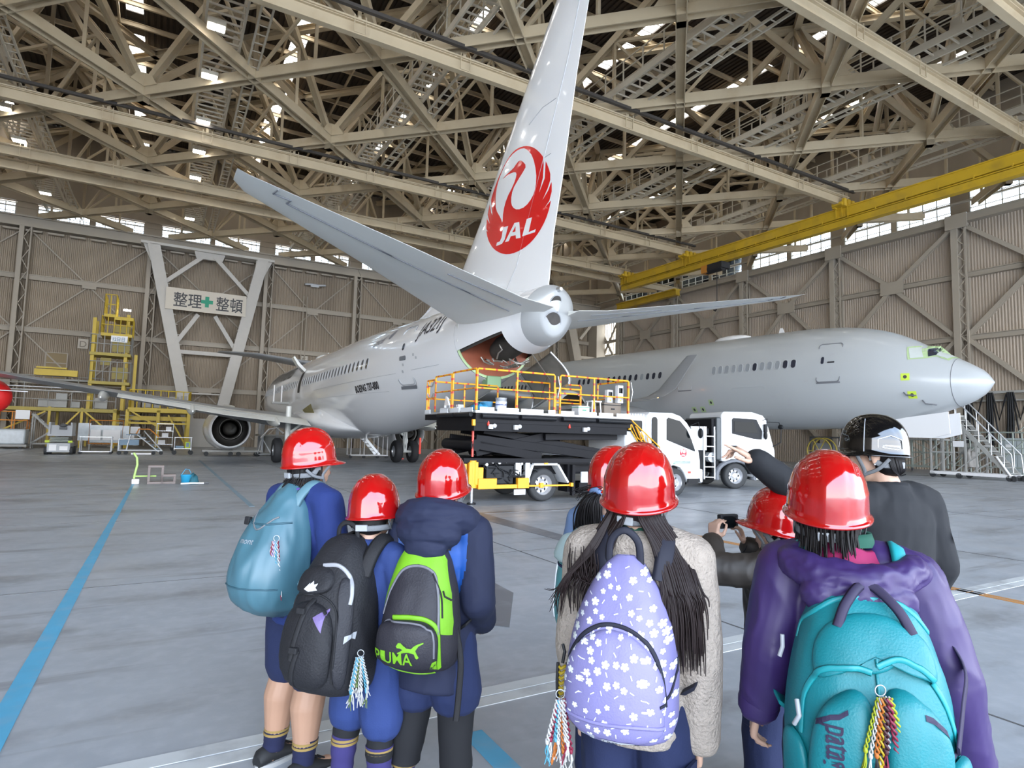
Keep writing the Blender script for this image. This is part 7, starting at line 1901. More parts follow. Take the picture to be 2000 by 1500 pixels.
PB.pocket('top_pocket', smooth_loop([(-.10, .38), (.04, .39), (.055, .44), (.02, .485), (-.07, .485), (-.105, .43)], 2), MATS['black backpack cloth'], .03)
PB.band('reflective_edge', [(-.02, .488), (.045, .492), (.095, .455), (.112, .40), (.115, .36)], fmat('silver reflective strip', (.55, .56, .60), .3), .018, .016)
PB.patch('white_patch', [(-.052, .405), (-.03, .43), (-.035, .418), (-.018, .437), (-.012, .424), (.004, .430), (-.002, .415), (.008, .406), (-.03, .398)], M_tw, .046)
PB.patch('lilac_tag', [(.022, .315), (.062, .345), (.064, .265)], fmat('lilac tag', (.28, .19, .50), .5), .042)
PB.patch('bow_mark', [(.118, .252), (.145, .262), (.145, .235), (.134, .243), (.118, .226), (.118, .24)], M_buck, .022)
for x, z0, z1 in ((-.03, .16, .37), (-.035, .06, .20)): PB.band('strap_web', [(x + .02, z1), (x, (z0 + z1) / 2), (x - .015, z0)], M_strapk, .022, .046)
b = MB()
for z in (.20, .335): b.box(PB.surf(-.025, z, .052), (.034, .014, .022))
b.build('buckle', M_strapk, PB.t, bevel=.003)
PB.line('zip', [(-.13, .10), (-.135, .25), (-.12, .36), (-.05, .385), (.03, .38), (.085, .33), (.10, .2), (.095, .08)], M_strapk, .004, .014)
PB.line('bead_cord', [(-.158, .26), (-.15, .30), (-.14, .33)], M_buck, .007, .012)

# ---- C: navy parka with the lime and black pack
C = make_person('child in a navy parka with bright blue panel, third from the left, hands in pockets', (-.285, 2.60), -14, 1.408, (0, .01, -2, 3), {'R': ((.185, -.05, .86), (.165, .10, .74)), 'L': ((-.175, -.05, .86), (-.16, .10, .74))},
    {'R': ((.09, .01, .385), (.11, -.02, .07)), 'L': ((-.095, .01, .385), (-.13, -.02, .07))})
b = MB().smooth(); jacket_rows(b, C, [(.50, .160, .128, 0), (.70, .155, .122, 0), (.90, .155, .12, 0), (1.04, .160, .115, -.008), (1.11, .14, .09, -.015), (1.16, .085, .068, -.015)])
sleeve(b, C, 'R', (.074, .072, .060), .95); sleeve(b, C, 'L', (.074, .072, .060), .95)
jk = organic('parka', b, M_navy2, C.t, .008, 4, (.008, 8, 11))
jk.data.materials.append(M_bright)
for p_ in jk.data.polygons:
    c_ = p_.center
    if c_.y < -.02 and c_.z > .84 and abs(c_.x) < .150 - .25 * max(0, 1.0 - c_.z) and c_.z < 1.125: p_.material_index = 1
b = MB().smooth()
H = spline([(-.115, .075, 1.11), (-.13, -.01, 1.155), (-.085, -.09, 1.185), (0, -.115, 1.19), (.085, -.09, 1.185), (.13, -.01, 1.155), (.115, .075, 1.11)], 5)
b.tube(H, [.045 + .025 * sin(pi * i / (len(H) - 1)) for i in range(len(H))], 14)
b.ell((0, -.135, 1.13), (.135, .075, .075), 20, 12); b.ell((0, -.165, 1.075), (.085, .045, .06), 18, 10); b.ell((0, -.07, 1.21), (.10, .07, .05), 18, 10)
organic('hood', b, M_navy2, C.t, .006, 3, (.009, 11, 5, (.7, .7, 2.2)))
shorts(C, fmat('navy shorts cloth', (.017, .038, .155), .85, var=.12, vscale=9), .72, .092, .108)
for k in 'RL':
    leg_cloth('legging', M_legk, C, k, .5, 1.62, .080 * C.s, .064 * C.s, (.006, 9, 3)); leg_cloth('sock', M_sockp, C, k, 1.5, 2.0, .052 * C.s, .042 * C.s); sock_stripes(C, k, .60, r=.054 * C.s); shoe(C, k, M_shoe)
o = organic('hair', hair_cap(C, M_hair), M_hair, C.t, .008, 3, (.003, 22, 8))
helmet(C, 1.455, -2, 13)
M_pk = fmat('charcoal violet pack cloth', (.036, .033, .048), .6, var=.2, vscale=8, bump=.2, bscale=150); M_lm = fmat('neon lime cloth', (.36, .90, .02), .6); M_grp = fmat('grey piping', (.28, .28, .32), .5)
PC = Pack('black and neon lime backpack with a leaping cat, on the navy parka', C, (-.005, -.155, .61), [(0, .06, .05), (.012, .115, .10), (.06, .148, .145), (.16, .152, .16), (.28, .14, .135), (.38, .115, .10), (.46, .08, .065), (.50, .045, .035)], M_pk, 2.6, tilt=-4, yaw=2, wr=(.004, 9, 4))
PC.straps(M_strapk, .07, .05, loop=False)
PC.patch('lime_top', [(-.06, .475), (.06, .475), (.095, .42), (.128, .30), (.142, .20), (.143, .155), (.112, .165), (.102, .25), (.088, .33), (.06, .385), (.0, .405), (-.06, .385), (-.10, .31), (-.125, .22), (-.140, .24), (-.12, .33), (-.095, .41)], M_lm, .011)
PC.band('grey_piping', [(-.125, .215), (-.105, .30), (-.062, .378), (0, .398), (.060, .378), (.085, .32), (.098, .25), (.106, .165)], M_grp, .012, .016)
pp_ = smooth_loop([(-.125, .035), (.095, .03), (.105, .12), (.095, .185), (.05, .21), (-.07, .21), (-.12, .18)], 2)
pk = PC.pocket('front_pocket', pp_, M_pk, .032, .006)
PC.band('pocket_lime', [(-.07, .214), (0, .220), (.06, .214), (.098, .185), (.108, .12), (.108, .04)], M_lm, .020, .016, pk)
PC.band('pocket_piping', [(-.128, .04), (-.128, .14), (-.10, .195), (-.06, .205), (.03, .206), (.075, .19), (.088, .15), (.09, .09)], M_grp, .009, .026, pk)
PC.patch('pocket_corner', [(.075, .04), (.104, .035), (.110, .085), (.085, .075)], M_lm, .030, pk)
PC.letters('logo_lettering', 'PUMA', -.112, .062, .062, M_lm, .042, .0008, .86, parent=pk)
PC.patch('leaping_cat', [(-.03, .128), (-.022, .140), (-.012, .141), (-.004, .134), (.012, .124), (.028, .123), (.038, .133), (.052, .141), (.070, .147), (.071, .143), (.055, .134), (.044, .118), (.049, .106), (.056, .094), (.050, .088), (.044, .092), (.040, .105), (.032, .108), (.018, .110), (.002, .108), (-.012, .104), (-.022, .100), (-.026, .104), (-.012, .112), (-.004, .118), (-.014, .122), (-.026, .122)], M_lm, .042, pk)
PC.band('bottom_piping', [(-.13, .02), (-.05, .006), (.05, .006), (.09, .02)], M_lm, .008, .014)
PC.line('zip', [(.06, .375), (.098, .30), (.112, .22)], M_strapk, .004, .017)
b = MB().smooth(); b.tube([PC.surf(.098, .315, .02), PC.surf(.10, .30, .035), PC.surf(.118, .285, .03)], .004, 6); b.build('zip_pull', M_strapk, PC.t)
b = MB().smooth(); ribbon(b, spline([(.14, -.03, .17), (.165, -.02, .05), (.16, -.01, -.10), (.155, -.01, -.17)]), (.3, -1, 0), .024, .004); b.build('loose_strap', M_strapk, PC.t)

# ---- D: girl half hidden behind the cream fleece
D = make_person('child with a black ponytail and light blue jacket, half hidden behind the cream fleece', (.455, 2.72), -38, 1.438, (0, .01, -6, 2), None)
b = MB().smooth(); jacket_rows(b, D, [(.62, .135, .11, 0), (.80, .145, .115, 0), (1.0, .15, .112, 0), (1.09, .158, .10, -.008), (1.15, .135, .08, -.014), (1.19, .08, .062, -.014)])
sleeve(b, D, 'R', (.068, .062, .048), .95); sleeve(b, D, 'L', (.068, .062, .048), .95)
organic('jacket', b, M_lblue, D.t, .008, 4, (.006, 9, 21)); shorts(D, M_navy, 1.9, .09, .06)
for k in 'RL': shoe(D, k, M_shoe)
o = organic('hair', hair_cap(D, M_hair), M_hair, D.t, .008, 3, (.003, 22, 4)); rr = random.Random(12); roots = []
for i in range(150):
    x, y = rr.gauss(0, .020), rr.gauss(0, .018); f = rr.uniform(.8, 1.1)
    roots.append(([D.hp(x * .5, -.10 + y * .3, -.03), D.hp(x - .01, -.145 + y, -.055), D.hp(x * 1.6 - .03, -.155 + y, -.13), D.hp(x * 1.8 - .04 + rr.gauss(0, .012), -.135 + y, -.13 - .13 * f)], .0042))
locks('ponytail', D, roots, M_hair, o)
rr = random.Random(4); roots = []
for i in range(26): q = rr.uniform(-1, 1); roots.append(([D.hp(q * .05, -.09, -.02), D.hp(q * .07 - .03, -.13, -.02 + rr.uniform(-.02, .02)), D.hp(q * .05 - .07, -.15 + rr.uniform(-.02, .02), -.04 + rr.uniform(-.03, .03))], .002))
locks('flyaway_hair', D, roots, M_hair, o)
b = MB().smooth(); b.tube([D.hp(-.005 + .026 * cos(q), -.118 - .012 * sin(q), -.042 + .024 * sin(q)) for q in [2 * pi * i / 20 for i in range(20)]], .014, 8, closed=True); b.build('hair_band', M_lblue, D.t)
helmet(D, 1.485, -6, 8)
PD = Pack('white and aqua backpack peeking out left of the cream fleece', D, (-.02, -.135, .70), [(0, .05, .05), (.012, .115, .11), (.06, .14, .15), (.2, .145, .155), (.32, .135, .135), (.41, .10, .09), (.45, .05, .04)], fmat('aqua pack cloth', (.16, .52, .56), .5, var=.08, vscale=8), 2.5, tilt=-4, wr=(.005, 8, 3))
PD.straps(fmat('teal strap', (.03, .16, .24), .6), .07, .055, loop=False)
PD.pocket('lid', smooth_loop([(-.13, .29), (.13, .29), (.125, .36), (.08, .42), (-.08, .42), (-.125, .36)], 2), fmat('pale mint lid', (.62, .82, .82), .5), .03, .006)
PD.band('lid_edge', [(-.138, .285), (-.06, .275), (.06, .275), (.138, .285)], M_navy, .012, .014)
PD.line('side_cord', [(-.12, .28), (-.13, .18), (-.125, .06)], M_tw, .005, .016)

# ---- E: cream fleece and floral pack
E_ = make_person('girl with long dark hair in a cream boa fleece, centre of the right-hand group', (.405, 1.925), -20, 1.46, (.0, .0, -4, -2), {'R': ((.178, -.025, .88), (.180, .02, .655)), 'L': ((-.178, -.025, .88), (-.172, .0, .69))})
b = MB().smooth(); jacket_rows(b, E_, [(.64, .140, .118, 0), (.68, .146, .122, 0), (.85, .146, .122, 0), (1.0, .15, .12, -.002), (1.08, .155, .112, -.008), (1.145, .138, .092, -.014), (1.20, .088, .074, -.012), (1.245, .070, .064, -.01)])
sleeve(b, E_, 'R', (.074, .070, .058), 1.04); sleeve(b, E_, 'L', (.074, .070, .056), 1.04)
b.ell((0, -.06, 1.205), (.085, .04, .04), 16, 10)
organic('fleece_jacket', b, M_fleece, E_.t, .007, 3, (.007, 11, 31))
shorts(E_, M_navy, 1.92, .09, .07)
for k in 'RL': shoe(E_, k, M_shoe)
b = MB(); b.prism([(-.04, 0), (.04, 0), (.035, -.06), (-.035, -.06)], (.155, -.06, .60), (.3, 1, 0), (0, 0, 1), .01); b.build('cargo_pocket', M_navy, E_.t)
o = organic('hair', hair_cap(E_, M_hair2), M_hair2, E_.t, .008, 3, (.003, 22, 4)); rr = random.Random(21); roots = []
def lock_side(sx, n, spread, zend, yb):
    for i in range(n):
        t = rr.random(); k = rr.uniform(.9, 1.05); u = rr.uniform(-1, 1); ze = zend + rr.uniform(-.03, .17) * (1 if sx > 0 else 1.1)
        x0 = sx * (.016 + .060 * t)
        p0 = E_.hp(x0, -.088 + .05 * t * t, .03); p1 = E_.hp(x0 * 1.12, -.098 + .05 * t, -.05)
        x2 = sx * (.060 + .085 * t) + u * .01; p2 = V((x2, -.105 + .05 * t - yb, 1.21 - .02 * t)); p3 = V((sx * (.095 + .085 * t) + u * .018, -.135 + .04 * t - yb, 1.10)); p4 = V((sx * (.105 + spread * t) + u * .03, -.150 + .05 * t - yb, ze))
        roots.append(([p0, p1, p2, p3, (p3 + p4) / 2 + V((u * .008, -.004, 0)), p4], .0036 * rr.uniform(.6, 1.3)))
lock_side(1, 250, .085, .90, .01); lock_side(-1, 110, .07, 1.02, .0)
for i in range(40):
    u = rr.uniform(0, 1); roots.append(([E_.hp(-.05, -.08, -.02), V((-.10 - .03 * u, -.12, 1.20)), V((-.17 - .05 * u, -.14, 1.12 - .05 * u)), V((-.21 - .06 * u * rr.random(), -.12, 1.07 - .10 * rr.random()))], .0016))
locks('long_hair', E_, roots, M_hair2, o)
collar(E_, M_greenc, .056, .052, .03, .06, 'neckerchief')
helmet(E_, 1.509, -8, 12, 4, a=.109, bb=.134)
M_lil = fmat('lilac pack cloth', (.40, .37, .76), .6, var=.07, vscale=7, bump=.15, bscale=200)
PE = Pack('lilac rucksack with white flower print, worn over the cream fleece', E_, (-.02, -.145, .69), [(0, .06, .055), (.010, .115, .105), (.05, .148, .145), (.14, .156, .165), (.24, .15, .155), (.33, .128, .125), (.41, .095, .085), (.465, .06, .05), (.49, .025, .02)], M_lil, 2.5, tilt=-3, yaw=0, wr=(.006, 8, 14))
M_nvs = fmat('dark navy webbing', (.018, .02, .045), .75)
PE.straps(M_nvs, .085, .06, ltop=.085)
PE.pocket('front_pocket', smooth_loop([(-.135, .03), (.115, .03), (.125, .12), (.12, .20), (.085, .27), (.03, .31), (-.04, .312), (-.10, .27), (-.135, .20)], 2), M_lil, .022, .003)
PE.band('zip', [(-.142, .14), (-.138, .20), (-.10, .275), (-.04, .318), (.03, .316), (.085, .28), (.118, .21), (.128, .13)], M_nvs, .013, .018)
PE.line('zip_teeth', [(-.142, .14), (-.138, .20), (-.10, .275), (-.04, .318), (.03, .316), (.085, .28), (.118, .21), (.128, .13)], M_strapk, .003, .022)
PE.band('side_pocket_edge', [(.105, .14), (.135, .155), (.152, .20), (.150, .235)], M_nvs, .008, .016)
PE.line('fold_seam', [(-.13, .09), (-.04, .085), (.06, .09), (.115, .085)], M_lil, .005, .026)
PE.patch('maker_label', rrect(-.035, .062, .008, .040, .012), M_tw, .030)
PE.letters('label_lettering', 'OUTDOOR', -.030, .016, .024, M_ink, .034, .0006, .78)
rr = random.Random(5); fv, ff = [], []
pts_ = []
for i in range(900):
    x, z = rr.uniform(-.152, .152), rr.uniform(.02, .47)
    if abs(x) > smooth_tab(PE.tab, z)[0] * .97 or (-.05 < x < .075 and z < .05): continue
    if any((x - a) ** 2 + (z - c) ** 2 < .021 ** 2 for a, c in pts_): continue
    pts_.append((x, z))
for n_, (x, z) in enumerate(pts_):
    if n_ % 3 == 2:
        a0 = rr.uniform(0, pi); lp = [(x + .006 * cos(a0) - .0012 * sin(a0), z + .006 * sin(a0) + .0012 * cos(a0)), (x - .006 * cos(a0) - .0012 * sin(a0), z - .006 * sin(a0) + .0012 * cos(a0)), (x - .006 * cos(a0) + .0012 * sin(a0), z - .006 * sin(a0) - .0012 * cos(a0)), (x + .006 * cos(a0) + .0012 * sin(a0), z + .006 * sin(a0) - .0012 * cos(a0))]
    else:
        R_ = rr.choice((.0075, .0095, .011)); a0 = rr.uniform(0, 6); lp = []
        for k in range(30): q = 2 * pi * k / 30; lp.append((x + R_ * (.5 + .5 * abs(cos(2.5 * q)) ** .45) * cos(q + a0), z + R_ * (.5 + .5 * abs(cos(2.5 * q)) ** .45) * sin(q + a0)))
    vs, fs = poly_tris([lp]); k = len(fv); fv += vs; ff += [tuple(i + k for i in f) for f in fs]
def fl_off(x, z):
    cx, cz = -.005, .16; inside_ = (abs(x + .005) / .128) ** 3 + (abs(z - .165) / .148) ** 3
    return .016 + .016 * max(0, min(1, (1 - inside_) * 2.2))
decal('flower_print', fv, ff, lambda a, c: PE.snap(a, c, .0015), M_tw, PE.t, .006)

# ---- F: child photographing
F_ = make_person('child in a dark brown jacket raising a black camera to the face', (1.13, 2.565), 14, 1.288, (-.01, .0, 24, -2), {'L': ((-.305, .05, 1.0), (-.215, .16, 1.09)), 'R': ((.20, .12, .96), (-.02, .21, 1.06))},
    handspec={'L': dict(d=(.18, .10, .98), n=(.85, .30, -.1), side=-1, curl=(.75, .8, .85, .9), thumb=.5), 'R': dict(d=(-.25, .1, .95), n=(-.8, .4, 0), side=1, curl=(.75, .8, .85, .9), thumb=.5)}, hs=1.0)
b = MB().smooth(); jacket_rows(b, F_, [(.54, .145, .115, 0), (.72, .148, .115, 0), (.88, .152, .115, 0), (.98, .160, .105, -.005), (1.045, .135, .085, -.012), (1.085, .082, .066, -.012)])
sleeve(b, F_, 'L', (.066, .066, .048), .90); sleeve(b, F_, 'R', (.066, .066, .048), .90)
organic('jacket', b, M_brownj, F_.t, .008, 4, (.010, 10, 41))
cuff(F_, 'L', M_legk, .040, .05); cuff(F_, 'R', M_legk, .040, .05)
collar(F_, fmat('brown grey collar', (.16, .135, .11), .7), .085, .078, -.03, .05, dy=-.018)
shorts(F_, M_navy, 1.55, .09, .085); long_socks(F_, M_sock)
for k in 'RL': shoe(F_, k, M_shoe)
b = MB(); b.box((-.155, .0, .44), (.012, .08, .10)); b.build('cargo_pocket', M_navy, F_.t, bevel=.004)
b = MB(); b.box((-.10, -.125, .70), (.06, .03, .34)); b.build('back_vent', M_legk, F_.t, bevel=.012)
o = organic('hair', hair_cap(F_, M_hair), M_hair, F_.t, .008, 3, (.003, 22, 4))
helmet(F_, 1.337, 24, 10)
c_ = Matrix.Rotation(F_.t.rotation_euler.z, 4, 'Z') @ V((-.105, .215, 1.165))
t = thing('camera', 'small black camera held up in the fingers of the child in brown', 'camera', (F_.t.location.x + c_.x, F_.t.location.y + c_.y, c_.z), F_.t.rotation_euler.z + .15)
b = MB(); b.box((0, 0, 0), (.10, .026, .062)); b.build('camera_body', M_blk2, t, bevel=.005)
b = MB().smooth(); b.cyl((.01, .012, 0), (.01, .042, 0), .024, 20); b.build('lens', M_blk, t)
b = MB(); b.box((.0, -.0135, 0), (.07, .002, .048)); b.build('screen', M_cabwin, t)

# ---- G: purple jacket and teal pack
G = make_person('child in a purple shell jacket with hot pink collar, nearest the camera at right', (.955, 1.745), -20, 1.455, (-.05, -.015, 0, -1), {'R': ((.225, -.035, .925), (.275, .0, .705)), 'L': ((-.205, -.02, .93), (-.235, .02, .755))}, hs=1.02, hcurl=(.45, .55, .65, .75))
b = MB().smooth(); jacket_rows(b, G, [(.66, .155, .128, 0), (.80, .158, .13, 0), (.98, .160, .128, 0), (1.08, .166, .115, -.006), (1.145, .148, .092, -.012), (1.185, .09, .072, -.012)])
sleeve(b, G, 'R', (.078, .072, .056), 1.0); sleeve(b, G, 'L', (.078, .072, .054), 1.0)
organic('jacket', b, M_purple, G.t, .007, 3, (.010, 9, 52))
cuff(G, 'R', M_purple, .058, .035, 'cuff', 1.03); cuff(G, 'L', M_purple, .056, .035, 'cuff', 1.03)
b = MB().smooth()
H = spline([(-.10, .09, 1.135), (-.145, .03, 1.165), (-.150, -.05, 1.190), (-.09, -.125, 1.178), (0, -.150, 1.168), (.09, -.125, 1.178), (.150, -.05, 1.190), (.145, .03, 1.165), (.10, .09, 1.135)], 5)
b.tube(H, [.026 + .018 * sin(pi * i / (len(H) - 1)) for i in range(len(H))], 14)
b.ell((0, -.150, 1.125), (.135, .048, .062), 20, 12); b.ell((0, -.160, 1.075), (.085, .035, .05), 18, 10); b.ell((0, -.05, 1.13), (.14, .10, .03), 20, 8)
organic('hood', b, M_purple, G.t, .006, 2, (.010, 15, 6, (1, 1, 1.5)))
b = MB().smooth(); rings = []
for k_, (rx, ry, z, cy) in enumerate(((.125, .105, 1.165, -.035), (.098, .085, 1.20, -.03), (.075, .068, 1.245, -.022), (.066, .060, 1.25, -.02), (.06, .055, 1.22, -.02))):
    rings.append([V((rx * cos(2 * pi * i / 36), cy + ry * sin(2 * pi * i / 36), z + .012 * sin(4 * pi * i / 36))) for i in range(36)])
b.loft(rings, cap=False); o = b.build('collar_lining', M_pink, G.t); displace(o.data, (.007, 17, 8))
collar(G, M_greenc, .060, .054, .05, .085, 'neckerchief', dy=-.02)
shorts(G, M_navy, 1.92, .09, .07)
for k in 'RL': shoe(G, k, M_shoe)
bob(G, M_hair, 1.222, 170, 8, 60, top=.04)
helmet(G, 1.502, 0, 11, 1)
M_teal = fmat('teal backpack cloth', (.004, .42, .48), .5, var=.1, vscale=7, bump=.15, bscale=200); M_teal2 = fmat('bright teal zip tape', (.02, .60, .66), .45); M_plum = fmat('plum webbing', (.05, .035, .11), .7)
PG = Pack('large teal backpack with plum straps and a cord charm, on the purple jacket', G, (.012, -.145, .615), [(0, .07, .07), (.012, .145, .13), (.06, .178, .165), (.16, .186, .185), (.28, .178, .18), (.38, .160, .155), (.46, .135, .12), (.52, .10, .08), (.55, .05, .04)], M_teal, 2.9, tilt=-3, yaw=0, wr=(.006, 7, 23))
PG.straps(M_teal2, .10, .05, loop=False)
b = MB().smooth(); ribbon(b, spline([PG.surf(-.07, .455, .015), PG.surf(-.05, .50, .02) + V((0, 0, .012)), V((0, -.075, .555)), PG.surf(.055, .50, .02) + V((0, 0, .012)), PG.surf(.08, .455, .015)]), (0, -1, .4), .024, .005); b.build('grab_loop', M_plum, PG.t)
PG.pocket('left_lobe', smooth_loop([(-.135, .02), (-.01, .02), (-.006, .20), (-.012, .30), (-.05, .335), (-.11, .29), (-.14, .18)], 2), M_teal, .036, .004)
PG.pocket('right_lobe', smooth_loop([(.006, .02), (.115, .02), (.128, .16), (.125, .27), (.08, .335), (.015, .345), (.004, .25)], 2), M_teal, .040, .004)
PG.pocket('upper_panel', smooth_loop([(-.13, .32), (-.06, .375), (.0, .36), (.06, .40), (.13, .34), (.115, .44), (.05, .49), (-.05, .49), (-.12, .43)], 2), M_teal, .018, .004)
PG.band('zip_tape', [(-.158, .20), (-.150, .29), (-.11, .355), (-.05, .375), (-.012, .37)], M_teal2, .016, .020); PG.band('zip_tape', [(.0, .385), (.05, .405), (.10, .375), (.14, .31), (.165, .22), (.17, .16)], M_teal2, .016, .020); PG.band('zip_tape', [(-.165, .40), (-.13, .46), (-.07, .51), (.0, .52), (.08, .51), (.135, .45)], M_teal2, .014, .012)
PG.patch('bar_tack', [(-.118, .255), (-.068, .292), (-.068, .282), (-.118, .243)], M_plum, .042); PG.patch('bar_tack', [(.085, .305), (.125, .262), (.125, .250), (.085, .293)], M_plum, .044)
PG.pocket('side_pocket', smooth_loop([(.118, .02), (.172, .03), (.186, .18), (.17, .205), (.135, .185), (.122, .15)], 2), M_teal, .018, .006); PG.pocket('side_pocket', smooth_loop([(-.178, .03), (-.135, .02), (-.14, .15), (-.16, .20), (-.184, .20)], 2), M_teal, .016, .006)
PG.band('pocket_trim', [(.122, .175), (.145, .20), (.17, .215), (.186, .20)], M_plum, .012, .022)
b = MB().smooth(); ribbon(b, spline([PG.surf(.15, .22, .01), (.195, -.06, .29), (.22, .0, .36), (.20, .06, .42)]), (1, -.4, 0), .034, .005); b.build('compression_strap', M_plum, PG.t)
b = MB().smooth()
for x, z in ((-.172, .40), (-.152, .275)): b.tube([PG.surf(x, z, .02), PG.surf(x + .006, z - .03, .026), PG.surf(x - .004, z - .055, .024)], .006, 6)
b.build('zip_pull', M_buck, PG.t)
PG.letters('bag_lettering', 'patagonia', -.100, .255, .044, M_plum, .040, .0008, 1.0, rot=-pi / 2)
for z in (.12, .3): PG.line('fold_seam', [(.0, z + .10), (.002, z), (.0, z - .09)], M_teal, .004, .012)

# ---- H: the guide pointing
H_ = make_person('adult guide in black jacket and black helmet, arm stretched out pointing left', (1.585, 2.575), 16, 1.602, (-.05, .01, 40, 0), {'L': ((-.36, .035, 1.285), (-.565, .105, 1.445)), 'R': ((.205, -.05, 1.03), (.21, .06, .80))}, adult=True,
    handspec={'L': dict(d=(-.72, .22, .42), n=(-.25, .35, -.9), side=1, curl=(.05, .75, .95, 1.0), thumb=.25)})
b = MB().smooth(); jacket_rows(b, H_, [(.72, .175, .135, 0), (.90, .172, .132, 0), (1.06, .180, .13, 0), (1.20, .198, .122, -.006), (1.29, .172, .095, -.014), (1.335, .09, .072, -.012), (1.37, .066, .062, -.008)])
sleeve(b, H_, 'L', (.078, .064, .050), .98); sleeve(b, H_, 'R', (.084, .074, .058), 1.0)
organic('jacket', b, M_blackj, H_.t, .008, 4, (.007, 8, 61))
collar(H_, M_blackj, .072, .070, -.02, .065, dy=-.006)
shorts(H_, fmat('black trousers', (.012, .012, .015), .85), 1.94, .095, .075)
for k in 'RL': shoe(H_, k, M_shoe)
o = organic('hair', hair_cap(H_, M_hair), M_hair, H_.t, .008, 3, (.003, 22, 4)); rr = random.Random(3); roots = []
for i in range(90):
    a = rr.uniform(-1, 1); roots.append(([H_.hp(a * .075, -.05 - .045 * (1 - a * a), .0), H_.hp(a * .07, -.06 - .045 * (1 - a * a), -.05), H_.hp(a * .03, -.085, -.075), H_.hp(a * .02, -.105, -.07)], .003))
locks('hair_bun', H_, roots, M_hair, o)
helmet(H_, 1.648, 40, 2, 0, M_hblk, hgt=.160, a=.105, bb=.127)
sh_ = H_.hel
b = MB().smooth()
for pts in ([(-.045, 0, 0), (-.045, .035, 0), (0, .052, 0), (.045, .035, 0), (.045, 0, 0)], [(-.032, .006, 0), (.03, .010, 0)], [(-.034, .002, 0), (-.02, -.004, 0), (.034, .002, 0), (.02, .012, 0), (-.034, .010, 0)]):
    P_ = []
    Q_ = [(p[0], p[1]) for p in pts]
    for (xa, za), (xb, zb_) in zip(Q_, Q_[1:]):
        for i in range(6):
            u, v = ease(xa, xb, i / 5), ease(za, zb_, i / 5) + .022; ph = pi - u / .115 + .55
            ct = max(.0, min(1, v / .160)) ** (1 / .80); st = sqrt(1 - ct * ct) ** .86
            P_.append(((.105 * st + .002) * cos(ph), (.127 * st + .002) * sin(ph), v))
    b.tube(P_, .0016, 5)
b.build('helmet_mark', M_tw, sh_, fix=False)
b = MB().smooth(); b.tube([(-.1065 * cos(q), .03, .0 + .152 * max(0, sin(q)) ** .8 + .004) for q in [pi * i / 24 for i in range(25)]], .002, 5); b.build('visor_edge', M_buck, sh_, fix=False)
b = MB().smooth(); e_ = H_.hp(-.083, -.006, -.034); b.ell(e_, .005, 8, 6); b.build('earring', M_chrome, H_.t)
# emblem on the right sleeve
sh, el = H_.J['shR'], H_.J['elR']; m_ = sh + (el - sh) * .52
nn = V((.62, -.78, 0)).normalized(); uu = V((0, 0, 1)).cross(nn).normalized(); c0 = m_ + nn * .094
bs = crane_emblem(H_.t, lambda u, v, k: c0 + uu * u * .026 + V((0, 0, 1)) * v * .026 + nn * .002 * k, None, nm='sleeve_emblem')

# ---------------------------------------------------------------- charms hanging from the packs
def pack_point(pk, x, z, off): 
    q = pk.t.matrix_basis @ pk.surf(x, z, off); return q
cw = fmat('white cord', (.75, .74, .72), .6); cr = fmat('crimson cord', (.45, .02, .08), .6); cy = fmat('neon yellow cord', (.70, .80, .02), .6); cb = fmat('aqua cord', (.15, .55, .75), .6); co_ = fmat('orange cord', (.9, .25, .02), .6); ck = fmat('black cord', (.01, .01, .012), .6); cyl_ = fmat('yellow cord', (.85, .60, .01), .6); cp = fmat('violet cord', (.25, .12, .5), .6); cg = fmat('moss cord', (.2, .3, .08), .6); cm = fmat('maroon cord', (.12, .02, .03), .6)
charm('white, red and violet cord charm on the dusty blue rucksack', pack_point(PA, .098, .335, .018), [cw, cr, cw, cp, cw, cb], 8, .22, 3, spread=.022)
charm('pale cord and aqua tassel charm at the lower right of the black backpack', pack_point(PB, .150, .19, .03), [cw, cb, cw, cg, cw], 8, .16, 5, spread=.022)
charm('multicoloured cord charm with black and yellow braid on the teal backpack', pack_point(PG, -.003, .345, .05), [cy, cw, co_, cyl_, ck, cm, cw, cr, cw], 10, .19, 7, spread=.030)
charm('red and white tassel charm at the lower left of the lilac rucksack', pack_point(PE, -.125, .125, .03), [cw, cr, cb, cw, co_, cw], 8, .17, 9, spread=.020)
t = thing('paracord_charm', 'black and yellow knotted cord loop at the left zip of the lilac rucksack', 'charm', pack_point(PE, -.146, .235, .02), 0, 'braided cord charms on the backpacks')
b = MB().smooth(); b.tube([(0, 0, 0), (.006, -.005, -.02), (.0, -.008, -.05)], .005, 6); b.tube([(.008 * cos(q), -.008, -.155 - .028 + .028 * sin(q)) for q in [2 * pi * i / 16 for i in range(16)]], .003, 6, closed=True); b.build('loop_cord', ck, t)
b = MB().smooth()
for i in range(7): z = -.06 - .014 * i; b.tube([(-.011, -.004, z), (-.004, -.016, z - .003), (.006, -.016, z + .004), (.012, -.006, z)], .0048, 6)
b.build('yellow_knots', cyl_, t)
b = MB().smooth(); b.tube([(-.013, -.006, -.05), (-.015, -.01, -.10), (-.012, -.006, -.158)], .005, 6); b.tube([(.013, -.006, -.05), (.015, -.01, -.10), (.012, -.006, -.158)], .005, 6); b.build('side_cords', ck, t)
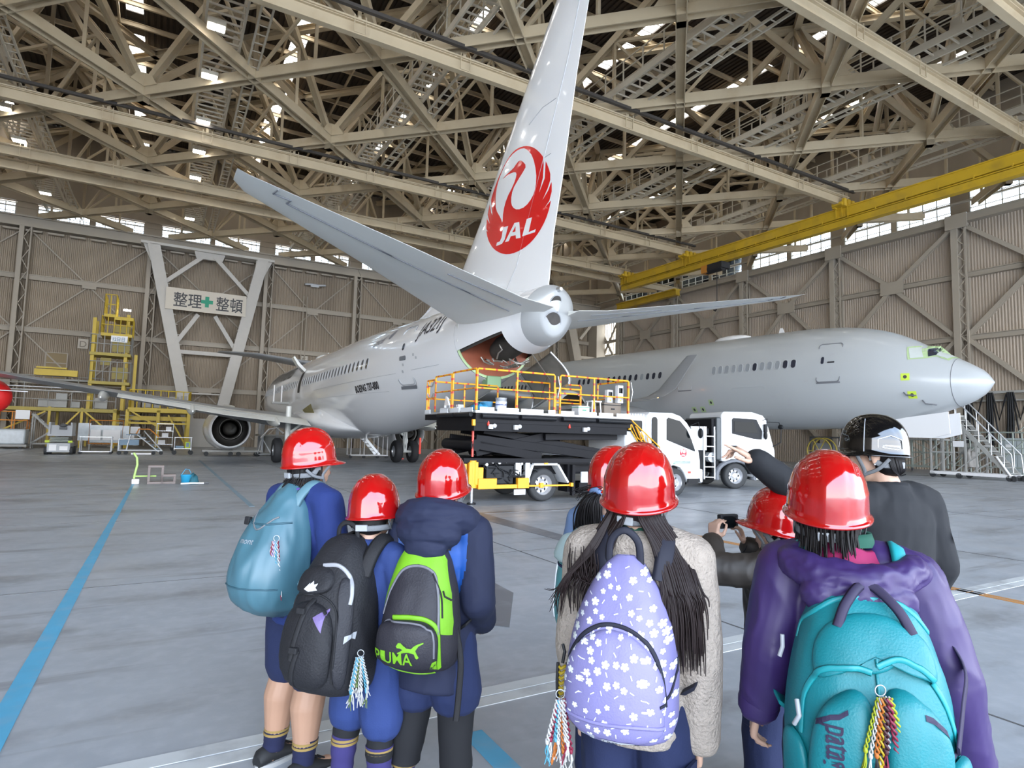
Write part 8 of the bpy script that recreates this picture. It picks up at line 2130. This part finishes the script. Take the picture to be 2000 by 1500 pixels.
# ================================================================ camera, sky and light
cam = bpy.data.cameras.new('camera'); co = bpy.data.objects.new('camera', cam); COL.objects.link(co)
cam.sensor_width = 36; cam.sensor_fit = 'HORIZONTAL'; cam.lens = 36 * 1187.24 / 2000
cam.clip_end = 500; cam.clip_start = .05
p_, r_ = .083918, .025126
F = V((0, cos(p_), sin(p_))); U = V((0, -sin(p_), cos(p_))); X = V((1, 0, 0))
X2 = X * cos(r_) + U * sin(r_); U2 = -X * sin(r_) + U * cos(r_)
co.matrix_world = Matrix(((X2.x, U2.x, -F.x, 0), (X2.y, U2.y, -F.y, 0), (X2.z, U2.z, -F.z, EYE), (0, 0, 0, 1)))
scene.camera = co
w = bpy.data.worlds.new('sky'); scene.world = w; w.use_nodes = True
N = w.node_tree.nodes; Lk = w.node_tree.links
bg = N['Background']
tc = N.new('ShaderNodeTexCoord'); sp = N.new('ShaderNodeSeparateXYZ'); Lk.new(tc.outputs['Generated'], sp.inputs[0])
rp_ = N.new('ShaderNodeValToRGB'); e = rp_.color_ramp.elements
e[0].position, e[0].color = .0, (.95, .97, 1.0, 1); e[1].position, e[1].color = .6, (.55, .72, 1.0, 1)
Lk.new(sp.outputs['Z'], rp_.inputs['Fac']); Lk.new(rp_.outputs[0], bg.inputs['Color']); bg.inputs['Strength'].default_value = 4.3
# daylight through the open front of the hall
def portal(name, c, sx, sy, rot):
    l = bpy.data.lights.new(name, 'AREA'); l.shape = 'RECTANGLE'; l.size = sx; l.size_y = sy; l.cycles.is_portal = True
    o = bpy.data.objects.new(name, l); COL.objects.link(o); o.location = c; o.rotation_euler = rot; return o
portal('front_daylight', hang((LS + RW) / 2, FR - .1, 7.5), RW - LS, 15, (pi / 2, 0, WY))
sun = bpy.data.lights.new('sun', 'SUN'); sun.energy = 3.0; sun.angle = radians(2); sun.color = (1, .95, .88)
so = bpy.data.objects.new('sun', sun); COL.objects.link(so)
sd = hang(.5, .62, -.85); so.rotation_euler = V((sd.x, sd.y, sd.z)).to_track_quat('-Z', 'Y').to_euler()
vs_ = scene.view_settings
vs_.view_transform = 'Standard'; vs_.look = 'None'; vs_.gamma = 1.0; vs_.use_curve_mapping = False; vs_.exposure = 1.3
scene.cycles.max_bounces = 6; scene.cycles.diffuse_bounces = 4; scene.cycles.glossy_bounces = 3; scene.cycles.transparent_max_bounces = 12
scene.cycles.use_denoising = True
scene.cycles.sample_clamp_indirect = 6.0
